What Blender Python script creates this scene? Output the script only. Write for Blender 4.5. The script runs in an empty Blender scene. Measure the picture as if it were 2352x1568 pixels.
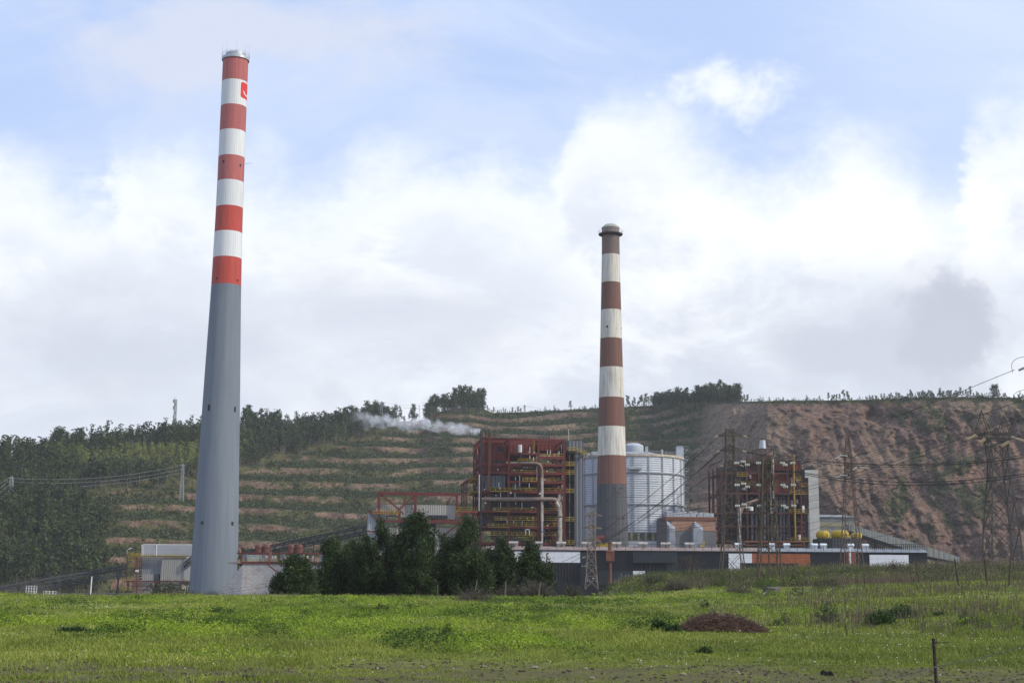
import bpy, math, random
import numpy as np
from math import radians as R_, sin, cos, pi

# ---------------------------------------------------------------- camera, sky, sun, exposure
scene = bpy.context.scene
FPX, CXP, CYP = 3266.0, 1176.0, 784.0        # focal length and centre of a 2352 x 1568 frame
PITCH, ROLL, CAMZ = R_(9.75), R_(0.4), 1.7
cam = bpy.data.cameras.new('camera'); camo = bpy.data.objects.new('camera', cam)
scene.collection.objects.link(camo)
cam.lens = FPX / 2352 * 36; cam.sensor_width = 36; cam.clip_start = 0.3; cam.clip_end = 20000
from mathutils import Matrix, Vector
RM = Matrix.Rotation(R_(90) + PITCH, 3, 'X') @ Matrix.Rotation(ROLL, 3, 'Z')
camo.matrix_world = Matrix.Translation((0, 0, CAMZ)) @ RM.to_4x4()
scene.camera = camo
RN = np.array(RM)
scene.view_settings.view_transform = 'Standard'; scene.view_settings.look = 'None'
scene.view_settings.exposure = 0.08; scene.view_settings.gamma = 1.0
scene.view_settings.use_curve_mapping = False
SUN_AZ, SUN_EL = R_(112), R_(36)
sun = bpy.data.lights.new('sun', 'SUN'); suno = bpy.data.objects.new('sun', sun)
scene.collection.objects.link(suno)
sun.energy = 2.9; sun.angle = R_(3); sun.color = (1.0, 0.93, 0.80)
sd = Vector((sin(SUN_AZ) * cos(SUN_EL), cos(SUN_AZ) * cos(SUN_EL), sin(SUN_EL)))
suno.rotation_euler = sd.to_track_quat('Z', 'Y').to_euler(); suno.location = (300, -200, 300)

def ray(px, py):
    d = RN @ np.array([(px - CXP) / FPX, (CYP - py) / FPX, -1.0])
    return d
def P(px, py, Y):
    d = ray(px, py); k = Y / d[1]
    return np.array([d[0] * k, Y, CAMZ + d[2] * k])
def proj(X, Y, Z):
    v = np.stack([X, Y, Z - CAMZ], -1) @ RN
    return CXP + FPX * v[..., 0] / -v[..., 2], CYP - FPX * v[..., 1] / -v[..., 2]

class NT:
    def __init__(s, nt): s.t = nt; s.n = nt.nodes; s.l = nt.links
    def new(s, typ, **kw):
        n = s.n.new(typ)
        for k, v in kw.items():
            if k.startswith('i_'): n.inputs[k[2:].replace('_', ' ')].default_value = v
            else: setattr(n, k, v)
        return n
    def link(s, a, b): s.l.new(a, b)
    def math(s, op, a, b=None, c=None, clamp=False):
        n = s.n.new('ShaderNodeMath'); n.operation = op; n.use_clamp = clamp
        for i, x in enumerate((a, b, c)):
            if x is None: continue
            if isinstance(x, (int, float)): n.inputs[i].default_value = x
            else: s.l.new(x, n.inputs[i])
        return n.outputs[0]
    def mix(s, f, a, b, blend='MIX'):
        n = s.n.new('ShaderNodeMix'); n.data_type = 'RGBA'; n.blend_type = blend
        for i, x in ((0, f), (6, a), (7, b)):
            if isinstance(x, (int, float)): n.inputs[i].default_value = x
            elif isinstance(x, (tuple, list)): n.inputs[i].default_value = tuple(x)[:3] + (1,)
            else: s.l.new(x, n.inputs[i])
        return n.outputs[2]
    def ss(s, x, a, b):
        n = s.n.new('ShaderNodeMapRange'); n.interpolation_type = 'SMOOTHSTEP'
        s.l.new(x, n.inputs[0]); n.inputs[1].default_value = a; n.inputs[2].default_value = b
        n.inputs[3].default_value = 0; n.inputs[4].default_value = 1
        return n.outputs[0]
    def noise(s, vec, scale, detail=4, rough=0.55, dist=0.0):
        n = s.n.new('ShaderNodeTexNoise'); n.inputs['Scale'].default_value = scale
        n.inputs['Detail'].default_value = detail; n.inputs['Roughness'].default_value = rough
        n.inputs['Distortion'].default_value = dist
        if vec is not None: s.l.new(vec, n.inputs['Vector'])
        return n.outputs['Fac']
    def comb(s, x, y, z=0.0):
        n = s.n.new('ShaderNodeCombineXYZ')
        for i, v in enumerate((x, y, z)):
            if isinstance(v, (int, float)): n.inputs[i].default_value = v
            else: s.l.new(v, n.inputs[i])
        return n.outputs[0]

world = bpy.data.worlds.new('World'); scene.world = world; world.use_nodes = True
def build_world():
    g = NT(world.node_tree); g.n.clear()
    out = g.new('ShaderNodeOutputWorld'); bg = g.new('ShaderNodeBackground'); bg.inputs[1].default_value = 0.1
    g.link(bg.outputs[0], out.inputs[0])
    sky = g.new('ShaderNodeTexSky', sky_type='NISHITA', sun_disc=False)
    sky.sun_elevation = SUN_EL; sky.sun_rotation = SUN_AZ; sky.air_density = 1.0; sky.dust_density = 1.0
    tc = g.new('ShaderNodeTexCoord'); sep = g.new('ShaderNodeSeparateXYZ'); g.link(tc.outputs['Generated'], sep.inputs[0])
    X, Y, Z = sep.outputs
    ay = g.math('ADD', g.math('ABSOLUTE', Y), 0.12)
    u = g.math('DIVIDE', X, ay); v = g.math('DIVIDE', Z, ay)      # directions: sideways and upward slope
    uv = g.comb(u, g.math('MULTIPLY', v, 1.25), g.math('MULTIPLY', Y, 0.25))
    n1 = g.noise(uv, 5.5, 7, 0.58, 0.15)
    n2 = g.noise(uv, 15, 8, 0.6, 0.25)
    nb = g.noise(uv, 2.7, 3, 0.5)
    # height of the top of the cloud bank along the horizon
    # measured as pixels and turned into slopes
    pts = [(0,365),(90,385),(150,435),(225,415),(262,320),(400,310),(500,380),(620,395),(740,430),(860,395),(1000,425),
           (1180,400),(1270,400),(1325,290),(1400,250),(1500,255),(1600,330),(1740,350),(1850,300),(1960,265),(2090,310),(2140,400),(2190,420),(2212,300),(2290,250),(2352,225)]
    def uvp(px, py):
        d = ray(px, py); k = abs(d[1]) / np.linalg.norm(d) ; dd = d / np.linalg.norm(d)
        return dd[0] / (abs(dd[1]) + .12), dd[2] / (abs(dd[1]) + .12)
    cur = g.new('ShaderNodeFloatCurve'); cm = cur.mapping; c = cm.curves[0]
    U0, U1, V1 = -0.42, 0.42, 0.5
    P2 = [uvp(*p) for p in pts]
    P2 = [((a - U0) / (U1 - U0), b / V1) for a, b in P2]
    c.points[0].location = (0, P2[0][1]); c.points[1].location = (1, P2[-1][1])
    for a, b in P2: c.points.new(a, b)
    cm.update()
    un = g.math('ADD', u, g.math('MULTIPLY', g.math('SUBTRACT', n2, 0.5), 0.06))
    g.link(g.math('DIVIDE', g.math('SUBTRACT', un, U0), U1 - U0, clamp=True), cur.inputs['Value'])
    edge = g.math('MULTIPLY', cur.outputs[0], V1)
    nn = g.math('ADD', g.math('MULTIPLY', g.math('SUBTRACT', n1, 0.5), 0.12), g.math('MULTIPLY', g.math('SUBTRACT', n2, 0.5), 0.07))
    depth = g.math('ADD', g.math('SUBTRACT', edge, v), nn)
    fine = g.noise(uv, 42, 6, 0.65, 0.3)
    depth2 = g.math('ADD', depth, g.math('MULTIPLY', g.math('SUBTRACT', fine, 0.5), 0.03))
    dens = g.ss(depth2, -0.03, 0.045)
    def blob(px, py, rx, ry, lo=1.1, hi=0.3, am=0.9):
        bu, bv = uvp(px, py); ru = rx / FPX; rv = ry / FPX
        a = g.math('DIVIDE', g.math('SUBTRACT', u, bu), ru); b = g.math('DIVIDE', g.math('SUBTRACT', v, bv), rv)
        r = g.math('SQRT', g.math('ADD', g.math('MULTIPLY', a, a), g.math('MULTIPLY', b, b)))
        r = g.math('ADD', r, g.math('MULTIPLY', g.math('SUBTRACT', n2, 0.5), am * 2)); r = g.math('ADD', r, g.math('MULTIPLY', g.math('SUBTRACT', n1, 0.5), am * 2))
        return g.math('SUBTRACT', 1.0, g.ss(r, hi, lo))
    small = g.math('MULTIPLY', blob(1650, 210, 125, 62, 1.35, 0.1, 2.0), 0.85)
    dens = g.math('MAXIMUM', dens, small)
    # thin veils in the blue
    veil = g.ss(g.noise(g.comb(g.math('MULTIPLY', u, 1.0), g.math('MULTIPLY', v, 2.2), 3.0), 4.0, 8, 0.6, 0.8), 0.38, 0.72)
    blue = g.mix(0.85, sky.outputs[0], (5.5, 7.0, 10.4))
    blue = g.mix(g.math('MULTIPLY', veil, 0.45), blue, (7.9, 8.7, 10.4))
    blue = g.mix(g.math('MULTIPLY', g.ss(u, 0.1, 0.4), 0.55), blue, (7.0, 8.1, 10.2))
    greyv = blob(580, 75, 400, 150, 1.3, 0.1, 1.3)
    blue = g.mix(g.math('MULTIPLY', greyv, 0.85), blue, (7.0, 7.5, 8.9))
    # cloud shading: white near its top, grey towards its base, with lit and dull parts
    deep = g.ss(depth, 0.03, 0.17)
    n4 = g.noise(g.comb(g.math('MULTIPLY', u, 0.8), g.math('MULTIPLY', v, 1.7), 7.0), 6.0, 7, 0.6, 0.5)
    lump = g.ss(g.math('ADD', g.math('MULTIPLY', nb, 0.45), g.math('MULTIPLY', n4, 0.55)), 0.42, 0.57)
    gfac = g.math('MULTIPLY', g.math('ADD', g.math('MULTIPLY', lump, 0.80), 0.05), deep)
    white1 = blob(1880, 470, 480, 170, 1.35, 0.4, 1.2)
    gfac = g.math('MULTIPLY', gfac, g.math('SUBTRACT', 1.0, g.math('MULTIPLY', white1, 0.9)))
    white2 = blob(1530, 660, 230, 130, 1.3, 0.2, 1.4)
    gfac = g.math('MULTIPLY', gfac, g.math('SUBTRACT', 1.0, g.math('MULTIPLY', white2, 0.85)))
    white3 = blob(560, 640, 260, 70, 1.4, 0.1, 1.6)
    gfac = g.math('MULTIPLY', gfac, g.math('SUBTRACT', 1.0, g.math('MULTIPLY', white3, 0.7)))
    dk = g.math('MAXIMUM', blob(1900, 800, 380, 150, 1.4, 0.1, 1.3), g.math('MULTIPLY', blob(2185, 765, 95, 75, 1.3, 0.2, 2.2), 1.0))
    gfac = g.math('MAXIMUM', gfac, g.math('MULTIPLY', dk, 0.85))
    gfac = g.math('MAXIMUM', gfac, g.math('MULTIPLY', blob(250, 800, 520, 150, 1.5, 0.1, 1.3), 0.85))
    gfac = g.math('MAXIMUM', gfac, g.math('MULTIPLY', blob(900, 730, 420, 90, 1.5, 0.1, 1.3), 0.7))
    hfac = g.math('MAXIMUM', g.math('SUBTRACT', 1.0, g.ss(depth, .01, .075)), g.math('MAXIMUM', white1, white2))
    hfac = g.math('MAXIMUM', hfac, g.math('MULTIPLY', g.math('SUBTRACT', 1.0, g.ss(g.math('ADD', g.math('MULTIPLY', n4, .6), g.math('MULTIPLY', n2, .4)), .40, .52)), .8))
    body = g.mix(g.math('MULTIPLY', hfac, .95), (8.2, 8.7, 9.6), (10.3, 10.6, 10.9))
    cl = g.mix(gfac, body, (6.6, 7.0, 8.0))
    cl = g.mix(g.math('MULTIPLY', blob(2185, 765, 85, 70, 1.25, 0.35, 1.7), 0.9), cl, (5.5, 5.8, 6.8))
    cl = g.mix(g.math('MULTIPLY', blob(1960, 810, 330, 90, 1.4, 0.2, 1.3), 0.55), cl, (6.0, 6.35, 7.3))
    low = g.math('SUBTRACT', 1.0, g.ss(v, 0.06, 0.16))
    cl = g.mix(g.math('MULTIPLY', low, 0.4), cl, (7.6, 8.2, 9.3))
    col = g.mix(dens, blue, cl)
    # below the horizon: dull ground bounce
    gb = g.ss(Z, -0.06, 0.0)
    col = g.mix(gb, (0.9, 1.0, 0.7), col)
    g.link(col, bg.inputs[0])
build_world()

# ---------------------------------------------------------------- helpers
COL = scene.collection
OFF = {}
rng = np.random.default_rng(7); random.seed(7)
MATS = {}
def mat(name, col, col2=None, scale=1.0, stretch=(1, 1, 1), rough=0.75, metal=0.0, bump=0.0, lo=0.35, hi=0.65, detail=5, emit=None, coord='Object', spec=0.3):
    if name in MATS: return MATS[name]
    m = bpy.data.materials.new(name); m.use_nodes = True; g = NT(m.node_tree)
    b = g.n['Principled BSDF']; b.inputs['Roughness'].default_value = rough; b.inputs['Metallic'].default_value = metal
    b.inputs['Specular IOR Level'].default_value = spec
    tc = g.new('ShaderNodeTexCoord'); mp = g.new('ShaderNodeMapping'); mp.inputs['Scale'].default_value = stretch
    g.link(tc.outputs[coord], mp.inputs[0])
    if col2 is None: col2 = tuple(c * 0.72 for c in col)
    f = g.ss(g.noise(mp.outputs[0], scale, detail, 0.62), lo, hi)
    g.link(g.mix(f, col, col2), b.inputs['Base Color'])
    if bump:
        bn = g.new('ShaderNodeBump'); bn.inputs['Strength'].default_value = bump; bn.inputs['Distance'].default_value = 0.3
        g.link(g.noise(mp.outputs[0], scale * 3, 4), bn.inputs['Height']); g.link(bn.outputs[0], b.inputs['Normal'])
    MATS[name] = m
    return m
def leaf_mat(name, c1, c2, c3=None, trans=0.25, attr='rnd'):
    m = bpy.data.materials.new(name); m.use_nodes = True; g = NT(m.node_tree)
    b = g.n['Principled BSDF']; b.inputs['Roughness'].default_value = 0.6; b.inputs['Specular IOR Level'].default_value = 0.25
    at = g.new('ShaderNodeAttribute', attribute_name=attr)
    r = g.new('ShaderNodeValToRGB'); g.link(at.outputs['Fac'], r.inputs[0])
    r.color_ramp.elements[0].color = c1 + (1,); r.color_ramp.elements[1].color = c2 + (1,)
    if c3: e = r.color_ramp.elements.new(0.85); e.color = c2 + (1,); r.color_ramp.elements[-1].color = c3 + (1,)
    oi = g.new('ShaderNodeObjectInfo')
    hs = g.new('ShaderNodeHueSaturation'); g.link(r.outputs[0], hs.inputs['Color'])
    g.link(g.math('ADD', g.math('MULTIPLY', oi.outputs['Random'], 0.4), 0.8), hs.inputs['Value'])
    g.link(hs.outputs[0], b.inputs['Base Color'])
    tr = g.new('ShaderNodeBsdfTranslucent'); g.link(hs.outputs[0], tr.inputs[0])
    mx = g.new('ShaderNodeMixShader'); mx.inputs[0].default_value = trans
    g.link(b.outputs[0], mx.inputs[1]); g.link(tr.outputs[0], mx.inputs[2]); g.link(mx.outputs[0], g.n['Material Output'].inputs[0])
    return m

def prop(o, label=None, cat=None, group=None, kind=None):
    if label: o['label'] = label
    if cat: o['category'] = cat
    if group: o['group'] = group
    if kind: o['kind'] = kind
    return o
def thing(name, loc, label, cat, group=None, rotz=0):
    o = bpy.data.objects.new(name, None); COL.objects.link(o); o.location = tuple(float(v) for v in loc); o.rotation_euler = (0, 0, rotz)
    o.empty_display_size = 0.5
    OFF[o.name] = np.array(loc, float)
    return prop(o, label, cat, group)
def raw_mesh(name, V, F, m=None, parent=None, loc=None, fattr=None, smooth=False, world=True):
    """V n x 3, F k x 4 (or list of polygons)"""
    V = np.asarray(V, float)
    if parent is not None: base = OFF.get(parent.name, np.zeros(3))
    elif loc is not None: base = np.array(loc, float)
    else: base = np.array([(V[:, 0].min() + V[:, 0].max()) / 2, (V[:, 1].min() + V[:, 1].max()) / 2, V[:, 2].min()])
    if not world: base = np.zeros(3)
    me = bpy.data.meshes.new(name)
    if isinstance(F, np.ndarray):
        k, n = F.shape
        W = (V - base).astype(np.float32)
        me.vertices.add(len(W)); me.vertices.foreach_set('co', W.ravel())
        me.loops.add(k * n); me.loops.foreach_set('vertex_index', F.astype(np.int32).ravel())
        me.polygons.add(k); me.polygons.foreach_set('loop_start', np.arange(0, k * n, n, dtype=np.int32))
        me.update(calc_edges=True)
    else:
        me.from_pydata([tuple(v) for v in (V - base)], [], F); me.update()
    if fattr is not None:
        for an, (dom, arr) in fattr.items():
            a = me.attributes.new(an, 'FLOAT', dom); a.data.foreach_set('value', np.asarray(arr, np.float32))
    if smooth: me.polygons.foreach_set('use_smooth', np.ones(len(me.polygons), bool))
    o = bpy.data.objects.new(name, me); COL.objects.link(o)
    if m is not None: me.materials.append(m)
    if parent is not None:
        o.parent = parent; OFF[o.name] = base
    elif world:
        o.location = tuple(float(v) for v in base); OFF[o.name] = base
    return o
class MB:
    def __init__(s): s.v = []; s.f = []; s.mi = []; s.cur = 0
    def quadbox(s, c):           # c: 8 corners, bottom ring then top ring
        b = len(s.v); s.v += [tuple(p) for p in c]
        for f in ((3, 2, 1, 0), (4, 5, 6, 7), (0, 1, 5, 4), (1, 2, 6, 5), (2, 3, 7, 6), (3, 0, 4, 7)):
            s.f.append(tuple(b + i for i in f)); s.mi.append(s.cur)
        return s
    def box(s, x0, x1, y0, y1, z0, z1):
        return s.quadbox([(x0, y0, z0), (x1, y0, z0), (x1, y1, z0), (x0, y1, z0), (x0, y0, z1), (x1, y0, z1), (x1, y1, z1), (x0, y1, z1)])
    def bar(s, p, q, t, t2=None):
        p = Vector(p); q = Vector(q); d = (q - p)
        if d.length < 1e-6: return s
        d.normalize(); up = Vector((0, 0, 1)) if abs(d.z) < 0.95 else Vector((0, 1, 0))
        a = d.cross(up).normalized() * (t / 2); b = a.cross(d).normalized() * ((t2 or t) / 2)
        return s.quadbox([p - a - b, p + a - b, p + a + b, p - a + b, q - a - b, q + a - b, q + a + b, q - a + b])
    def tube(s, pts, r, seg=8, caps=True):
        pts = [Vector(p) for p in pts]; n = len(pts); b = len(s.v)
        rs = r if isinstance(r, (list, tuple)) else [r] * n
        pu = None
        for i, p in enumerate(pts):
            d = (pts[min(i + 1, n - 1)] - pts[max(i - 1, 0)]).normalized()
            if pu is None:
                up = Vector((0, 0, 1)) if abs(d.z) < 0.9 else Vector((0, 1, 0)); a = d.cross(up).normalized()
            else: a = (pu - d * pu.dot(d)).normalized()
            pu = a; c = d.cross(a)
            for k in range(seg):
                t = 2 * pi * k / seg; s.v.append(tuple(p + (a * cos(t) + c * sin(t)) * rs[i]))
        for i in range(n - 1):
            for k in range(seg):
                k2 = (k + 1) % seg
                s.f.append((b + i * seg + k, b + i * seg + k2, b + (i + 1) * seg + k2, b + (i + 1) * seg + k)); s.mi.append(s.cur)
        if caps:
            s.f.append(tuple(b + k for k in reversed(range(seg)))); s.mi.append(s.cur)
            s.f.append(tuple(b + (n - 1) * seg + k for k in range(seg))); s.mi.append(s.cur)
        return s
    def lathe(s, cx, cy, prof, seg=48, mis=None, caps=True):   # prof: [(r, z)]
        b = len(s.v)
        for r, z in prof:
            for k in range(seg):
                t = 2 * pi * k / seg; s.v.append((cx + r * cos(t), cy + r * sin(t), z))
        for i in range(len(prof) - 1):
            for k in range(seg):
                k2 = (k + 1) % seg
                s.f.append((b + i * seg + k, b + i * seg + k2, b + (i + 1) * seg + k2, b + (i + 1) * seg + k))
                s.mi.append(mis[i] if mis else s.cur)
        if caps:
            s.f.append(tuple(b + k for k in reversed(range(seg)))); s.mi.append(mis[0] if mis else s.cur)
            s.f.append(tuple(b + (len(prof) - 1) * seg + k for k in range(seg))); s.mi.append(mis[-1] if mis else s.cur)
        return s
    def ell(s, c, rx, ry, rz, seg=10, rings=6):
        pr = [(max(1e-3, sin(pi * i / rings)), -cos(pi * i / rings)) for i in range(rings + 1)]
        b = len(s.v)
        for r, z in pr:
            for k in range(seg):
                t = 2 * pi * k / seg; s.v.append((c[0] + rx * r * cos(t), c[1] + ry * r * sin(t), c[2] + rz * z))
        for i in range(rings):
            for k in range(seg):
                k2 = (k + 1) % seg
                s.f.append((b + i * seg + k, b + i * seg + k2, b + (i + 1) * seg + k2, b + (i + 1) * seg + k)); s.mi.append(s.cur)
        return s
    def quad(s, a, b_, c, d):
        b = len(s.v); s.v += [tuple(a), tuple(b_), tuple(c), tuple(d)]; s.f.append((b, b + 1, b + 2, b + 3)); s.mi.append(s.cur); return s
    def build(s, name, m, parent=None, loc=None, smooth=False, world=True):
        ms = m if isinstance(m, (list, tuple)) else [m]
        o = raw_mesh(name, s.v, s.f, ms[0], parent, loc, smooth=False, world=world)
        for x in ms[1:]: o.data.materials.append(x)
        if len(ms) > 1: o.data.polygons.foreach_set('material_index', np.array(s.mi, np.int32))
        if smooth:
            o.data.polygons.foreach_set('use_smooth', np.array([len(f) == 4 for f in s.f], bool))
            try: o.data.set_sharp_from_angle(angle=R_(40))
            except Exception: pass
        return o
def copy_tree(o, parent=None):
    c = o.copy(); COL.objects.link(c); c.parent = parent
    for ch in o.children: copy_tree(ch, c)
    return c

# value noise in numpy
def _h(ix, iy, seed):
    n = (ix.astype(np.int64) * 374761393 + iy.astype(np.int64) * 668265263 + seed * 1442695041) & 0xffffffff
    n = ((n ^ (n >> 13)) * 1274126177) & 0xffffffff
    return ((n ^ (n >> 16)) & 0xffffff) / float(0xffffff)
def vn(x, y, seed=0):
    x = np.asarray(x, float); y = np.asarray(y, float)
    ix = np.floor(x); iy = np.floor(y); fx = x - ix; fy = y - iy
    fx = fx * fx * (3 - 2 * fx); fy = fy * fy * (3 - 2 * fy)
    a = _h(ix, iy, seed); b = _h(ix + 1, iy, seed); c = _h(ix, iy + 1, seed); d = _h(ix + 1, iy + 1, seed)
    return (a * (1 - fx) + b * fx) * (1 - fy) + (c * (1 - fx) + d * fx) * fy
def fbm(x, y, o=4, seed=0):
    s = 0; a = 0.5; t = 0
    for i in range(o):
        s = s + a * vn(x, y, seed + i * 17); t += a; x = x * 2.03 + 11.3; y = y * 2.03 + 5.7; a *= 0.5
    return s / t
def S(a, b, x):
    t = np.clip((np.asarray(x, float) - a) / (b - a), 0, 1); return t * t * (3 - 2 * t)

def G(X, Y):
    """height of the ground"""
    X = np.asarray(X, float); Y = np.asarray(Y, float)
    z = 0.42 * S(20, 150, Y) + S(0, 45, X) * S(30, 120, Y) * 1.9
    z = z + S(12, 17.5, X) * S(138, 180, Y) * (1.45 + 0.35 * S(30, 55, X))
    e = 155 + 55 * S(9, 16, X)
    t = S(e, e + 50, Y)
    z = z * (1 - t) - 3.0 * t
    near = 1 - S(150, 220, Y)
    z = z + near * ((fbm(X / 9, Y / 9, 3, 3) - 0.5) * 0.5 * S(30, 60, Y) + (fbm(X / 2.2, Y / 2.2, 3, 9) - 0.5) * 0.22 + (fbm(X / .5, Y / .5, 2, 5) - .5) * .05)
    return z
def gz(x, y): return float(G(np.array([x]), np.array([y]))[0])
def hit(px, py, y0=24, y1=230, default=None):
    d = ray(px, py); Y = np.arange(y0, y1, 0.5); k = Y / d[1]
    X = d[0] * k; Z = CAMZ + d[2] * k; g = G(X, Y); b = np.nonzero(Z <= g)[0]
    yy = Y[b[0]] if len(b) else (default or 150.0)
    return np.array([d[0] * yy / d[1], yy, gz(d[0] * yy / d[1], yy)])

def leaves(C, size, rg, droop=0.0, aspect=0.5):
    """one bent-free leaf quad for each centre"""
    n = len(C); a = rg.normal(size=(n, 3)); a[:, 2] -= droop; a /= np.linalg.norm(a, axis=1)[:, None]
    b = rg.normal(size=(n, 3)); b = np.cross(a, b); b /= np.linalg.norm(b, axis=1)[:, None]
    s = (np.asarray(size) * rg.uniform(0.6, 1.3, n))[:, None]
    a = a * s; b = b * s * aspect
    V = np.stack([C - a * .5, C + b * .5, C + a * .5, C - b * .5], 1).reshape(-1, 3)
    F = np.arange(4 * n).reshape(n, 4)
    return V, F
def merge(parts):
    V = []; F = []; o = 0
    for v, f in parts: V.append(v); F.append(f + o); o += len(v)
    return np.concatenate(V), np.concatenate(F)
# ---------------------------------------------------------------- ground sheet
def knots(segs):
    out = [segs[0][0]]
    for a, b, st in segs:
        n = max(1, int(round((b - a) / st))); out += list(a + (b - a) * (np.arange(1, n + 1) / n))
    return np.array(out)
def ground():
    xr = knots([(0, 14, .28), (14, 70, .8), (70, 200, 8), (200, 4000, 400)]); X = np.concatenate([-xr[:0:-1], xr])
    Y = knots([(-400, -20, 60), (-20, 18, 4), (18, 60, .3), (60, 240, .8), (240, 700, 20), (700, 6000, 500)])
    XX, YY = np.meshgrid(X, Y); ZZ = G(XX, YY)
    V = np.stack([XX, YY, ZZ], -1).reshape(-1, 3); w = len(X)
    i, j = np.meshgrid(np.arange(len(Y) - 1), np.arange(w - 1), indexing='ij')
    a = (i * w + j).ravel(); F = np.stack([a, a + 1, a + w + 1, a + w], 1)
    m = bpy.data.materials.new('pasture_soil'); m.use_nodes = True; g = NT(m.node_tree); b = g.n['Principled BSDF']
    b.inputs['Roughness'].default_value = 0.9; b.inputs['Specular IOR Level'].default_value = 0.15
    tc = g.new('ShaderNodeTexCoord'); sp = g.new('ShaderNodeSeparateXYZ'); g.link(tc.outputs['Object'], sp.inputs[0])
    v = tc.outputs['Object']
    n1 = g.noise(v, .12, 5, .6); n2 = g.noise(v, .9, 6, .65); n3 = g.noise(v, 6, 5, .7)
    c = g.mix(g.ss(n1, .38, .62), (.14, .165, .03), (.21, .23, .04))
    c = g.mix(g.ss(n2, .45, .7), c, (.08, .10, .03))
    c = g.mix(g.ss(n3, .5, .72), c, (.06, .06, .025))
    near = g.math('SUBTRACT', 1.0, g.ss(sp.outputs[1], 28.5, 37))
    mud = g.ss(g.math('ADD', g.math('ADD', g.math('MULTIPLY', n2, .55), g.math('MULTIPLY', n3, .3)), g.math('MULTIPLY', near, .2)), .46, .6)
    mud = g.math('MULTIPLY', mud, g.math('ADD', g.math('MULTIPLY', near, .75), .04))
    c = g.mix(mud, c, g.mix(g.ss(n3, .4, .6), (.075, .055, .03), (.12, .10, .05)))
    far = g.ss(sp.outputs[1], 215, 250)
    c = g.mix(far, c, g.mix(n2, (.05, .055, .03), (.10, .09, .07)))
    g.link(c, b.inputs['Base Color'])
    bn = g.new('ShaderNodeBump'); bn.inputs['Strength'].default_value = .6; bn.inputs['Distance'].default_value = .08
    g.link(g.noise(v, 9, 6, .7), bn.inputs['Height']); g.link(bn.outputs[0], b.inputs['Normal'])
    o = raw_mesh('ground', V, F, m, loc=(0, 0, 0), smooth=True); prop(o, 'green pasture ground', None, None, 'structure'); return o
ground()

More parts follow.
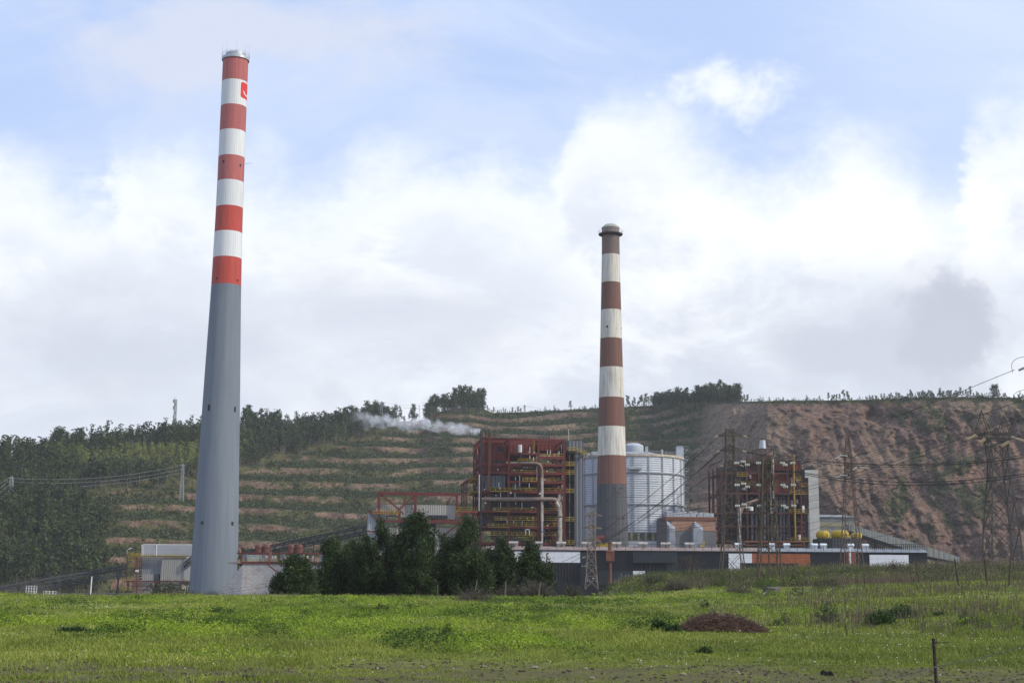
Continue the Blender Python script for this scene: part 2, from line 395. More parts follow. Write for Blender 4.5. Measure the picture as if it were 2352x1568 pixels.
# ---------------------------------------------------------------- hills
SKY = np.array([(-600,1085),(0,1062),(60,1052),(130,1040),(250,1024),(380,1008),(450,998),(560,990),(650,987),(760,982),(830,972),(900,968),(965,967),
  (1000,948),(1040,938),(1080,932),(1110,938),(1132,948),(1200,946),(1300,941),(1436,934),(1516,930),(1640,923),(1760,921),(1840,920),(2010,917),(2080,913),(2230,912),(2352,913),(3000,905)], float)
def skl(px): return np.interp(px, SKY[:, 0], SKY[:, 1])
def hills():
    px = np.concatenate([np.arange(-700, -60, 20.), np.arange(-60, 2420, 4.), np.arange(2420, 3100, 20.)])
    n = len(px); R = 260
    cs = (px - CXP) / FPX
    a = cs / cos(PITCH)                       # X / Y of each column
    # the columns fan out from the camera's side; heights and depths make the hill
    Yb = np.interp(px, [-700, 0, 250, 500, 1100, 1560, 1700, 2352, 3100], [560, 640, 690, 760, 800, 830, 800, 790, 760])
    Yt = np.interp(px, [-700, 0, 500, 900, 1130, 1500, 1640, 1760, 2352, 3100], [840, 900, 1050, 1180, 1250, 1260, 1120, 1010, 960, 930])
    Zt = np.array([P(x, s, y)[2] for x, s, y in zip(px, skl(px), Yt)])
    X0 = np.array([P(x, s, y)[0] / y for x, s, y in zip(px, skl(px), Yt)])
    Zb = -6.0; t = np.linspace(0, 1, R)[:, None]
    Z = Zb + t * (Zt - Zb)[None]
    Xr = X0[None] * 1000
    hb = 11.4; wob = (fbm(Xr / 110, Z / 70, 3, 21) - .5) * 15 + (vn(Xr / 45, Z / 30, 13) - .5) * 4 + (vn(Xr / 14, Z / 40, 3) - .5) * 1.6
    k = (Z - 2.5 + wob) / hb; fl = np.floor(k); f = k - fl
    rho = np.where(f < .44, f / .44 * .86, .86 + (f - .44) / .56 * .14)
    zt = (fl + rho) * hb + 2.5 - wob
    p0 = (Z - Zb) / (Zt - Zb)[None]; p1 = np.clip((zt - Zb) / (Zt - Zb)[None], -.05, 1.0)
    wt = (S(120, 300, px) * (1 - S(1590, 1690, px)))[None]
    upper = S(0.0, 1.0, (skl(px)[None] + 0 * Z) * 0)  # unused weight kept flat
    wc = S(1600, 1700, px)[None]
    pc = np.where(p0 < .2, p0 / .2 * .35, .35 + (p0 - .2) / .8 * .65)
    p = p0 * (1 - wt) + p1 * wt; p = p * (1 - wc) + pc * wc
    Y = Yb[None] + (Yt - Yb)[None] * p
    # cliff: ribs and gullies that dip to the right
    wx = (fbm(Xr / 80, Z / 60, 2, 81) - .5) * 26 + (fbm(Xr / 9, Z / 7, 3, 83) - .5) * 7; wz = (fbm(Xr / 60, Z / 50, 2, 85) - .5) * 22
    ac = Xr * .93 + Z * .38 + wx; al = -Xr * .38 + Z * .93 + wz
    def blk(q, K): q = q * K; fl_ = np.floor(q); return (fl_ + S(0, .3, q - fl_)) / K
    rib = 30 * blk(fbm(ac / 26, al / 80, 4, 31), 9) + 15 * blk(fbm(ac / 8, al / 18, 4, 37), 8) + 5 * blk(fbm(ac / 2.6, al / 5, 3, 39), 5) + 4 * blk(fbm(Xr / 30, Z / 5, 3, 87), 5) + fbm(ac / 60, al / 60, 2, 5) * 30
    taper = np.minimum(1, (1 - t) * 12)
    Y = Y + wc * (rib - 42) * taper
    Y = Y + (1 - wc) * ((fbm(Xr / 24, Z / 16, 4, 41) - .5) * 12 + (fbm(Xr / 7, Z / 7, 3, 43) - .5) * 3) * taper
    Y = Y + (1 - wc) * (1 - wt) * (fbm(Xr / 90, Z / 60, 3, 47) - .5) * 50 * taper
    Xw = X0[None] * Y
    # vegetation and rock tone
    nz = fbm(Xr / 22, Z / 9, 4, 51)
    nf = fbm(Xr / 5, Z / 3.2, 4, 53)
    veg_t = np.maximum(1 - S(.50, .66, f + (nz - .5) * .6 + (nf - .5) * .5), S(.46, .60, nz * .6 + nf * .4 + .3 * (fbm(Xr / 120, Z / 60, 2, 57) - .5) + .10 * (1 - S(330, 560, px))[None] * S(.12, .2, p0)))
    veg_l = np.ones_like(Z)
    veg_c = S(.55, .68, .6 * fbm(ac / 40, al / 55, 4, 61) + .4 * fbm(ac / 7, al / 9, 3, 63)) * .62 + (1 - S(.01, .05, 1 - t + 0 * Z)) * .6
    veg_c = np.maximum(veg_c * (1 - S(.0, .0001, -1 * Z)), 0)
    PXg, PYg = proj(Xw, Y, Z)
    forest = forest_mask(PXg, PYg)
    veg = (veg_t * wt + veg_l * (1 - wt)) * (1 - wc) + veg_c * wc
    spur = S(1585, 1640, PXg + (PYg - 960) * .22) * (1 - S(1700, 1790, PXg - (PYg - 930) * .28))
    veg = veg * (1 - spur * .85)
    veg = np.clip(np.maximum(veg, forest), 0, 1)
    veg = np.where(t > .985, np.maximum(veg, .9 - .9 * wc * 0), veg)
    tone = np.clip(S(.35, .65, fbm(Xr / 80, Z / 25, 3, 71)) * .8 * (.35 + .65 * S(.2, .8, p0)) + spur * .6, 0, 1)
    rows_extra = [(Yt + 60, Zt + 1), (Yt + 500, Zt - 6), (Yt + 1200, Zt - 160)]
    Xa = [Xw]; Ya = [Y]; Za = [Z]; va = [veg]; ta = [tone]
    for ye, ze in rows_extra:
        Xa.append((X0 * ye)[None]); Ya.append(ye[None]); Za.append(ze[None]); va.append(np.ones((1, n))); ta.append(np.zeros((1, n)))
    XX, YY, ZZ, VV, TT = [np.concatenate(q, 0) for q in (Xa, Ya, Za, va, ta)]
    V = np.stack([XX, YY, ZZ], -1).reshape(-1, 3); rws = XX.shape[0]
    i, j = np.meshgrid(np.arange(rws - 1), np.arange(n - 1), indexing='ij')
    q = (i * n + j).ravel(); F = np.stack([q, q + 1, q + n + 1, q + n], 1)
    m = bpy.data.materials.new('quarry_rock'); m.use_nodes = True; g = NT(m.node_tree); b = g.n['Principled BSDF']
    b.inputs['Roughness'].default_value = .95; b.inputs['Specular IOR Level'].default_value = .1
    tc = g.new('ShaderNodeTexCoord'); v = tc.outputs['Object']
    mp = g.new('ShaderNodeMapping'); mp.inputs['Rotation'].default_value = (0, R_(-22), 0); g.link(v, mp.inputs[0])
    wp = g.new('ShaderNodeTexNoise'); wp.inputs['Scale'].default_value = .035; wp.inputs['Detail'].default_value = 4; g.link(mp.outputs[0], wp.inputs['Vector'])
    vm_ = g.new('ShaderNodeVectorMath', operation='MULTIPLY_ADD'); g.link(wp.outputs['Color'], vm_.inputs[0]); vm_.inputs[1].default_value = (40, 0, 30); g.link(mp.outputs[0], vm_.inputs[2])
    mp2 = g.new('ShaderNodeMapping'); mp2.inputs['Scale'].default_value = (1, .4, .30); g.link(vm_.outputs[0], mp2.inputs[0])
    tn = g.new('ShaderNodeAttribute', attribute_name='tone').outputs['Fac']; vg = g.new('ShaderNodeAttribute', attribute_name='veg').outputs['Fac']
    n1 = g.noise(mp2.outputs[0], .05, 7, .7); n2 = g.noise(v, .35, 5, .7); n3 = g.noise(v, .03, 4, .6)
    c = g.mix(g.ss(n1, .36, .66), (.265, .155, .108), (.15, .104, .078))
    c = g.mix(g.math('MULTIPLY', tn, .8), c, g.mix(g.ss(n1, .4, .6), (.30, .225, .145), (.20, .15, .10)))
    c = g.mix(g.ss(n3, .45, .65), c, g.mix(g.ss(n2, .4, .6), (.205, .122, .092), (.15, .098, .078)))
    n5 = g.noise(mp2.outputs[0], .6, 6, .75)
    c = g.mix(g.math('MULTIPLY', g.ss(n5, .48, .60), .7), c, (.065, .05, .042))
    n6 = g.noise(mp2.outputs[0], .28, 5, .7); c = g.mix(g.math('MULTIPLY', g.ss(n6, .55, .66), .6), c, (.33, .225, .15))
    n7 = g.noise(mp2.outputs[0], 1.6, 4, .75); c = g.mix(g.math('MULTIPLY', g.ss(n7, .5, .62), .5), c, (.07, .055, .045))
    c = g.mix(g.math('MULTIPLY', g.ss(n2, .5, .75), .6), c, (.085, .075, .06))
    gr = g.mix(g.ss(n2, .35, .65), (.055, .065, .026), (.125, .112, .05))
    vm = g.ss(g.math('ADD', vg, g.math('MULTIPLY', g.math('SUBTRACT', n2, .5), .8)), .35, .65)
    g.link(g.mix(vm, c, gr), b.inputs['Base Color'])
    bn = g.new('ShaderNodeBump'); bn.inputs['Strength'].default_value = .9; bn.inputs['Distance'].default_value = 4
    g.link(g.noise(mp2.outputs[0], .22, 6, .7), bn.inputs['Height']); g.link(bn.outputs[0], b.inputs['Normal'])
    o = raw_mesh('hills', V, F, m, loc=(0, 0, 0), fattr={'veg': ('POINT', VV.ravel()), 'tone': ('POINT', TT.ravel())}, smooth=False)
    prop(o, 'terraced quarry hillside and reddish rock cliff', None, None, 'structure')
    return dict(X=Xw, Y=Y, Z=Z, veg=veg, forest=forest, px=PXg, py=PYg, wc=wc + 0 * Z, f=f, col=px, X0=X0, Yt=Yt, Zt=Zt, spur=spur)
def forest_mask(px, py):
    U = np.interp(px, [-999, 0, 155, 215, 330, 440, 560, 640, 720, 800, 900, 960, 1000, 1020], [1400, 1200, 1138, 1128, 1125, 1128, 1088, 1060, 1036, 1022, 986, 968, 955, 900])
    L = np.interp(py, [1125, 1140, 1175, 1235, 1300, 1340], [120, 150, 185, 235, 230, 240])
    nn = (fbm(px / 30, py / 30, 3, 91) - .5) * 24
    m = np.maximum(1 - S(-8, 4, py - U + nn), 1 - S(-8, 8, px - L + nn))
    kn = S(965, 985, px) * (1 - S(1105, 1120, px)) * (1 - S(948, 958, py - (px < 0)))
    return np.maximum(m, kn)
H = hills()

def surf_pick(weight, n, rg):
    """random spots on the hill by weight per screen-independent cell area"""
    w = weight[:-1, :-1].copy()
    area = np.abs(np.diff(H['X'], axis=1)[:-1] * np.hypot(np.diff(H['Z'], axis=0), np.diff(H['Y'], axis=0))[:, :-1])
    cdf = np.cumsum((w * area).ravel()); cdf /= cdf[-1]
    k = np.searchsorted(cdf, rg.random(n)); i, j = np.unravel_index(k, w.shape)
    a = rg.random(n); b = rg.random(n)
    def bil(A): return A[i, j] * (1 - a) * (1 - b) + A[i + 1, j] * a * (1 - b) + A[i, j + 1] * (1 - a) * b + A[i + 1, j + 1] * a * b
    return bil(H['X']), bil(H['Y']), bil(H['Z']), bil(H['px']), bil(H['py'])

M_LEAF_HILL = leaf_mat('hill_foliage', (.024, .040, .016), (.105, .135, .040), (.26, .29, .065), .25)
M_SCRUB = leaf_mat('scrub_foliage', (.032, .045, .018), (.085, .102, .036), (.16, .155, .065), .15)
M_BARK = mat('bark', (.14, .12, .10), (.07, .06, .05), 2.0)
M_BARK_PALE = mat('pale_bark', (.28, .26, .22), (.15, .13, .11), 1.5, stretch=(1, 1, .2))

def tree_arch(seed, nl, kind):
    """unit-height tree: leaf quads and a thin trunk; kind 0 slender, 1 broad, 2 airy"""
    rg = np.random.default_rng(seed); C = []
    base, wid = ((.38, .15), (.22, .24), (.48, .2))[kind]
    for c in range((9, 11, 8)[kind]):
        h = base + (1 - base) * (c + .5) / (9, 11, 8)[kind]
        rr = wid * (1 - .75 * ((h - base) / (1 - base)) ** 1.6) * rg.uniform(.5, 1)
        th = rg.uniform(0, 2 * pi); cc = np.array([rr * cos(th) * .8, rr * sin(th) * .8, h])
        k = nl // (9, 11, 8)[kind]
        C.append(cc + rg.normal(size=(k, 3)) * np.array([.05, .05, .04]) * (1.0, 1.35, .85)[kind])
    C = np.concatenate(C); C[:, 2] = np.clip(C[:, 2], .1, 1.0)
    V, F = leaves(C, (.088, .10, .08)[kind], rg, .3, .65)
    w = .012
    tv = np.array([(-w, 0, -.12), (w, 0, -.12), (w * .4, 0, .9), (-w * .4, 0, .9), (0, -w, -.12), (0, w, -.12), (0, w * .4, .9), (0, -w * .4, .9)])
    tf = np.array([(0, 1, 2, 3), (4, 5, 6, 7)])
    return V, F, tv, tf
ARCH = [tree_arch(100 + i, 108, k) for i, k in enumerate((0, 0, 1, 0, 2))]
def forest():
    rg = np.random.default_rng(5); n = 4400
    w = H['forest'] * (1 + 0.5 * (H['px'] < 260))
    X, Y, Z, px, py = surf_pick(w, n, rg)
    m2 = 1500; cpx = np.concatenate([rg.uniform(-120, 905, m2 - 150), rg.uniform(978, 1108, 150)]); bk = rg.uniform(-8, 75, m2)   # the wood goes on behind the ridge
    yt = np.interp(cpx, H['col'], H['Yt']) + bk; X = np.append(X, np.interp(cpx, H['col'], H['X0']) * yt); Y = np.append(Y, yt)
    Z = np.append(Z, np.interp(cpx, H['col'], H['Zt']) - 1.5 - bk * .02); px = np.append(px, cpx); py = np.append(py, skl(cpx)); back_i = n; n += m2; m3 = 900; cpx = rg.uniform(1112, 2480, m3); bk = rg.uniform(-3, 45, m3); cpx[:330] = rg.uniform(1500, 1700, 330)
    yt = np.interp(cpx, H['col'], H['Yt']) + bk; X = np.append(X, np.interp(cpx, H['col'], H['X0']) * yt); Y = np.append(Y, yt); rim_i = n
    Z = np.append(Z, np.interp(cpx, H['col'], H['Zt']) - 1.0 - bk * .02); px = np.append(px, cpx); py = np.append(py, skl(cpx)); n += m3
    lit = S(1042, 1060, py + (fbm(px / 20, py / 20, 2, 3) - .5) * 30 + (px - 300) * .06) * (1 - S(1075, 1120, py)) * S(110, 180, px) * (1 - S(470, 620, px))  # band of shorter young trees; the sunlight on them is put into leaf tone
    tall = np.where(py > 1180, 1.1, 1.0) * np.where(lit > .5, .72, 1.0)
    VV = []; FF = []; RR = []; TV = []; TF = []; o = 0; to = 0
    for i in range(n):
        v, f, tv, tf = ARCH[rg.integers(0, 5) if lit[i] < .5 else rg.integers(0, 2)]
        h = rg.uniform(11, 18) * tall[i] * (.62 if i >= back_i else 1) * ((rg.uniform(.7, 1.5) if 1500 < px[i] < 1700 and i < rim_i + 330 else rg.uniform(.2, .5)) if i >= rim_i else 1); a = rg.uniform(0, 2 * pi); ca, sa = cos(a), sin(a)
        v = v * h; w_ = np.stack([v[:, 0] * ca - v[:, 1] * sa + X[i], v[:, 0] * sa + v[:, 1] * ca + Y[i], v[:, 2] + Z[i]], 1)
        VV.append(w_); FF.append(f + o); o += len(w_)
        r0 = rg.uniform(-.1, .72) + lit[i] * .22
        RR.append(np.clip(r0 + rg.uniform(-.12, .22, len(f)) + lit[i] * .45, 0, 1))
        TV.append(tv * np.array([h * .9, h * .9, h]) + np.array([X[i], Y[i], Z[i]])); TF.append(tf + to); to += len(tv)
    F = np.concatenate(FF)
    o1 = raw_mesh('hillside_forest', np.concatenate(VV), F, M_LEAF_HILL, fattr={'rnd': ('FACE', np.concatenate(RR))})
    prop(o1, 'dense eucalyptus wood covering the left hillside', 'forest', None, 'stuff')
    o2 = raw_mesh('forest_trunks', np.concatenate(TV), np.concatenate(TF), M_BARK_PALE, parent=None)
    o2.parent = o1; o2.location = o2.location - o1.location; o2['kind'] = 'stuff'
forest()
def hill_scrub():
    rg = np.random.default_rng(6); n = 42000
    w = np.clip(H['veg'], 0, 1) ** 1.5 * (1 - H['forest']) * (1 + 1.2 * H['wc']) * np.where(H['f'] < .6, 1, .6)
    X, Y, Z, px, py = surf_pick(w, n, rg); k = 11
    sz = rg.uniform(.7, 2.1, n) * np.where(px > 1650, .8, 1)
    C = np.repeat(np.stack([X, Y, Z], 1), k, 0) + rg.normal(size=(n * k, 3)) * np.repeat(sz, k)[:, None] * np.array([.75, .75, .42])
    C[:, 2] += np.repeat(sz, k) * .3
    V, F = leaves(C, np.repeat(sz, k) * .75, rg, 0, .7)
    r = np.clip(np.repeat(rg.uniform(0, .75, n), k) + rg.uniform(-.15, .2, n * k), 0, 1)
    o = raw_mesh('hillside_scrub', V, F, M_SCRUB, fattr={'rnd': ('FACE', r)})
    prop(o, 'dark gorse scrub growing along the quarry terraces', 'scrub', None, 'stuff')
hill_scrub()

# trees that stand on the skyline
def sky_protos():
    out = []
    for i, (kind, nl) in enumerate(((0, 230), (1, 330), (2, 260), (0, 180))):
        v, f, tv, tf = tree_arch(300 + i, nl, kind)
        v = v.copy(); rg = np.random.default_rng(400 + i)
        # finer leaves: rebuild around the same centres
        C = v.reshape(-1, 4, 3).mean(1); C = np.repeat(C, 2, 0) + rg.normal(size=(len(C) * 2, 3)) * .02; V, F = leaves(C, (.062, .07, .056, .064)[i], rg, .3, .65)
        tb = MB(); tb.tube([(0, 0, -.08), (.004, 0, .3), (-.004, .003, .6), (0, 0, .93)], [.014, .011, .008, .003], 5)
        for q in range(6):
            j = rg.integers(0, len(C)); c = C[j]; z0 = max(.25, c[2] - .16); tb.tube([(0, 0, z0), tuple(c)], [.006, .002], 4, False)
        out.append((V, F, tb, rg.uniform(0, .6, len(F))))
    return out
SP = sky_protos(); SPO = []
def make_tree_proto(idx, X, Y, Z, h, rot, label, group):
    """first of each kind is built, the rest are copies"""
    while len(SPO) <= 3: SPO.append(None)
    if SPO[idx] is None:
        V, F, tb, r = SP[idx]
        t = thing('hill_tree', (X, Y, Z), label, 'tree', group)
        c = raw_mesh('crown', V, F, M_LEAF_HILL, parent=t, fattr={'rnd': ('FACE', r)}, world=False)
        k = tb.build('trunk', M_BARK, parent=t, world=False); SPO[idx] = t
    else:
        t = copy_tree(SPO[idx]); t.location = (X, Y, Z); t['label'] = label; t['group'] = group
    t.scale = (h, h, h); t.rotation_euler = (0, 0, rot); return t
def skyline_trees():
    rg = np.random.default_rng(11)
    secs = [ # x0 x1 n hmin hmax kinds label group
     (2, 6, 1, 48, 50, (1,), 'tallest dark tree at the far left end of the wooded ridge', 'trees on the left ridge'),
     (18, 30, 1, 54, 56, (2,), 'airy tall tree standing clear at the left end of the ridge', 'trees on the left ridge'),
     (35, 115, 10, 26, 38, (1, 0), 'dark rounded tree in the low stretch of the left ridge skyline', 'trees on the left ridge'),
     (118, 150, 5, 46, 56, (1, 1, 2), 'tall dark tree in the highest clump of the far left ridge', 'trees on the left ridge'),
     (155, 445, 40, 22, 38, (0, 0, 3, 1), 'dark slender tree on the left ridge before the tall grey chimney', 'trees on the left ridge'),
     (552, 600, 9, 42, 58, (1, 2), 'tall broad tree on the ridge just right of the tall grey chimney', 'trees on the middle ridge'),
     (602, 648, 7, 34, 52, (1, 2), 'tall feathery tree on the ridge left of the skyline gap', 'trees on the middle ridge'),
     (652, 690, 5, 14, 30, (0, 3), 'small tree in the dip of the middle ridge skyline', 'trees on the middle ridge'),
     (690, 800, 16, 28, 40, (2, 1, 0), 'thin trunked tree on the middle ridge left of the skyline pylon', 'trees on the middle ridge'),
     (800, 895, 16, 36, 52, (2, 2, 1), 'bare trunked tall tree on the ridge around the skyline pylon', 'trees on the middle ridge'),
     (918, 965, 6, 22, 40, (1, 2), 'lone airy tree in the gap left of the wooded knoll', 'trees on the middle ridge'),
     (975, 1112, 34, 34, 52, (2, 1, 1, 0), 'tall eucalyptus crowning the wooded knoll above the steam plume', 'trees on the knoll'),
     (1114, 1200, 14, 9, 20, (0, 3), 'small tree on the slope right of the wooded knoll', 'trees on the quarry rim'),
     (1306, 1316, 1, 22, 24, (3,), 'single small pointed tree on the rim left of the brown and white chimney', 'trees on the quarry rim'),
     (1330, 1372, 4, 6, 10, (3,), 'tiny tree on the rim touching the brown and white chimney', 'trees on the quarry rim'),
     (1438, 1500, 11, 18, 26, (2, 0), 'small thin tree on the rim just right of the brown and white chimney', 'trees on the quarry rim'),
     (1500, 1600, 34, 24, 38, (0, 3, 1), 'dark pine in the rim wood above the grey round tank', 'trees in the rim wood'),
     (1600, 1650, 20, 34, 44, (0, 1), 'tall dark pine in the densest part of the rim wood', 'trees in the rim wood'),
     (1652, 1700, 10, 36, 50, (2, 2, 1), 'tallest flat topped tree at the right end of the rim wood', 'trees in the rim wood'),
     (1702, 1720, 4, 14, 20, (0,), 'small tree at the foot of the rim wood by the cliff edge', 'trees on the cliff top'),
     (1730, 1860, 5, 6, 11, (3,), 'scattered tiny tree on the bare left part of the cliff top', 'trees on the cliff top'),
     (1900, 1960, 9, 12, 24, (0, 2), 'small tree standing apart on the cliff top behind the pylon', 'trees on the cliff top'),
     (1990, 2115, 32, 11, 21, (0, 3), 'small pine in the left row of trees on the cliff top', 'trees on the cliff top'),
     (2115, 2260, 40, 12, 25, (0, 3, 2), 'small pine in the right row of trees on the cliff top', 'trees on the cliff top'),
     (2275, 2292, 2, 28, 34, (1,), 'taller tree standing above the others on the right cliff top', 'trees on the cliff top'),
     (2300, 2420, 16, 11, 21, (0, 3), 'small tree at the far right end of the cliff top', 'trees on the cliff top')]
    for x0, x1, n, h0, h1, kinds, label, group in secs:
        for q in range(n):
            px = x0 + (x1 - x0) * (q + rg.uniform(.1, .9)) / n
            X0 = np.interp(px, H['col'], H['X0']); Yt = np.interp(px, H['col'], H['Yt']); Zt = np.interp(px, H['col'], H['Zt'])
            back = rg.uniform(-6, 30) if n > 3 else 0
            Y = Yt + back; h = (h0 + (h1 - h0) * rg.random() ** 1.3 * 1.1) / FPX * Y * rg.choice([.8, 1.0, 1.08, 1.2])
            make_tree_proto(kinds[rg.integers(0, len(kinds))], X0 * Y, Y, Zt - .5 if back > 0 else Zt - 1.5, h, rg.uniform(0, 6.28), label, group)
skyline_trees()
# ---------------------------------------------------------------- chimneys
def depth_at(Y, z): return Y * cos(PITCH) + (z - CAMZ) * sin(PITCH)
def zpx(px, py, Y): return P(px, py, Y)[2]
M_CONC = mat('grey_blue_concrete', (.190, .220, .255), (.145, .170, .205), .35, (1.3, 1.3, .08), .8, bump=.05, lo=.3, hi=.75, detail=9)
M_RED = mat('red_paint', (.52, .06, .035), (.40, .045, .03), .8, (1.2, 1.2, .05), .7)
M_REDOLD = mat('faded_red_paint', (.50, .13, .11), (.36, .10, .10), .8, (1.4, 1.4, .04), .75)
M_WHITE = mat('white_paint', (.74, .75, .75), (.62, .64, .65), .6, (1.0, 1.0, .08), .7, lo=.35, hi=.9, detail=8)
M_WHITE2 = mat('stained_white_paint', (.66, .63, .56), (.34, .31, .25), .9, (1.6, 1.6, .14), .8, lo=.42, hi=.78, detail=10)
M_BROWN = mat('brown_paint', (.205, .092, .066), (.15, .078, .06), .7, (1.2, 1.2, .05), .8)
M_BROWNGREY = mat('sooty_brown_paint', (.23, .14, .11), (.15, .13, .12), .7, (1.6, 1.6, .03), .8)
M_GREYC = mat('dark_grey_concrete', (.088, .090, .094), (.062, .065, .070), .6, (1.2, 1.2, .06), .85, bump=.15, detail=8)
M_STEEL = mat('galvanised_steel', (.50, .52, .54), (.36, .38, .40), 1.5, rough=.45, metal=.5)
M_BLACK = mat('black_void', (.012, .012, .014), (.02, .02, .022), 2)
M_SEAM = mat('dark_seam', (.30, .29, .29), (.22, .21, .21), 2)

def chimney(name, label, Y0, axis, hw, bands, mats, ztop_px, seg=96, ribs=0):
    # axis: (px,py) bottom ; hw: list of (py, centre px, half width px)
    z0 = -3.0
    pts = []
    for py, cx, w in hw:
        z = zpx(cx, py, Y0); pts.append((z, w * depth_at(Y0, z) / FPX))
    pts.sort(); zz = np.array([p[0] for p in pts]); rr = np.array([p[1] for p in pts])
    cx0 = np.mean([P(c, py, Y0)[0] for py, c, w in hw])
    def rad(z):
        if z < zz[0]: return rr[0] + (zz[0] - z) * (rr[0] - rr[1]) / (zz[1] - zz[0])
        return float(np.interp(z, zz, rr))
    def zf(px, py): # height of the front face at a picture height
        z = zpx(px, py, Y0)
        for _ in range(4): z = zpx(px, py, Y0 - rad(z))
        return z
    t = thing(name, (cx0, Y0, z0), label, 'chimney')
    prof = []; mis = []
    bz = [zf(px, py) for px, py, mi in bands]     # tops of bands, from the bottom up
    z = z0; prof.append((rad(z), z))
    for k, (px, py, mi) in enumerate(bands):
        n = max(2, int((bz[k] - z) / 6)); zs = np.linspace(z, bz[k], n + 1)[1:]
        for q in zs: prof.append((rad(q), q)); mis.append(mi)
        z = bz[k]
    mb = MB(); mb.lathe(cx0, Y0, prof, seg, mis + [mis[-1]]); o = mb.build('shaft', mats, t, smooth=True)
    if ribs:
        s = MB()
        for k in range(ribs):
            a = 2 * pi * k / ribs + .05
            zs = np.linspace(z0, z - .3, 14)
            for q in range(13):
                ra, rb = rad(zs[q]) + .0, rad(zs[q + 1]) + .0
                s.bar((cx0 + ra * cos(a), Y0 + ra * sin(a), zs[q]), (cx0 + rb * cos(a), Y0 + rb * sin(a), zs[q + 1]), .034)
        s.build('formwork_seam', mats[-1], t)
    return t, cx0, rad, z, zf

def opening(t, cx, Y0, rad, px, py, w, h, name='opening', m=M_BLACK):
    z = zpx(px, py, Y0); 
    for _ in range(3):
        X = P(px, py, Y0)[0]; r = rad(z); s = max(-.97, min(.97, (X - cx) / r)); a = -math.acos(s); z = zpx(px, py, Y0 + r * sin(a))
    mb = MB(); c, s_ = cos(a), sin(a); r = rad(z)
    tang = (-s_, c)
    def pt(u, rr_, zz_): return (cx + c * rr_ + tang[0] * u, Y0 + s_ * rr_ + tang[1] * u, zz_)
    mb.quadbox([pt(-w / 2, r - .5, z - h / 2), pt(w / 2, r - .5, z - h / 2), pt(w / 2, r + .06, z - h / 2), pt(-w / 2, r + .06, z - h / 2),
                pt(-w / 2, r - .5, z + h / 2), pt(w / 2, r - .5, z + h / 2), pt(w / 2, r + .06, z + h / 2), pt(-w / 2, r + .06, z + h / 2)])
    return mb.build(name, m, t), a, z

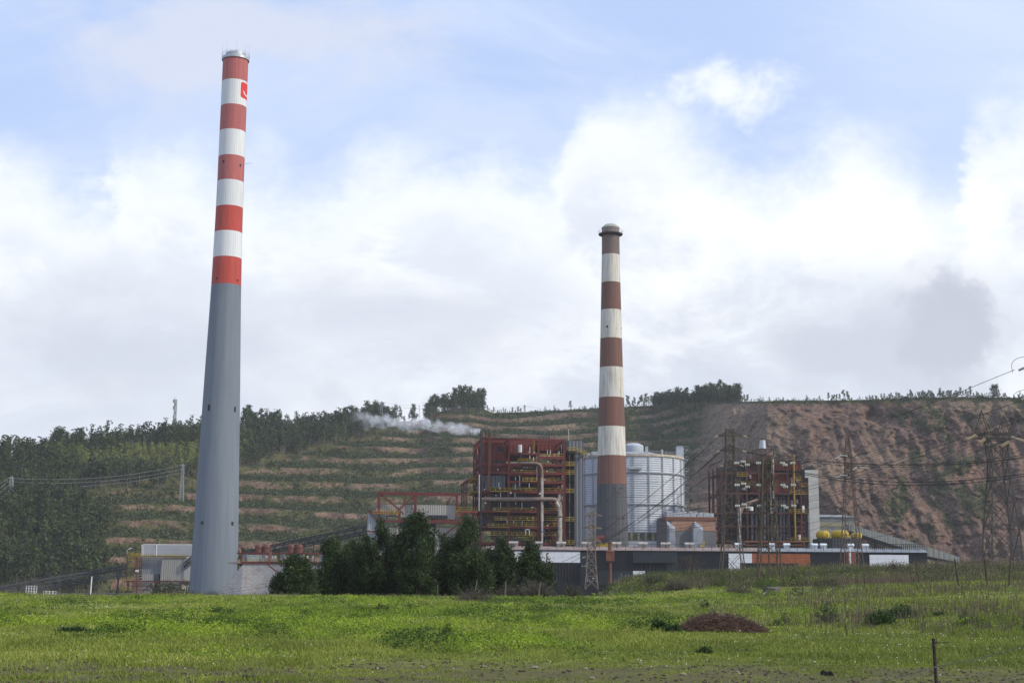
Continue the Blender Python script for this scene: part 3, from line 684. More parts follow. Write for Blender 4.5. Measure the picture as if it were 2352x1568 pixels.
YA = 575
A, AX, Arad, Az, Azf = chimney('tall_chimney', 'tallest chimney with red and white bands over a blue grey concrete base', YA, None,
    [(150, 541.5, 28.6), (300, 535.5, 29.3), (471, 528, 30.2), (650, 519.7, 33.4), (760, 514.7, 36.8), (861, 510.2, 40.2), (1000, 504.6, 44.2), (1178, 497, 49.3), (1350, 491.5, 54.8)],
    [(519, 650, 0), (522, 587, 1), (525, 528, 2), (528, 470, 1), (531, 411, 2), (533, 354, 3), (535, 295, 2), (537, 237.5, 3), (540, 180.5, 2), (542, 130, 3)],
    [M_CONC, M_RED, M_WHITE, M_REDOLD, M_SEAM], 130, ribs=36)
def cap_a():
    r = Arad(Az); cap = MB(); cap.lathe(AX, YA, [(r + .5, Az), (r + .5, Az + 1.1), (r * .82, Az + 1.2), (r * .82, Az + 3.0), (r * .7, Az + 3.2)], 48); cap.build('steel_cap', M_STEEL, A, smooth=True)
    rl = MB()
    for k in range(32):
        a = 2 * pi * k / 32; x, y = AX + (r + .45) * cos(a), YA + (r + .45) * sin(a); rl.bar((x, y, Az + 1.1), (x, y, Az + 2.9), .07)
        a2 = 2 * pi * (k + 1) / 32; x2, y2 = AX + (r + .45) * cos(a2), YA + (r + .45) * sin(a2)
        rl.bar((x, y, Az + 2.9), (x2, y2, Az + 2.9), .07); rl.bar((x, y, Az + 2.0), (x2, y2, Az + 2.0), .05)
    rl.build('railing', M_STEEL, A)
    for k in range(8):
        a = 2 * pi * (k + .3) / 8; x, y = AX + (r + .3) * cos(a), YA + (r + .3) * sin(a)
        MB().tube([(x, y, Az + .5), (x, y, Az + 7)], [.07, .03], 5).build('lightning_rod', M_STEEL, A)
    for px, py, w, h in ((519, 371, .9, 1.2), (555.5, 380, .8, 1.2), (504.5, 639, .9, .9), (549, 644, .9, .9), (488, 936, 1.2, 2.4), (544, 940, 1.0, 2.2), (474, 1200, 1.2, 1.2), (539, 1202, 1.2, 1.5)):
        opening(A, AX, YA, Arad, px, py, w, h)
    # lamp arm
    X = P(557, 380, YA)[0]; z = zpx(557, 380, YA); MB().bar((X - .5, YA - 1, z), (X + 4.2, YA - 1.5, z + .6), .1).build('lamp_arm', M_STEEL, A)
    # emblem: a rounded square wrapped round the shaft with a white smile
    zc = zpx(560, 213, YA); H2 = (zpx(560, 195, YA) - zpx(560, 231, YA)) / 2; rc = Arad(zc)
    ac = -pi / 2 + R_(78); ha = H2 / rc
    def wrap(name, outline_fn, off, m, n=40):
        mb = MB(); 
        us = np.linspace(-1, 1, n + 1)
        for i in range(n):
            for (u0, u1) in ((us[i], us[i + 1]),):
                lo0, hi0 = outline_fn(u0); lo1, hi1 = outline_fn(u1)
                q = []
                for u, zz_ in ((u0, lo0), (u1, lo1), (u1, hi1), (u0, hi0)):
                    a = ac + u * ha; z_ = zc + zz_ * H2; r_ = Arad(z_) + off; q.append((AX + r_ * cos(a), YA + r_ * sin(a), z_))
                mb.quad(*q)
        return mb.build(name, m, em)
    em_m = mat('emblem_red', (.72, .035, .035), (.62, .03, .03), .3)
    def rounded(u):
        c = .32; e = abs(u) - (1 - c)
        h = 1.0 if e <= 0 else (1 - c) + math.sqrt(max(0, c * c - e * e))
        return -h, h
    global em
    em = A; sq = wrap('emblem', rounded, .06, em_m)
    em = sq; 
    mb = MB(); pts = []
    for k in range(25):
        th = R_(200 + 140 * k / 24); pts.append((.62 * cos(th), .12 + .68 * sin(th)))
    for k in range(24):
        (u0, v0), (u1, v1) = pts[k], pts[k + 1]; d = math.hypot(u1 - u0, v1 - v0); nx, ny = -(v1 - v0) / d * .085, (u1 - u0) / d * .085
        q = []
        for u, v in ((u0 - nx, v0 - ny), (u1 - nx, v1 - ny), (u1 + nx, v1 + ny), (u0 + nx, v0 + ny)):
            a = ac + u * ha; z_ = zc + v * H2; r_ = Arad(z_) + .12; q.append((AX + r_ * cos(a), YA + r_ * sin(a), z_))
        mb.quad(*q)
    mb.build('smile_mark', M_WHITE, sq)
cap_a()

YB = 485
B, BX, Brad, Bz, Bzf = chimney('old_chimney', 'shorter old chimney with brown and stained white bands and a ringed top', YB, None,
    [(560, 1402.3, 20.0), (647, 1402.8, 21.8), (711, 1403.4, 23.3), (842, 1404, 26.5), (975, 1404.8, 30.7), (1045, 1405.3, 32.4), (1110, 1405.6, 34.1), (1250, 1406.3, 37.2)],
    [(1405, 1110, 0), (1405, 1044, 1), (1404, 977, 2), (1404, 910, 1), (1404, 840.5, 2), (1403, 774, 1), (1403, 708.5, 2), (1402, 645.5, 1), (1402, 581.5, 2), (1402, 521, 3)],
    [M_GREYC, M_BROWN, M_WHITE2, M_BROWNGREY, M_SEAM], 524, ribs=28)
def cap_b():
    r = Brad(Bz); m = mat('cap_concrete', (.40, .38, .33), (.30, .28, .24), 1)
    MB().lathe(BX, YB, [(r + .1, Bz), (r + .15, Bz + .35), (r * .98, Bz + .6), (r * .62, Bz + 1.5), (r * .15, Bz + 1.65)], 48).build('domed_cap', m, B)
    zp = Bzf(1402, 534.5); pl = MB(); r1 = Brad(zp)
    pl.lathe(BX, YB, [(r1 - .1, zp - .7), (r1 + 1.2, zp), (r1 + 1.2, zp + .25), (r1 - .1, zp + .25)], 48); pf = pl.build('platform', mat('dark_steel', (.06, .06, .065), (.09, .07, .06), 1), B)
    rl = MB()
    for k in range(28):
        a = 2 * pi * k / 28; a2 = 2 * pi * (k + 1) / 28; f = lambda a, z: (BX + (r1 + 1.15) * cos(a), YB + (r1 + 1.15) * sin(a), z)
        rl.bar(f(a, zp + .25), f(a, zp + 1.5), .05)
        for h in (.8, 1.5): rl.bar(f(a, zp + h), f(a2, zp + h), .05)
    rl.build('railing', M_STEEL, pf)
    rg = np.random.default_rng(3)
    opening(B, BX, YB, Brad, 1393, 750, .55, .8)
    opening(B, BX, YB, Brad, 1434, 754, .4, .6)
    # dark scars and holes on the grey foot
    for k in range(34):
        py = rg.choice([1121, 1126, 1131, 1136, 1150, 1190, 1202, 1226, 1238]) + rg.uniform(-2, 2); px = rg.uniform(1378, 1437) if py < 1160 else rg.uniform(1415, 1440)
        opening(B, BX, YB, Brad, px, py, rg.uniform(.2, .6), rg.uniform(.2, .45), 'weep_hole')
cap_b()

# ---------------------------------------------------------------- facade helper
class Fac:
    """an upright plane through the ground point below picture column px0 at distance Y0, turned by ang"""
    def __init__(s, px0, Y0, ang=0.0, pyref=1250):
        o = P(px0, pyref, Y0); s.O = np.array([o[0], Y0]); s.e = np.array([cos(ang), sin(ang)]); s.n = np.array([-sin(ang), cos(ang)])
    def uz(s, px, py, w=0.0):
        d = ray(px, py); o = s.O + s.n * w
        k = (o @ s.n) / (d[:2] @ s.n); p = d[:2] * k
        return (p - s.O) @ s.e, CAMZ + d[2] * k
    def pt(s, u, w, z):
        p = s.O + s.e * u + s.n * w; return (p[0], p[1], z)
    def px(s, px, py, w=0.0):
        u, z = s.uz(px, py, w); return s.pt(u, w, z)
    def rbox(s, mb, u0, u1, w0, w1, z0, z1):
        return mb.quadbox([s.pt(u0, w0, z0), s.pt(u1, w0, z0), s.pt(u1, w1, z0), s.pt(u0, w1, z0), s.pt(u0, w0, z1), s.pt(u1, w0, z1), s.pt(u1, w1, z1), s.pt(u0, w1, z1)])
    def box(s, mb, x0, x1, y0, y1, w0=0.0, w1=1.0):      # picture rectangle on the plane w0, thickness to w1
        u0, z1 = s.uz(x0, (y0), w0); u1, _ = s.uz(x1, y0, w0); xm = (x0 + x1) / 2
        z1 = s.uz(xm, y0, w0)[1]; z0 = s.uz(xm, y1, w0)[1]
        return s.rbox(mb, u0, u1, w0, w1, z0, z1)
    def bar(s, mb, x0, y0, x1, y1, t, w=0.0, w2=None):
        return mb.bar(s.px(x0, y0, w), s.px(x1, y1, w if w2 is None else w2), t)
YEL = mat('yellow_paint', (.50, .345, .03), (.34, .23, .045), 1.2)
def walkway(F_, parent, x0, x1, yrail, yfloor, w, depth=1.2, step=1.6, col=YEL):
    u0, zf_ = F_.uz(x0, yfloor, w); u1, _ = F_.uz(x1, yfloor, w); zr = zf_ + 1.15
    d = MB(); F_.rbox(d, u0, u1, w, w + depth, zf_ - .18, zf_); o = d.build('walkway', col, parent)
    r = MB(); n = max(1, int(abs(u1 - u0) / step))
    for ww in (w, w + depth):
        for k in range(n + 1):
            u = u0 + (u1 - u0) * k / n; r.bar(F_.pt(u, ww, zf_), F_.pt(u, ww, zr), .09)
        for h in (.55, 1.15): r.bar(F_.pt(u0, ww, zf_ + h), F_.pt(u1, ww, zf_ + h), .085)
    r.build('railing', col, o)
    return o
def bend(pts, rad, n=6):
    """round the corners of a polyline"""
    out = [Vector(pts[0])]
    for i in range(1, len(pts) - 1):
        p, a, b = Vector(pts[i]), Vector(pts[i - 1]), Vector(pts[i + 1]); d1 = (a - p).normalized(); d2 = (b - p).normalized()
        r = min(rad, (a - p).length * .49, (b - p).length * .49)
        s, e = p + d1 * r, p + d2 * r
        for k in range(n + 1):
            t = k / n; out.append(s * (1 - t) ** 2 + p * 2 * t * (1 - t) + e * t * t)
    out.append(Vector(pts[-1])); return out
# ---------------------------------------------------------------- plant materials
def ribbed(name, col, col2, period=.6, rough=.6, ang=0.0, axis='X', dark=.75, metal=0.0, stain=.5):
    m = bpy.data.materials.new(name); m.use_nodes = True; g = NT(m.node_tree); b = g.n['Principled BSDF']
    b.inputs['Roughness'].default_value = rough; b.inputs['Metallic'].default_value = metal; b.inputs['Specular IOR Level'].default_value = .3
    tc = g.new('ShaderNodeTexCoord'); mp = g.new('ShaderNodeMapping'); mp.inputs['Rotation'].default_value = (0, 0, ang); g.link(tc.outputs['Object'], mp.inputs[0])
    w = g.new('ShaderNodeTexWave', wave_type='BANDS', bands_direction=axis, wave_profile='SIN'); w.inputs['Scale'].default_value = 1 / period / 3.18
    g.link(mp.outputs[0], w.inputs[0])
    mp2 = g.new('ShaderNodeMapping'); mp2.inputs['Scale'].default_value = (1, 1, .15); g.link(tc.outputs['Object'], mp2.inputs[0])
    f = g.ss(g.noise(mp2.outputs[0], .5, 6, .65), .35, .7)
    c = g.mix(g.math('MULTIPLY', f, stain), col, col2)
    c = g.mix(g.math('MULTIPLY', g.ss(w.outputs['Fac'], .0, .35), 1.0), tuple(x * dark for x in col), c)
    g.link(c, b.inputs['Base Color'])
    bn = g.new('ShaderNodeBump'); bn.inputs['Strength'].default_value = .8; bn.inputs['Distance'].default_value = .12
    g.link(w.outputs['Fac'], bn.inputs['Height']); g.link(bn.outputs[0], b.inputs['Normal'])
    return m
def panels(name, col, col2, pw, ph, mortar=(.02, .02, .02), rough=.6, ang=0.0, ms=.03, patch=.5):
    m = bpy.data.materials.new(name); m.use_nodes = True; g = NT(m.node_tree); b = g.n['Principled BSDF']
    b.inputs['Roughness'].default_value = rough; b.inputs['Specular IOR Level'].default_value = .3
    tc = g.new('ShaderNodeTexCoord'); sp = g.new('ShaderNodeSeparateXYZ'); g.link(tc.outputs['Object'], sp.inputs[0])
    br = g.new('ShaderNodeTexBrick', offset=0.0); g.link(g.comb(sp.outputs[0], sp.outputs[2], 0), br.inputs[0])
    br.inputs['Scale'].default_value = 1; br.inputs['Brick Width'].default_value = pw; br.inputs['Row Height'].default_value = ph
    br.inputs['Mortar Size'].default_value = ms; br.inputs['Bias'].default_value = -.2
    br.inputs['Color1'].default_value = col + (1,); br.inputs['Color2'].default_value = col2 + (1,); br.inputs['Mortar'].default_value = mortar + (1,)
    f = g.ss(g.noise(tc.outputs['Object'], .25, 6, .7), .4, .7)
    g.link(g.mix(g.math('MULTIPLY', f, patch), br.outputs[0], tuple(x * .6 for x in col)), b.inputs['Base Color'])
    return m
IRON = mat('red_oxide_iron', (.17, .028, .022), (.11, .028, .024), .5, rough=.65)
IRON_D = mat('dark_rusty_iron', (.10, .034, .026), (.055, .028, .024), .5, rough=.75)
REDPANEL = ribbed('red_sheet_cladding', (.15, .026, .02), (.10, .024, .02), 1.4, dark=.7)
MAROON = ribbed('maroon_sheet_cladding', (.17, .04, .035), (.09, .03, .028), 1.2, dark=.7)
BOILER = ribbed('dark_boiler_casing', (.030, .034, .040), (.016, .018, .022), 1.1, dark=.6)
GREYRIB = ribbed('grey_ribbed_sheet', (.17, .185, .21), (.11, .12, .14), 1.3, dark=.45)
PALE = ribbed('pale_ribbed_sheet', (.40, .38, .35), (.27, .25, .23), .8, dark=.75)
PALEG = ribbed('pale_grey_ribbed_sheet', (.36, .38, .40), (.24, .26, .28), .8, dark=.72)
DARKBOX = ribbed('dark_blue_sheet', (.05, .055, .07), (.035, .038, .048), .8, dark=.7)
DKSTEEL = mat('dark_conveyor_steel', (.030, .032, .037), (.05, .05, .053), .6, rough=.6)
RUSTY = mat('rusty_tube', (.22, .085, .045), (.13, .055, .035), .8, (1, 1, .3), .8)
PIPEBR = mat('weathered_pipe', (.26, .20, .165), (.18, .12, .095), .7, rough=.55)
PIPEAL = mat('bright_aluminium_sleeve', (.55, .52, .46), (.36, .33, .29), .8, rough=.4, metal=.45)
BLUE = mat('blue_paint', (.05, .16, .36), (.04, .12, .28), 1)
LAMPW = mat('white_fitting', (.75, .75, .72), (.6, .6, .58), 2)
CONCP = mat('pale_concrete', (.47, .46, .43), (.36, .35, .33), .35, (1, 1, .15), .85, detail=8)
PINK = mat('pinkish_concrete', (.31, .235, .21), (.22, .17, .155), .5, (1, 1, .3), .9)

# ---------------------------------------------------------------- boiler house (near, red)
def boiler_house():
    cx = lambda x: 1022.1 + x * .1977
    cy = lambda y: 964.7 + y * .1977
    F = Fac(1102, 500, R_(7)); D = 27
    t = thing('boiler_house', F.pt(0, 0, -3), 'large open red steel boiler house with yellow railed walkways and pale pipes', 'boiler house')
    g = MB()
    cols = [400, 740, 1085, 1385]; zt = F.uz(cx(420), cy(222))[1]; z0 = -3
    us = [F.uz(cx(c), cy(700))[0] for c in cols]; us[0] = 0.2
    ztr = [F.uz(cx(c), cy(y))[1] for c, y in ((405, 222), (740, 226), (1085, 235), (1385, 242))]
    ws = [0, 9, 18, D]
    for iu, u in enumerate(us):
        for w in ws:
            g.bar(F.pt(u, w, z0), F.pt(u, w, zt), .75 if w == 0 else .6)
    floors = [222, 385, 515, 612, 715, 830, 1060, 1240, 1430]
    zfl = [F.uz(cx(740), cy(y))[1] for y in floors]
    for k, z in enumerate(zfl):
        for w in ws:
            segs = [(0, 3)]
            if floors[k] == 385: segs = [(1, 2)]
            if floors[k] == 715: segs = [(1, 3)]
            for a, b in segs: g.bar(F.pt(us[a], w, z), F.pt(us[b], w, z), .55 if floors[k] not in (830, 1060, 1240) else .8, .8)
        for u in us: g.bar(F.pt(u, 0, z), F.pt(u, D, z), .45)
    z430 = F.uz(cx(1230), cy(438))[1]; g.bar(F.pt(us[2], 0, z430), F.pt(us[3], 0, z430), .8, .9); g.bar(F.pt(us[3], 0, z430), F.pt(us[3], 12, z430), .6)
    # braces
    def br(x0, y0, x1, y1, th=.35, w=-.1): F.bar(g, cx(x0), cy(y0), cx(x1), cy(y1), th, w)
    for q in ((760, 300, 840, 375), (845, 300, 770, 375), (740, 715, 755, 820), (1085, 720, 1105, 830), (1085, 1060, 1105, 1240), (1385, 720, 1410, 830), (1385, 1080, 1400, 1240),
              (1385, 1250, 1410, 1420), (425, 600, 540, 540), (1200, 1260, 1290, 1420), (1080, 1250, 1110, 1350), (1085, 620, 1105, 700), (740, 620, 755, 700), (1290, 350, 1385, 240)): br(*q)
    # side braces on the left face
    for k in range(0, len(zfl) - 1):
        for a, b in ((0, 9), (9, 18), (18, 27)):
            if (k + a // 9) % 2 == 0: g.bar(F.pt(0.2, a, zfl[k]), F.pt(.2, b, zfl[k + 1]), .3)
            elif k % 2: g.bar(F.pt(0.2, b, zfl[k]), F.pt(.2, a, zfl[k + 1]), .3)
    # inner grid of thinner steel
    rg = np.random.default_rng(21)
    for z in zfl[2:]:
        for w in (3, 6, 12, 15): g.bar(F.pt(us[1], w, z), F.pt(us[3], w, z), .3)
    for k in range(26):
        u = rg.uniform(us[0] + 1, us[3] - 1); w = rg.uniform(.5, 3); i = rg.integers(2, 8); g.bar(F.pt(u, w, zfl[i]), F.pt(u, w, zfl[i + 1]), .22)
    g.build('steel_frame', IRON, t)
    # left side bulge frame at cx 220..275, y 620-700
    s = MB()
    zA = zfl[3]; zB = F.uz(cx(245), cy(690))[1]
    for w in (6, 13, 20, 27):
        s.bar(F.pt(-4.5, w, zB), F.pt(.2, w, zB + 2), .3); s.bar(F.pt(-4.2, w, z0), F.pt(-4.2, w, zB), .4)
    s.bar(F.pt(-4.5, 3, zB), F.pt(-4.5, 27, zB), .5); s.bar(F.pt(-4.2, 6, zfl[6]), F.pt(-4.2, 27, zfl[6]), .4); s.bar(F.pt(-4.2, 6, zfl[5]), F.pt(-4.2, 27, zfl[5]), .4)
    s.build('side_gantry', IRON, t)
    # casing and panels
    c = MB(); F.rbox(c, us[0] + 1.5, us[1] - .6, 3.0, 25, zfl[3] + .5, zfl[0] - .9); c.build('upper_cladding', REDPANEL, t)
    c = MB(); F.rbox(c, us[1] + .6, us[2] - .5, 8, 25, zfl[1] + .4, zfl[0] - .8); c.build('middle_cladding', REDPANEL, t)
    c = MB(); F.rbox(c, us[2] + .5, us[3] - .8, 6, 24, F.uz(cx(1230), cy(352), 6)[1], zfl[0] - .8); c.build('right_cladding', REDPANEL, t)
    for x0, x1, y0, y1 in ((608, 688, 310, 362), (545, 700, 470, 508), (880, 960, 560, 602)):
        c = MB(); F.box(c, cx(x0), cx(x1), cy(y0), cy(y1), 2.9, 3.4); c.build('dark_louvre', BOILER, t)
    c = MB(); F.rbox(c, us[0] + 4, us[2] + 1, 7, 24, zfl[6], zfl[3] - .6); c.build('boiler_casing', BOILER, t)
    c = MB(); F.rbox(c, us[0] + 6, us[2] - 1, 8, 23, zfl[8] + 3, zfl[6] - .5); c.build('furnace_casing', BOILER, t)
    c = MB(); F.rbox(c, us[2] + 2, us[3] - 1.5, 11, 23, zfl[8], zfl[3] - 3); c.build('rear_casing', BOILER, t)
    c = MB(); F.box(c, cx(530), cx(700), cy(640), cy(780), 3.5, 6.8); c.build('sheet_panel', GREYRIB, t)
    c = MB(); F.box(c, cx(1210), cx(1262), cy(560), cy(612), 5, 9); c.build('control_cabin', PALEG, t)
    for q, (x0, x1, y0, y1, w) in enumerate(((425, 520, 640, 800, 5), (560, 740, 650, 700, 5.5), (780, 880, 740, 800, 4.5), (440, 560, 1090, 1220, 4), (600, 740, 1130, 1150, 5), (810, 900, 860, 900, 5), (905, 1060, 540, 560, 4))):
        c = MB(); F.box(c, cx(x0), cx(x1), cy(y0), cy(y1), w, w + 2.5); c.build('duct_box', (GREYRIB if q % 2 == 0 else DARKBOX), t)
    # walkways
    for (x0, x1, y0, y1, w) in ((850, 1062, 455, 480, .2), (905, 1065, 668, 703, -.9), (1145, 1340, 690, 713, .6), (530, 755, 785, 820, -.8), (765, 1062, 785, 820, -.4), (1145, 1345, 800, 825, .8),
          (560, 750, 1025, 1052, -.6), (765, 1062, 1025, 1052, .3), (1145, 1300, 1040, 1060, .6), (580, 655, 1118, 1155, -1.0), (660, 875, 1118, 1155, .4), (876, 958, 1115, 1155, -1.2), (960, 1068, 1125, 1158, .5), (1145, 1300, 1125, 1155, .5),
          (500, 745, 1205, 1238, -.8), (765, 830, 1192, 1218, -.2), (830, 1068, 1202, 1222, .6), (1145, 1330, 1210, 1228, .6), (505, 715, 1298, 1328, -.6), (718, 1060, 1298, 1332, .4), (850, 995, 1325, 1355, -1.2),
          (1095, 1385, 405, 428, -.3), (1110, 1230, 490, 515, .5), (1145, 1290, 1310, 1333, .6), (1170, 1290, 1400, 1425, .4), (425, 560, 1412, 1428, .4), (1090, 1340, 594, 614, .9), (770, 1060, 592, 612, .3)):
        walkway(F, t, cx(x0), cx(x1), cy(y0), cy(y1), w)
    for y in (520, 618, 833, 1162, 1432):
        walkway(F, t, cx(1388), cx(1500), cy(y - 30), cy(y), .4)
    # side walkways on the left face
    for z in (zfl[5], zfl[4] + 1, zfl[6]):
        r = MB(); r.box(0, 0, 0, 0, 0, 0); r.v = []; r.f = []; r.mi = []
        F.rbox(r, -2.2, 0, 4, 26, z, z + .2)
        for k in range(12):
            w = 4 + 2 * k; r.bar(F.pt(-2.2, w, z), F.pt(-2.2, w, z + 1.1), .08)
        r.bar(F.pt(-2.2, 4, z + 1.1), F.pt(-2.2, 26, z + 1.1), .08); r.build('side_walkway', YEL, t)
    # stairs on the right bay
    lev = [465, 520, 615, 713, 828, 940, 1058, 1155, 1235, 1330, 1430]
    for k in range(len(lev) - 1):
        x0, x1 = (1205, 1335)
        st = MB(); p = F.px(cx(x0), cy(lev[k]), .9); q = F.px(cx(x1), cy(lev[k + 1]), .9)
        st.bar(p, q, .35, .45); st.bar(np.array(p) + (0, 0, 1.0), np.array(q) + (0, 0, 1.0), .09)
        for i in range(7): a = np.array(p) + (np.array(q) - np.array(p)) * i / 6; st.bar(a, a + (0, 0, 1.0), .07)
        st.build('stair_flight', IRON if k % 2 else IRON_D, t)
    # pipes
    def pipe(pts, r, m, name='pipe', w=-.9, rad=3.2, seg=14):
        P3 = [F.px(cx(x), cy(y), w if len(q) == 0 else q[0]) for x, y, *q in pts]
        mb = MB(); mb.tube(bend(P3, rad, 8) if len(P3) > 2 else P3, r, seg); return mb.build(name, m, t, smooth=True)
    pipe([(860, 497, 3.0), (875, 497), (1127, 497), (1127, 700)], .52, PIPEBR, rad=4)
    pipe([(1127, 672), (1127, 1180)], .54, PIPEAL, 'pipe_sleeve')
    pipe([(1127, 1100), (1127, 1408)], .42, PIPEAL, 'pipe')
    pipe([(405, 925, 4.0), (430, 917), (1336, 917), (1336, 1120)], .74, PIPEBR, rad=5.5, w=-1.6)
    pipe([(1336, 1130), (1336, 1425)], .74, PIPEAL, 'pipe_sleeve', w=-1.6)
    pipe([(1290, 945), (1330, 1010), (1338, 1110)], .78, PIPEAL, 'pipe_sleeve', w=-1.6, rad=3)
    pipe([(520, 150), (518, 500), (510, 640)], .46, PIPEBR if False else RUSTY, 'rusty_stack', w=-.7)
    pipe([(508, 640), (505, 820)], .62, RUSTY, 'rusty_stack', w=-.7)
    pipe([(415, 118), (415, 640), (413, 1290)], .21, DKSTEEL, 'steam_stack', w=-.9)
    pipe([(398, 630), (395, 1050)], .15, LAMPW, 'thin_pipe', w=-1.1)
    for x, y, r in ((433, 140, .16), (473, 150, .2), (504, 148, .2), (1216, 175, .16), (1243, 175, .16), (1267, 175, .16), (862, 155, .2)):
        pipe([(x, y), (x, 240)], r, IRON if x > 1200 or x < 600 else RUSTY, 'vent_stack', w=2)
        pipe([(x - 3, y - 7), (x, y)], r * 1.4, DKSTEEL, 'stack_cowl', w=2, seg=8)
    for x in (1216, 1243, 1267): pipe([(x, 240), (x, 395)], .14, IRON, 'vent_pipe', w=.4)
    for x, y0, y1 in ((985, 310, 380), (1190, 345, 400), (1224, 345, 400), (820, 660, 700), (627, 720, 780), (816, 735, 800), (978, 725, 780), (868, 640, 760), (645, 840, 890), (813, 840, 890), (645, 950, 1020), (820, 950, 980),
                      (895, 950, 1030), (1028, 1000, 1020), (720, 1150, 1200), (800, 1165, 1200), (900, 1165, 1210), (985, 410, 450), (1028, 425, 470), (1325, 360, 420), (1068, 530, 700), (1337, 850, 930), (1325, 860, 930)):
        pipe([(x, y0), (x, y1)], .10, LAMPW, 'thin_pipe', w=-.2, seg=6)
    pipe([(935, 1330), (935, 1268), (980, 1268), (980, 1330)], .16, LAMPW, 'bent_pipe', w=-.4, rad=.4, seg=8)
    pipe([(530, 1360), (620, 1350), (760, 1395), (1000, 1395), (1035, 1435)], .75, mat('sooty_duct', (.07, .065, .06), (.13, .09, .07), .8), 'soot_duct', w=1.5, rad=3)
    pipe([(515, 850), (515, 1020), (490, 1100), (540, 1200)], .5, RUSTY, 'rusty_duct', w=4, rad=2)
    dr = MB(); p = F.px(cx(870), cy(375), 1); q = F.px(cx(870), cy(285), 1); dr.tube([p, q], .75, 16); dr.build('drum', LAMPW, t, smooth=True)
    d2 = MB(); d2.tube([F.px(cx(880), cy(430), .5), F.px(cx(880), cy(402), .5)], .3, 10); d2.build('blue_valve', BLUE, t)
    for x in (1117, 1146):
        v = MB(); p = np.array(F.px(cx(x), cy(1286), -1.9)); v.ell(p, .36, .36, .36, 12, 8); v.build('blue_valve', BLUE, t, smooth=True)
    for x, y in ((765, 843), (1105, 851), (470, 960)):
        v = MB(); p = np.array(F.px(cx(x), cy(y), -1.2)); v.tube([p, p + np.array([0, .35, 0])], .33, 12); v.build('round_gauge', LAMPW, t)
    for x, y in ((640, 791), (592, 872), (1160, 690), (580, 1032), (555, 1212), (1190, 1222), (980, 372), (1035, 375), (1213, 410), (1185, 592), (460, 803), (1200, 482), (1010, 1012), (612, 572), (805, 580), (888, 577)):
        v = MB(); p = F.px(cx(x), cy(y), -.9); v.box(p[0] - .22, p[0] + .22, p[1] - .1, p[1] + .1, p[2] - .14, p[2] + .14); v.build('lamp_box', LAMPW, t)
    ld = MB()
    for dx in (-.3, .3): ld.bar(np.array(F.px(cx(1032), cy(375), -.2)) + (dx, 0, 0), np.array(F.px(cx(1032), cy(205), -.2)) + (dx, 0, 0), .08)
    p = np.array(F.px(cx(1032), cy(375), -.2)); q = np.array(F.px(cx(1032), cy(205), -.2))
    for k in range(18): a = p + (q - p) * k / 17; ld.bar(a - (.3, 0, 0), a + (.3, 0, 0), .05)
    ld.build('ladder', YEL, t)
    # annex frame low at the left (cx 190..380, y 1065)
    an = MB()
    F.bar(an, cx(190), cy(1066), cx(380), cy(1066), .7, -2); F.bar(an, cx(190), cy(1066), cx(132), cy(1100), .6, -2); F.bar(an, cx(186), cy(1066), cx(186), cy(1430), .6, -2); F.bar(an, cx(352), cy(1066), cx(352), cy(1430), .5, -2)
    F.bar(an, cx(188), cy(1150), cx(352), cy(1150), .3, -2); F.bar(an, cx(188), cy(1300), cx(380), cy(1245), .3, -2)
    an.build('porch_frame', IRON, t)
    # lift tower
    L = thing('lift_tower', F.px(cx(1505), cy(1440), 2) * np.array([1, 1, 0]) if False else (F.px(cx(1555), cy(1440), 2)[0], F.px(cx(1555), cy(1440), 2)[1], -3), 'tall grey ribbed lift tower with a dark head house right of the red boiler house', 'tower')
    def slab(name, x0, x1, y0, y1, w0, w1, m, par):
        b = MB(); u0, z1 = F.uz(cx(x0), cy(y0), w0); u1, _ = F.uz(cx(x1), cy(y0), w0); zb = -3 if y1 is None else F.uz(cx(x0), cy(y1), w0)[1]
        F.rbox(b, u0, u1, w0, w1, zb, z1); return b.build(name, m, par)
    slab('shaft', 1505, 1608, 368, None, 2, 9, GREYRIB, L)
    slab('head_house', 1436, 1606, 238, 378, 1.6, 10, GREYRIB, L)
    slab('dark_bay', 1400, 1435.5, 240, 378, 1.7, 10, DARKBOX, L)
    for x in (1420, 1484): 
        b = MB(); u, _ = F.uz(cx(x), cy(500), 4); zt_ = F.uz(cx(x), cy(376), 4)[1]; F.rbox(b, u - .75, u + .75, 4, 5.2, -3, zt_); b.build('post', mat('dark_post', (.045, .02, .018), (.03, .03, .032), .6), L)
    w1 = walkway(F, L, cx(1432), cx(1535), cy(315), cy(347), .4, 1.2); w2 = walkway(F, L, cx(1590), cx(1645), cy(350), cy(388), .4, 1.2)
    st = MB(); p = np.array(F.px(cx(1535), cy(347), .5)); q = np.array(F.px(cx(1592), cy(388), .5)); st.bar(p, q, .8, .2); st.bar(p + (0, 0, 1.1), q + (0, 0, 1.1), .09); st.bar(p + (0, 0, .55), q + (0, 0, .55), .09); st.build('stair_flight', YEL, L)
    fl = MB(); fl.tube([F.px(cx(1437), cy(238), 3), F.px(cx(1437), cy(100), 3)], .07, 6); fl.build('lightning_rod', LAMPW, L)
    st = MB(); F.bar(st, cx(1640), cy(395), cx(1612), cy(470), .15, .5); st.build('stay', IRON, L)
    # small extras at its foot
    return F
F1 = boiler_house()

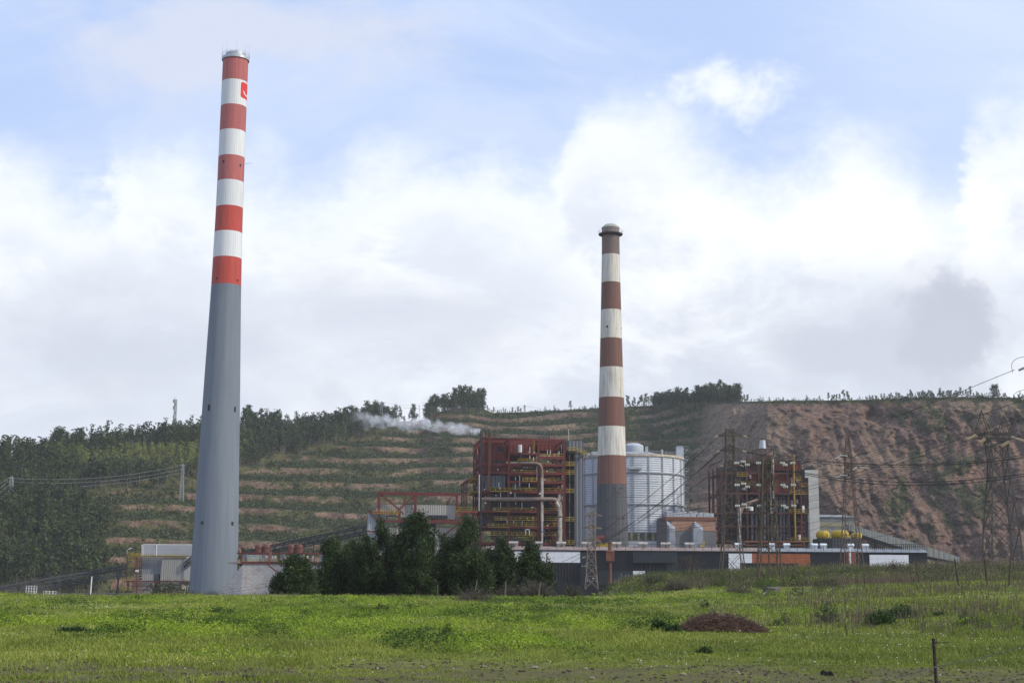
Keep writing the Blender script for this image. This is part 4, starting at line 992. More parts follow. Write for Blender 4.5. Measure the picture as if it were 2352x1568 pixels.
# ---------------------------------------------------------------- annex at the left of the boiler house
def annex():
    cx = lambda x: 602.9 + x * .29297
    cy = lambda y: 1091 + y * .29297
    F = Fac(cx(820), 500, R_(2)); t = thing('coal_bunker_annex', F.pt(0, 0, -3), 'pale ribbed bunker annex under red box girders, left of the red boiler house', 'industrial building')
    def blk(x0, x1, y0, y1, w0, w1, m, name):
        b = MB(); F.box(b, cx(x0), cx(x1), cy(y0), cy(y1), w0, w1); return b.build(name, m, t)
    # upper cladding box with slanted right end
    b = MB(); q = [(872, 226), (1513, 236), (1508, 346), (1100, 330), (872, 300)]
    for w in (1.0, 9.0): b.v += [F.px(cx(x), cy(y), 1.0) if w == 1.0 else tuple(np.array(F.px(cx(x), cy(y), 1.0)) + np.append(F.n * 8, 0)) for x, y in q]
    b.f = [(0, 4, 3, 2, 1), (5, 6, 7, 8, 9)] + [(i, (i + 1) % 5, 5 + (i + 1) % 5, 5 + i) for i in range(5)]; b.mi = [0] * 7
    b.build('upper_cladding', PALE, t)
    blk(825, 972, 292, 720, .6, 10, PALEG, 'transfer_tower')
    blk(1075, 1360, 345, 420, 3, 9, BOILER, 'recessed_bay')  # dark block set back between the upper and lower cladding
    blk(1310, 1520, 412, 760, 1.5, 9, PALE, 'lower_cladding'); blk(975, 1309, 412, 760, 3, 9, PALE, 'back_cladding')
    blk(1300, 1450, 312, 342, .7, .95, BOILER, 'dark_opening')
    g = MB()
    def b_(x0, y0, x1, y1, th, w=0.0, w2=None): F.bar(g, cx(x0), cy(y0), cx(x1), cy(y1), th, w, w2)
    for w in (0, 9.5):
        b_(905, 140, 1532, 152, 1.1, w)
        b_(912, 140, 912, 290, .9, w); b_(1197, 145, 1197, 300, .9, w); b_(1524, 150, 1524, 270, .9, w)
    for x, y in ((912, 140), (1197, 146), (1524, 152)): g.bar(F.px(cx(x), cy(y), 0), np.array(F.px(cx(x), cy(y), 0)) + np.append(F.n * 9.5, 0), .9)
    b_(935, 155, 1072, 268, .6); b_(1190, 158, 1072, 268, .6); b_(1072, 262, 1072, 360, .7); b_(1072, 275, 1110, 305, .5); b_(1130, 160, 1100, 220, .25, 8); b_(1480, 170, 1442, 232, .4, 6); b_(1530, 152, 1605, 150, .35)
    b_(830, 290, 1075, 297, .45, -.2); b_(915, 357, 1550, 372, .75, -.3); b_(1300, 352, 1550, 352, .4, -.3); b_(822, 440, 975, 440, .4, -.1); b_(1548, 372, 1398, 490, .45, -.3); b_(1530, 285, 1560, 285, .6, -.3); b_(1555, 285, 1555, 760, .6, -.3)
    b_(870, 280, 912, 228, .3, -.1); b_(835, 295, 905, 350, .3, -.1); b_(915, 357, 950, 410, .3, -.2); b_(915, 300, 915, 440, .5, -.2); b_(1383, 372, 1383, 470, .2, -.2)
    g.build('red_girders', IRON, t)
    walkway(F, t, cx(868), cx(1072), cy(280), cy(297), -1.4, 1.2); walkway(F, t, cx(1510), cx(1680), cy(258), cy(276), -.6, 1.0)
    m = MB(); F.box(m, cx(975), cx(1002), cy(175), cy(222), 3, 5); F.box(m, cx(970), cx(1008), cy(176), cy(190), 2.8, 5.2); m.build('filter_box', mat('tan_box', (.33, .24, .16), (.24, .18, .13), 1), t)
annex()

# ---------------------------------------------------------------- round silo
def silo():
    cx = lambda x: 1292 + x * .21973
    cy = lambda y: 987.7 + y * .21973
    Y0 = 560; c = P(1451.5, 1180, Y0); R = 117.5 / FPX * Y0 * 1.0; X0 = c[0]
    t = thing('round_silo', (X0, Y0, -3), 'wide grey louvred cylindrical tank building behind the old chimney', 'silo')
    blue = mat('silo_sheet', (.56, .585, .62), (.46, .49, .53), .5, (1, 1, .2), .55)
    front = Y0 - R
    zt = P(cx(725), cy(242), front)[2]; zr = P(cx(725), cy(268), front)[2]
    prof = []; n = 62; zb = -3
    for k in range(n):
        z0 = zb + (zr - zb) * k / n; z1 = zb + (zr - zb) * (k + 1) / n
        prof += [(R + .15, z0), (R + .15, z0 + (z1 - z0) * .30), (R + .03, z0 + (z1 - z0) * .62), (R + .0, z1 - .01)]
    m = MB(); m.lathe(X0, Y0, prof, 22 * 3, caps=False); m.build('louvred_wall', blue, t)
    rim = MB(); rim.lathe(X0, Y0, [(R + .5, zr), (R + .5, zt), (R - .6, zt), (R - .6, zr)], 72, caps=False); rim.build('concrete_rim', mat('rim_concrete', (.52, .46, .38), (.40, .33, .26), .6, (1, 1, .3)), t)
    roof = MB(); roof.lathe(X0, Y0, [(R - .5, zt - .6), (8.5, zt + 1.8)], 48, caps=False); roof.build('roof', M_STEEL, t)
    for y in (440, 770):
        z = P(cx(900), cy(y), front)[2]; b = MB(); b.lathe(X0, Y0, [(R + .3, z - .3), (R + .7, z - .2), (R + .7, z + .2), (R + .3, z + .2)], 66, caps=False); b.build('ring_girder', mat('ring_steel', (.36, .375, .39), (.3, .31, .33), 1), t)
    for k in range(22):
        a = 2 * pi * k / 22 + .1; b = MB(); ca, sa = cos(a), sin(a); b.bar((X0 + (R + .42) * ca, Y0 + (R + .42) * sa, -3), (X0 + (R + .42) * ca, Y0 + (R + .42) * sa, zr), .30)
        b.build('vertical_rib', mat('rib_steel', (.34, .36, .39), (.30, .32, .35), 1), t)
    dm = MB(); z1 = P(cx(740), cy(212), Y0 - 7)[2]; z2 = P(cx(740), cy(150), Y0 - 7)[2]; dx = P(cx(742), cy(180), Y0)[0]; r_ = 104 * .21973 / FPX * Y0
    dm.lathe(dx, Y0, [(r_, z1 - 2), (r_, z2), (r_ * .93, z2 + .4), (r_ * .6, z2 + 1.0), (.1, z2 + 1.4)], 48); dm.build('roof_turret', mat('turret_sheet', (.46, .50, .54), (.38, .42, .46), .5, rough=.6), t)
    rl = MB()
    for k in range(66):
        a = 2 * pi * k / 66; a2 = 2 * pi * (k + 1) / 66; f = lambda a, z: (X0 + (R + .3) * cos(a), Y0 + (R + .3) * sin(a), z)
        rl.bar(f(a, zt), f(a, zt + 1.1), .07); rl.bar(f(a, zt + 1.1), f(a2, zt + 1.1), .07); rl.bar(f(a, zt + .55), f(a2, zt + .55), .06)
    rl.build('railing', M_STEEL, t)
    for x, y, w, h in ((880, 195, 1.0, 1.8), (1040, 222, .7, 1.5), (350, 235, 3.5, .9), (275, 250, 1.0, .8)):
        p = P(cx(x), cy(y), Y0 - 12); b = MB(); b.box(p[0] - w / 2, p[0] + w / 2, p[1] - .6, p[1] + .6, zt - .3, p[2] + h / 2); b.build('roof_unit', M_STEEL, t)
    p = P(cx(1040), cy(330), Y0 - 16.5); q = P(cx(1040), cy(215), Y0 - 16.5); b = MB(); b.tube([p, q], .3, 8); b.build('down_pipe', M_STEEL, t)
    b = MB(); p0 = P(cx(690), cy(388), front - .4); p1 = P(cx(825), cy(388), front - .4); b.box(p0[0], p1[0], front - 1.4, front + .3, p0[2] - .7, p0[2] + .2)
    for k in range(9): x = p0[0] + (p1[0] - p0[0]) * k / 8; b.bar((x, front - 1.3, p0[2]), (x, front - 1.3, p0[2] + 1.2), .08)
    b.bar((p0[0], front - 1.3, p0[2] + 1.2), (p1[0], front - 1.3, p0[2] + 1.2), .08); b.build('balcony', M_STEEL, t)
    # base door band
    x0, z1 = P(cx(690), cy(1068), front - 2)[[0, 2]]; x1 = P(cx(990), cy(1068), front - 2)[0]; z0 = P(cx(800), cy(1152), front - 2)[2]
    b = MB(); b.box(x0, x1, front - 2, front + 1, z0, z1); d = b.build('door_band', mat('door_grey', (.09, .10, .12), (.06, .07, .08), 1), t)
    for k in range(4):
        x = x0 + (x1 - x0) * (.06 + .25 * k); b = MB(); b.box(x, x + .9, front - 2.06, front - 1.9, z0, z1); b.build('yellow_stripe', mat('dull_yellow', (.30, .28, .12), (.2, .2, .1), 1), d)
    b = MB(); b.box(x0, x1, front - 1.9, front + 1, -3, z0 - .02)
    for k in range(5): b.box(x0, x1, front - 2.15, front - 1.9, -2 + k * 1.4, -1.4 + k * 1.4)
    b.build('plinth', blue, t)
    # stair tower
    sx0, sx1 = P(cx(1205), cy(500), Y0)[0], P(cx(1276), cy(500), Y0)[0]; z = P(cx(1240), cy(170), Y0 + 4)[2]
    s = thing('stair_tower', ((sx0 + sx1) / 2, Y0 + 4, -3), 'slim pale grey stair tower hugging the right side of the round tank', 'tower')
    b = MB(); b.box(sx0, sx1, Y0 + 2, Y0 + 6, -3, z); b.build('shaft', mat('pale_blue_sheet', (.46, .49, .53), (.36, .39, .43), .8, rough=.5), s)
    for k, y in enumerate((195, 300, 420, 510, 620, 740, 820, 180, 360, 560, 680)):
        zz = P(cx(1290), cy(y), Y0 + 4)[2]; b = MB(); x = sx1
        if k < 7:
            b.box(x, x + 1.8, Y0 + 2, Y0 + 5, zz - .5, zz - .35)
            for q in range(3): b.bar((x + .9 * q, Y0 + 2, zz - .4), (x + .9 * q, Y0 + 2, zz + .8), .08)
            b.bar((x, Y0 + 2, zz + .8), (x + 1.8, Y0 + 2, zz + .8), .08); b.bar((x + 1.8, Y0 + 2, zz - .4), (x, Y0 + 2, zz - 2.2), .15); b.build('landing', M_STEEL, s)
        else: b.box(sx0 - .06, sx1 + .06, Y0 + 1.94, Y0 + 6.06, zz - .12, zz + .12); b.build('band', mat('band_steel', (.28, .30, .33), (.2, .22, .25), 1), s)
silo()

# ---------------------------------------------------------------- grey store with orange bands and hopper fronts
def store():
    cx = lambda x: 1292 + x * .21973
    cy = lambda y: 987.7 + y * .21973
    F = Fac(cx(1085), 505, R_(4)); t = thing('grey_store', F.pt(0, 0, -3), 'grey block with terracotta panels and pointed steel fins right of the round tank', 'industrial building')
    u1, zt = F.uz(cx(1600), cy(912)); zt = F.uz(cx(1300), cy(905))[1]
    b = MB(); F.rbox(b, 0, u1, 0, 16, -3, zt - 1.2); b.build('wall', panels('grey_blockwork', (.16, .16, .165), (.14, .14, .145), 3, .9, (.12, .12, .12)), t)
    b = MB(); F.rbox(b, -.3, u1 + .3, -.4, 16.3, zt - 1.2, zt); b.build('roof_band', mat('rust_trim', (.20, .08, .05), (.14, .07, .05), 1), t)
    sd = MB(); 
    b = MB(); F.box(b, cx(1140), cx(1600), cy(938), cy(1048), -.12, 0); b.build('terracotta_panel', mat('terracotta_sheet', (.38, .21, .14), (.30, .17, .12), .7, (1, 1, .4)), t)
    for x0, x1, xp in ((1086, 1175, 1092), (1345, 1465, 1378)):
        z0 = -3; zs = F.uz(cx(x0), cy(1005))[1]; zp = F.uz(cx(xp), cy(945))[1]; a = F.uz(cx(x0), cy(1005))[0]; c = F.uz(cx(x1), cy(1005))[0]; p = F.uz(cx(xp), cy(945))[0]
        b = MB(); out = -2.2
        base = [(a, z0), (c, z0), (c, zs), (p, zp), (a, zs)] if xp > x0 + 10 else [(a, z0), (c, z0), (c, zs), (p, zp), (a, zp - .01)]
        b.v = [F.pt(u, 0, z) for u, z in base] + [F.pt(u + (.3 if u < p else -.3), out, z - (1.5 if z > 5 else 0)) for u, z in base]
        b.f = [(9, 8, 7, 6, 5)[::-1]] + [(i, (i + 1) % 5, 5 + (i + 1) % 5, 5 + i) for i in range(5)]; b.mi = [0] * 6
        b.build('hopper_fin', mat('fin_steel', (.30, .32, .36), (.22, .24, .27), .8, rough=.5), t)
    rg = np.random.default_rng(4)
    for x in range(1090, 1560, 34):
        b = MB(); u, z = F.uz(cx(x), cy(905), 3); h = rg.uniform(.9, 2.2); F.rbox(b, u, u + rg.uniform(1, 1.8), 3, 6, zt, zt + h); b.build('roof_unit', M_STEEL, t)
    y = MB(); y.tube(bend([F.px(cx(1440), cy(1212), -3), F.px(cx(1474), cy(1212), -3), F.px(cx(1474), cy(1160), -3)], .5), .28, 8); y.build('yellow_elbow_pipe', mat('bright_yellow', (.60, .42, .02), (.5, .34, .02), 1), t, smooth=True)
    # left return wall brownish
    b = MB(); b.quadbox([F.pt(-.02, 0, -3), F.pt(0, 0, -3), F.pt(0, .1, -3), F.pt(-.02, .1, -3), F.pt(-.02, 0, -2), F.pt(0, 0, -2), F.pt(0, .1, -2), F.pt(-.02, .1, -2)])
    W = MB(); pL = P(cx(985), 1245, 522); z1 = P(cx(985), cy(912), 522)[2]; q = F.pt(0, 0, -3)
    W.v = [(pL[0], 522, -3), q, (q[0], q[1] + .4, -3), (pL[0], 522.4, -3), (pL[0], 522, zt - .6), (q[0], q[1], zt - .6), (q[0], q[1] + .4, zt - .6), (pL[0], 522.4, zt - .6)]
    W.f = [(0, 1, 5, 4), (3, 2, 6, 7)[::-1], (4, 5, 6, 7), (0, 4, 7, 3)]; W.mi = [0] * 4; W.build('side_wall', mat('brown_render', (.19, .165, .15), (.15, .13, .125), .6), t)
store()
# ---------------------------------------------------------------- second boiler house (rusty, right)
def boiler_house_2():
    cx = lambda x: 1596.3 + x * .25636
    cy = lambda y: 976.2 + y * .25636
    F = Fac(cx(240), 520, R_(3)); t = thing('rusty_boiler_house', F.pt(0, 0, -3), 'dark rusty open frame boiler house with tall grey pipes behind the pylons', 'boiler house')
    D = 24; g = MB(); cols = [240, 465, 575, 700, 838, 950, 1022]; us = [F.uz(cx(c), cy(600))[0] for c in cols]
    tops = [365, 325, 320, 320, 322, 325, 480]
    zf = lambda y: F.uz(cx(600), cy(y))[1]
    fl = [322, 430, 612, 785, 905, 1040]
    for u, tp in zip(us, tops):
        for w in (0, 8, 16, D): g.bar(F.pt(u, w, -3), F.pt(u, w, zf(tp)), .65)
    for k, y in enumerate(fl):
        for w in (0, 8, 16, D): g.bar(F.pt(us[0 if y > 330 else 1], w, zf(y)), F.pt(us[6 if y > 480 else 5], w, zf(y)), .6 if y not in (905,) else .3, .7)
        for u in us: g.bar(F.pt(u, 0, zf(y)), F.pt(u, D, zf(y)), .35)
    def b_(x0, y0, x1, y1, th=.35, w=-.1): F.bar(g, cx(x0), cy(y0), cx(x1), cy(y1), th, w)
    for q in ((240, 470, 178, 620), (155, 622, 155, 1100), (205, 640, 205, 1100), (155, 640, 240, 640), (155, 720, 240, 720), (160, 790, 240, 790), (150, 875, 240, 875), (150, 960, 240, 960), (160, 870, 200, 800), (165, 1040, 235, 900),
              (465, 430, 575, 610), (700, 900, 840, 1035), (900, 400, 950, 480), (1020, 620, 960, 785), (855, 785, 1020, 905), (240, 610, 330, 785), (330, 785, 240, 905), (410, 610, 465, 785),
              (950, 480, 950, 1040), (985, 480, 985, 1040), (905, 540, 1020, 540), (905, 700, 1020, 700), (905, 860, 1020, 860), (905, 950, 1020, 950), (240, 520, 465, 520), (900, 905, 1000, 1035), (1000, 905, 900, 1035), (330, 430, 330, 1040), (400, 430, 400, 1040)): b_(*q)
    rg = np.random.default_rng(8)
    for k in range(60):
        x = rg.choice([rg.uniform(245, 465), rg.uniform(860, 1015)]); y = rg.uniform(430, 980); b_(x, y, x + rg.uniform(-45, 45), y + rg.uniform(20, 90), .2, rg.uniform(1, 6))
    g.build('steel_frame', IRON_D, t)
    def blk(x0, x1, y0, y1, w0, w1, m, name, par=t):
        b = MB(); F.box(b, cx(x0), cx(x1), cy(y0), cy(y1), w0, w1); return b.build(name, m, par)
    blk(702, 947, 325, 405, 1.2, 20, MAROON, 'upper_cladding'); blk(470, 697, 328, 425, 5, 20, mat('dark_brown_sheet', (.07, .03, .028), (.05, .028, .026), .8), 'recessed_cladding')  # left part is a dark brown sheet set further back than the maroon
    blk(505, 836, 436, 604, 1.0, 20, REDPANEL, 'red_cladding')
    blk(375, 468, 372, 1035, 6, 20, BOILER, 'left_casing'); blk(490, 848, 618, 1100, 5, 20, BOILER, 'boiler_casing'); blk(250, 400, 380, 1035, 9, 20, BOILER, 'rear_casing'); blk(860, 1000, 620, 1035, 9, 20, BOILER, 'right_casing')
    vp = mat('grey_riser', (.22, .22, .225), (.13, .12, .12), .8, (1, 1, .2), rough=.5)
    for x in (512, 548, 588, 622, 690, 730, 768, 798, 832):
        m = MB(); m.tube([F.px(cx(x), cy(640), 3.2), F.px(cx(x), cy(1032), 3.2)], .5, 12); m.build('riser_pipe', vp, t, smooth=True)
    for y in (660, 720, 905, 965): m = MB(); F.bar(m, cx(495), cy(y), cx(845), cy(y), .3, 2.4); m.build('pipe_band', IRON_D, t)
    yl = mat('ochre_yellow', (.34, .22, .03), (.26, .16, .04), 1)
    m = MB(); m.tube([F.px(cx(884), cy(262), -.8), F.px(cx(888), cy(600), -.8), F.px(cx(900), cy(1012), -.8)], .36, 10); m.build('yellow_stack', yl, t, smooth=True)
    m = MB(); m.tube([F.px(cx(395), cy(740), -.9), F.px(cx(398), cy(1085), -.9)], .75, 14); m.build('pale_duct', PIPEAL, t, smooth=True)
    m = MB(); m.tube(bend([F.px(cx(600), cy(650), 1), F.px(cx(430), cy(722), -.9), F.px(cx(396), cy(800), -.9)], 3), .7, 12); m.build('duct_elbow', PIPEBR, t, smooth=True)
    m = MB(); m.tube([F.px(cx(690), cy(285), -.9), F.px(cx(690), cy(790), -.9)], .75, 14); m.build('bright_stack', PIPEAL, t, smooth=True)
    # pot chimney in its cage
    m = MB(); a = np.array(F.px(cx(606), cy(210), 8)); b = np.array(F.px(cx(606), cy(135), 8)); m.tube([a, b], [1.35, 1.0], 16); m.build('pot_chimney', M_STEEL, t, smooth=True)
    c = MB()
    for w in (3, 11):
        for q in ((555, 215, 702, 215), (555, 215, 555, 325), (702, 215, 702, 325), (630, 215, 630, 325), (555, 270, 702, 270), (518, 235, 555, 235), (518, 235, 518, 300), (465, 260, 465, 325), (478, 262, 478, 325), (555, 215, 630, 270), (702, 215, 630, 270)): F.bar(c, cx(q[0]), cy(q[1]), cx(q[2]), cy(q[3]), .3, w)
    for x, y in ((555, 215), (702, 215), (555, 325), (702, 325), (630, 325), (518, 235), (465, 325), (478, 325)): p_ = np.array(F.px(cx(x), cy(y), 3)); c.bar(p_, p_ + np.append(F.n * 8, 0), .25)
    c.build('roof_cage', IRON_D, t)
    for x0, x1, y, w in ((905, 950, 488, -.5), (950, 1020, 545, -.5), (850, 1020, 612, -.6), (850, 1025, 780, -.6), (860, 1030, 1035, -.8), (380, 470, 450, -.4), (380, 500, 530, .2)): walkway(F, t, cx(x0), cx(x1), cy(y - 20), cy(y), w, 1.1)
    for x, y, r_, h in ((490, 460, .6, 1.4), (435, 570, .9, 1.0), (965, 750, .8, 2.4), (935, 1005, .7, 2.0), (910, 680, .6, 1.2), (865, 690, .5, 1.5), (500, 745, .9, 1.6), (940, 590, .5, 1.4), (440, 1060, .5, 1.0)):
        m = MB(); p = np.array(F.px(cx(x), cy(y), .3)); m.tube([p - (0, 0, h / 2), p + (0, 0, h / 2)], r_, 10); m.build('small_vessel', LAMPW if x in (965, 935, 500) else vp, t, smooth=True)
    m = MB()
    for y in (1045, 1075): m.tube(bend([F.px(cx(450), cy(y), -3), F.px(cx(975), cy(y), -3), F.px(cx(975), cy(1100), -3)], .8), .3, 8)
    m.build('pipe_run', RUSTY, t, smooth=True)
    # concrete tower
    T = thing('concrete_tower', (F.px(cx(1060), cy(1110), 0)[0], 520, -3), 'tall narrow pale concrete tower right of the rusty boiler house', 'tower')
    zt = zf(397); zn = F.uz(cx(1000), cy(472))[1]; u0 = F.uz(cx(1022), cy(700), -1)[0]; u1 = F.uz(cx(1112), cy(700), -1)[0]; ul = F.uz(cx(985), cy(430), -1)[0]
    pc = panels('concrete_panels', (.47, .46, .43), (.42, .41, .385), 30, 1.35, (.33, .32, .30), .85, patch=.35, ms=.035)
    b = MB(); F.rbox(b, u0, u1, -1, 6, -3, zt); b.build('shaft', pc, T)
    b = MB(); F.rbox(b, ul, u0 - .01, -1, 6, zn, zt); b.build('upper_arm', pc, T)
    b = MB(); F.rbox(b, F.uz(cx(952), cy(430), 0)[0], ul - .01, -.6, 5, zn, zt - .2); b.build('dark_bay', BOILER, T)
    b = MB(); F.rbox(b, F.uz(cx(1005), cy(430), -.8)[0], u0 - .01, -.7, 5, -3, F.uz(cx(1000), cy(790))[1]); b.build('lower_arm', pc, T)
    # roofline store to the right
    G2 = thing('banded_hall', P(cx(1275), 1250, 560) * np.array([1, 1, 0]) + np.array([0, 0, -3]), 'grey green hall with a pale yellow band behind the yellow tanks', 'industrial building')
    x0, x1 = P(cx(1085), 1200, 560)[0], P(cx(1435), 1200, 560)[0]; zz = lambda y: P(cx(1250), cy(y), 560)[2]
    gm = mat('hall_grey', (.20, .215, .22), (.16, .17, .18), .4); ym = mat('hall_yellow', (.34, .32, .20), (.28, .26, .18), .4)
    b = MB(); b.box(x0, x1, 560, 590, -3, zz(822)); b.build('wall', gm, G2)
    b = MB(); b.box(x0, x1, 559.9, 560, zz(905), zz(868)); b.build('yellow_band', ym, G2)
    b = MB(); b.box(x0, x1, 559.9, 560, zz(1010), zz(935)); b.build('yellow_band', ym, G2)
    xm = P(cx(1370), 1200, 560)[0]
    b = MB(); b.v = [(x0, 559.6, zz(822)), (x1, 559.6, zz(822)), (xm, 566, zz(795)), (x0, 566, zz(795)), (x0, 590, zz(822)), (x1, 590, zz(822)), (xm, 584, zz(795)), (x0, 584, zz(795))]
    b.f = [(0, 1, 2, 3), (4, 7, 6, 5), (3, 2, 6, 7), (1, 5, 6, 2), (0, 3, 7, 4), (0, 4, 5, 1)]; b.mi = [0] * 6; b.build('roof', mat('hall_roof', (.24, .25, .25), (.20, .21, .21), .5), G2)
    # sloping conveyor gallery down to the right
    C = thing('conveyor_gallery', (P(2080, 1250, 560)[0], 560, -3), 'long grey enclosed conveyor gallery with faint yellow stripes sloping down to the right', 'conveyor')
    pts = [(1950, 1203, 1218), (2050, 1231.5, 1250), (2133, 1256, 1277), (2205, 1279, 1291)]
    b = MB()
    top = [P(x, y, 545) for x, y, _ in pts]; bot = [P(x, yb, 545) for x, _, yb in pts]
    for k in range(3):
        tp, tq, bp, bq = top[k], top[k + 1], bot[k], bot[k + 1]; d = np.array([0, 6, 0.])
        b.quadbox([bp, bq, bq + d, bp + d, tp, tq, tq + d, tp + d])
    b.build('gallery_wall', ribbed('gallery_sheet', (.24, .26, .28), (.2, .22, .23), 1.0, dark=.85), C)
    for k in range(16):
        f = (k + .5) / 16 * 2.85; i = int(f); fr = f - i; p = top[i] * (1 - fr) + top[i + 1] * fr; q = bot[i] * (1 - fr) + bot[i + 1] * fr; b = MB()
        o = np.array([0, -.06, 0]); w = np.array([.42, 0, 0]); b.quadbox([q - w + o, q + w + o, q + w, q - w, p - w + o - w, p + w + o - w, p + w - w, p - w - w]); b.build('yellow_stripe', mat('gallery_yellow', (.30, .29, .19), (.25, .25, .18), 1), C)
    b = MB()
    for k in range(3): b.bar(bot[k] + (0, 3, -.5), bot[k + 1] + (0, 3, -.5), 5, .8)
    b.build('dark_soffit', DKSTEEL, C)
    b = MB()
    for x in (2010, 2070, 2110): p = P(x, np.interp(x, [q[0] for q in pts], [q[2] for q in pts]), 547); b.bar((p[0], 548, -3), (p[0], 548, p[2]), .6)
    b.build('trestle', DKSTEEL, C)
    rr = MB()
    for k in range(40):
        f = k / 40 * 3; i = min(2, int(f)); fr = f - i; p = top[i] * (1 - fr) + top[i + 1] * fr; rr.bar(p + (0, .2, 0), p + (0, .2, 1.0), .08)
    for k in range(3): rr.bar(top[k] + (0, .2, 1.0), top[k + 1] + (0, .2, 1.0), .08)
    rr.build('railing', DKSTEEL, C)
    # dark block with the yellow tanks
    K = thing('dark_block', (P(cx(1300), 1250, 500)[0], 500, -3), 'low dark block on which the yellow tanks stand', 'industrial building')
    x0, x1 = P(cx(1118), 1240, 500)[0], P(cx(1492), 1240, 500)[0]; ztk = P(cx(1300), cy(1012), 500)[2]
    b = MB(); b.box(x0, x1, 500, 512, -3, ztk); b.build('wall', ribbed('black_sheet', (.045, .050, .055), (.035, .038, .042), 1.0, dark=.8), K)
    b = MB(); xa, xb = P(cx(1135), 1240, 500)[0], P(cx(1225), 1240, 500)[0]; b.box(xa, xb, 499.9, 500, P(cx(1200), cy(1095), 500)[2], P(cx(1200), cy(1018), 500)[2]); b.build('dark_opening', M_BLACK, K)
    b = MB(); b.tube([P(cx(1480), cy(1100), 499), P(cx(1480), cy(1030), 499)], .3, 8); b.build('rusty_pipe', RUSTY, K)
    ty = mat('tank_yellow', (.58, .40, .02), (.46, .30, .03), .5, rough=.5)
    for i, (x, r_, ln, lab) in enumerate(((1175, 36, 4.5, 'left yellow tank, half hidden behind the concrete tower'), (1345, 40, 6.5, 'biggest yellow tank, in the middle of the three on the dark block'), (1472, 29, 3.6, 'smallest yellow tank, rightmost on the dark block, behind a pylon'))):
        c = P(cx(x), cy(985), 503); R = r_ * .25636 / FPX * 503; c[2] = ztk + R - (R * .1)
        tk = thing('yellow_tank', (c[0], 503, ztk), lab, 'tank', 'yellow tanks on the dark block')
        d = np.array([-.33, .944, 0]) * ln; m = MB(); p = c - d * 0
        prof = [(0.01, -R * .45), (R * .6, -R * .33), (R * .9, -R * .12), (R, 0), (R, ln), (R * .9, ln + R * .12), (R * .6, ln + R * .33), (.01, ln + R * .45)]
        ax = d / ln; P3 = [c + ax * z for r, z in prof]; m.tube(P3, [r for r, z in prof], 24); m.build('vessel', ty, tk, smooth=True)
        s = MB()
        for q in (.2, .8): pp = c + d * q; s.box(pp[0] - R * .6, pp[0] + R * .6, pp[1] - .3, pp[1] + .3, ztk - .02, ztk + R * .45)
        s.build('saddle', DKSTEEL, tk); s = MB(); s.bar(c + (R * .2, -R * .5, -R * .9), c + (R * .2, -R * .55, R * .8), .12); s.build('gauge_rod', M_BLACK, tk)
        rl = MB(); a = c + (0, 0, R); q2 = c + d + (0, 0, R)
        for k in range(5): p_ = a + (q2 - a) * k / 4; rl.bar(p_, p_ + (0, 0, 1.1), .07)
        rl.bar(a + (0, 0, 1.1), q2 + (0, 0, 1.1), .07); rl.build('railing', ty, tk)
boiler_house_2()

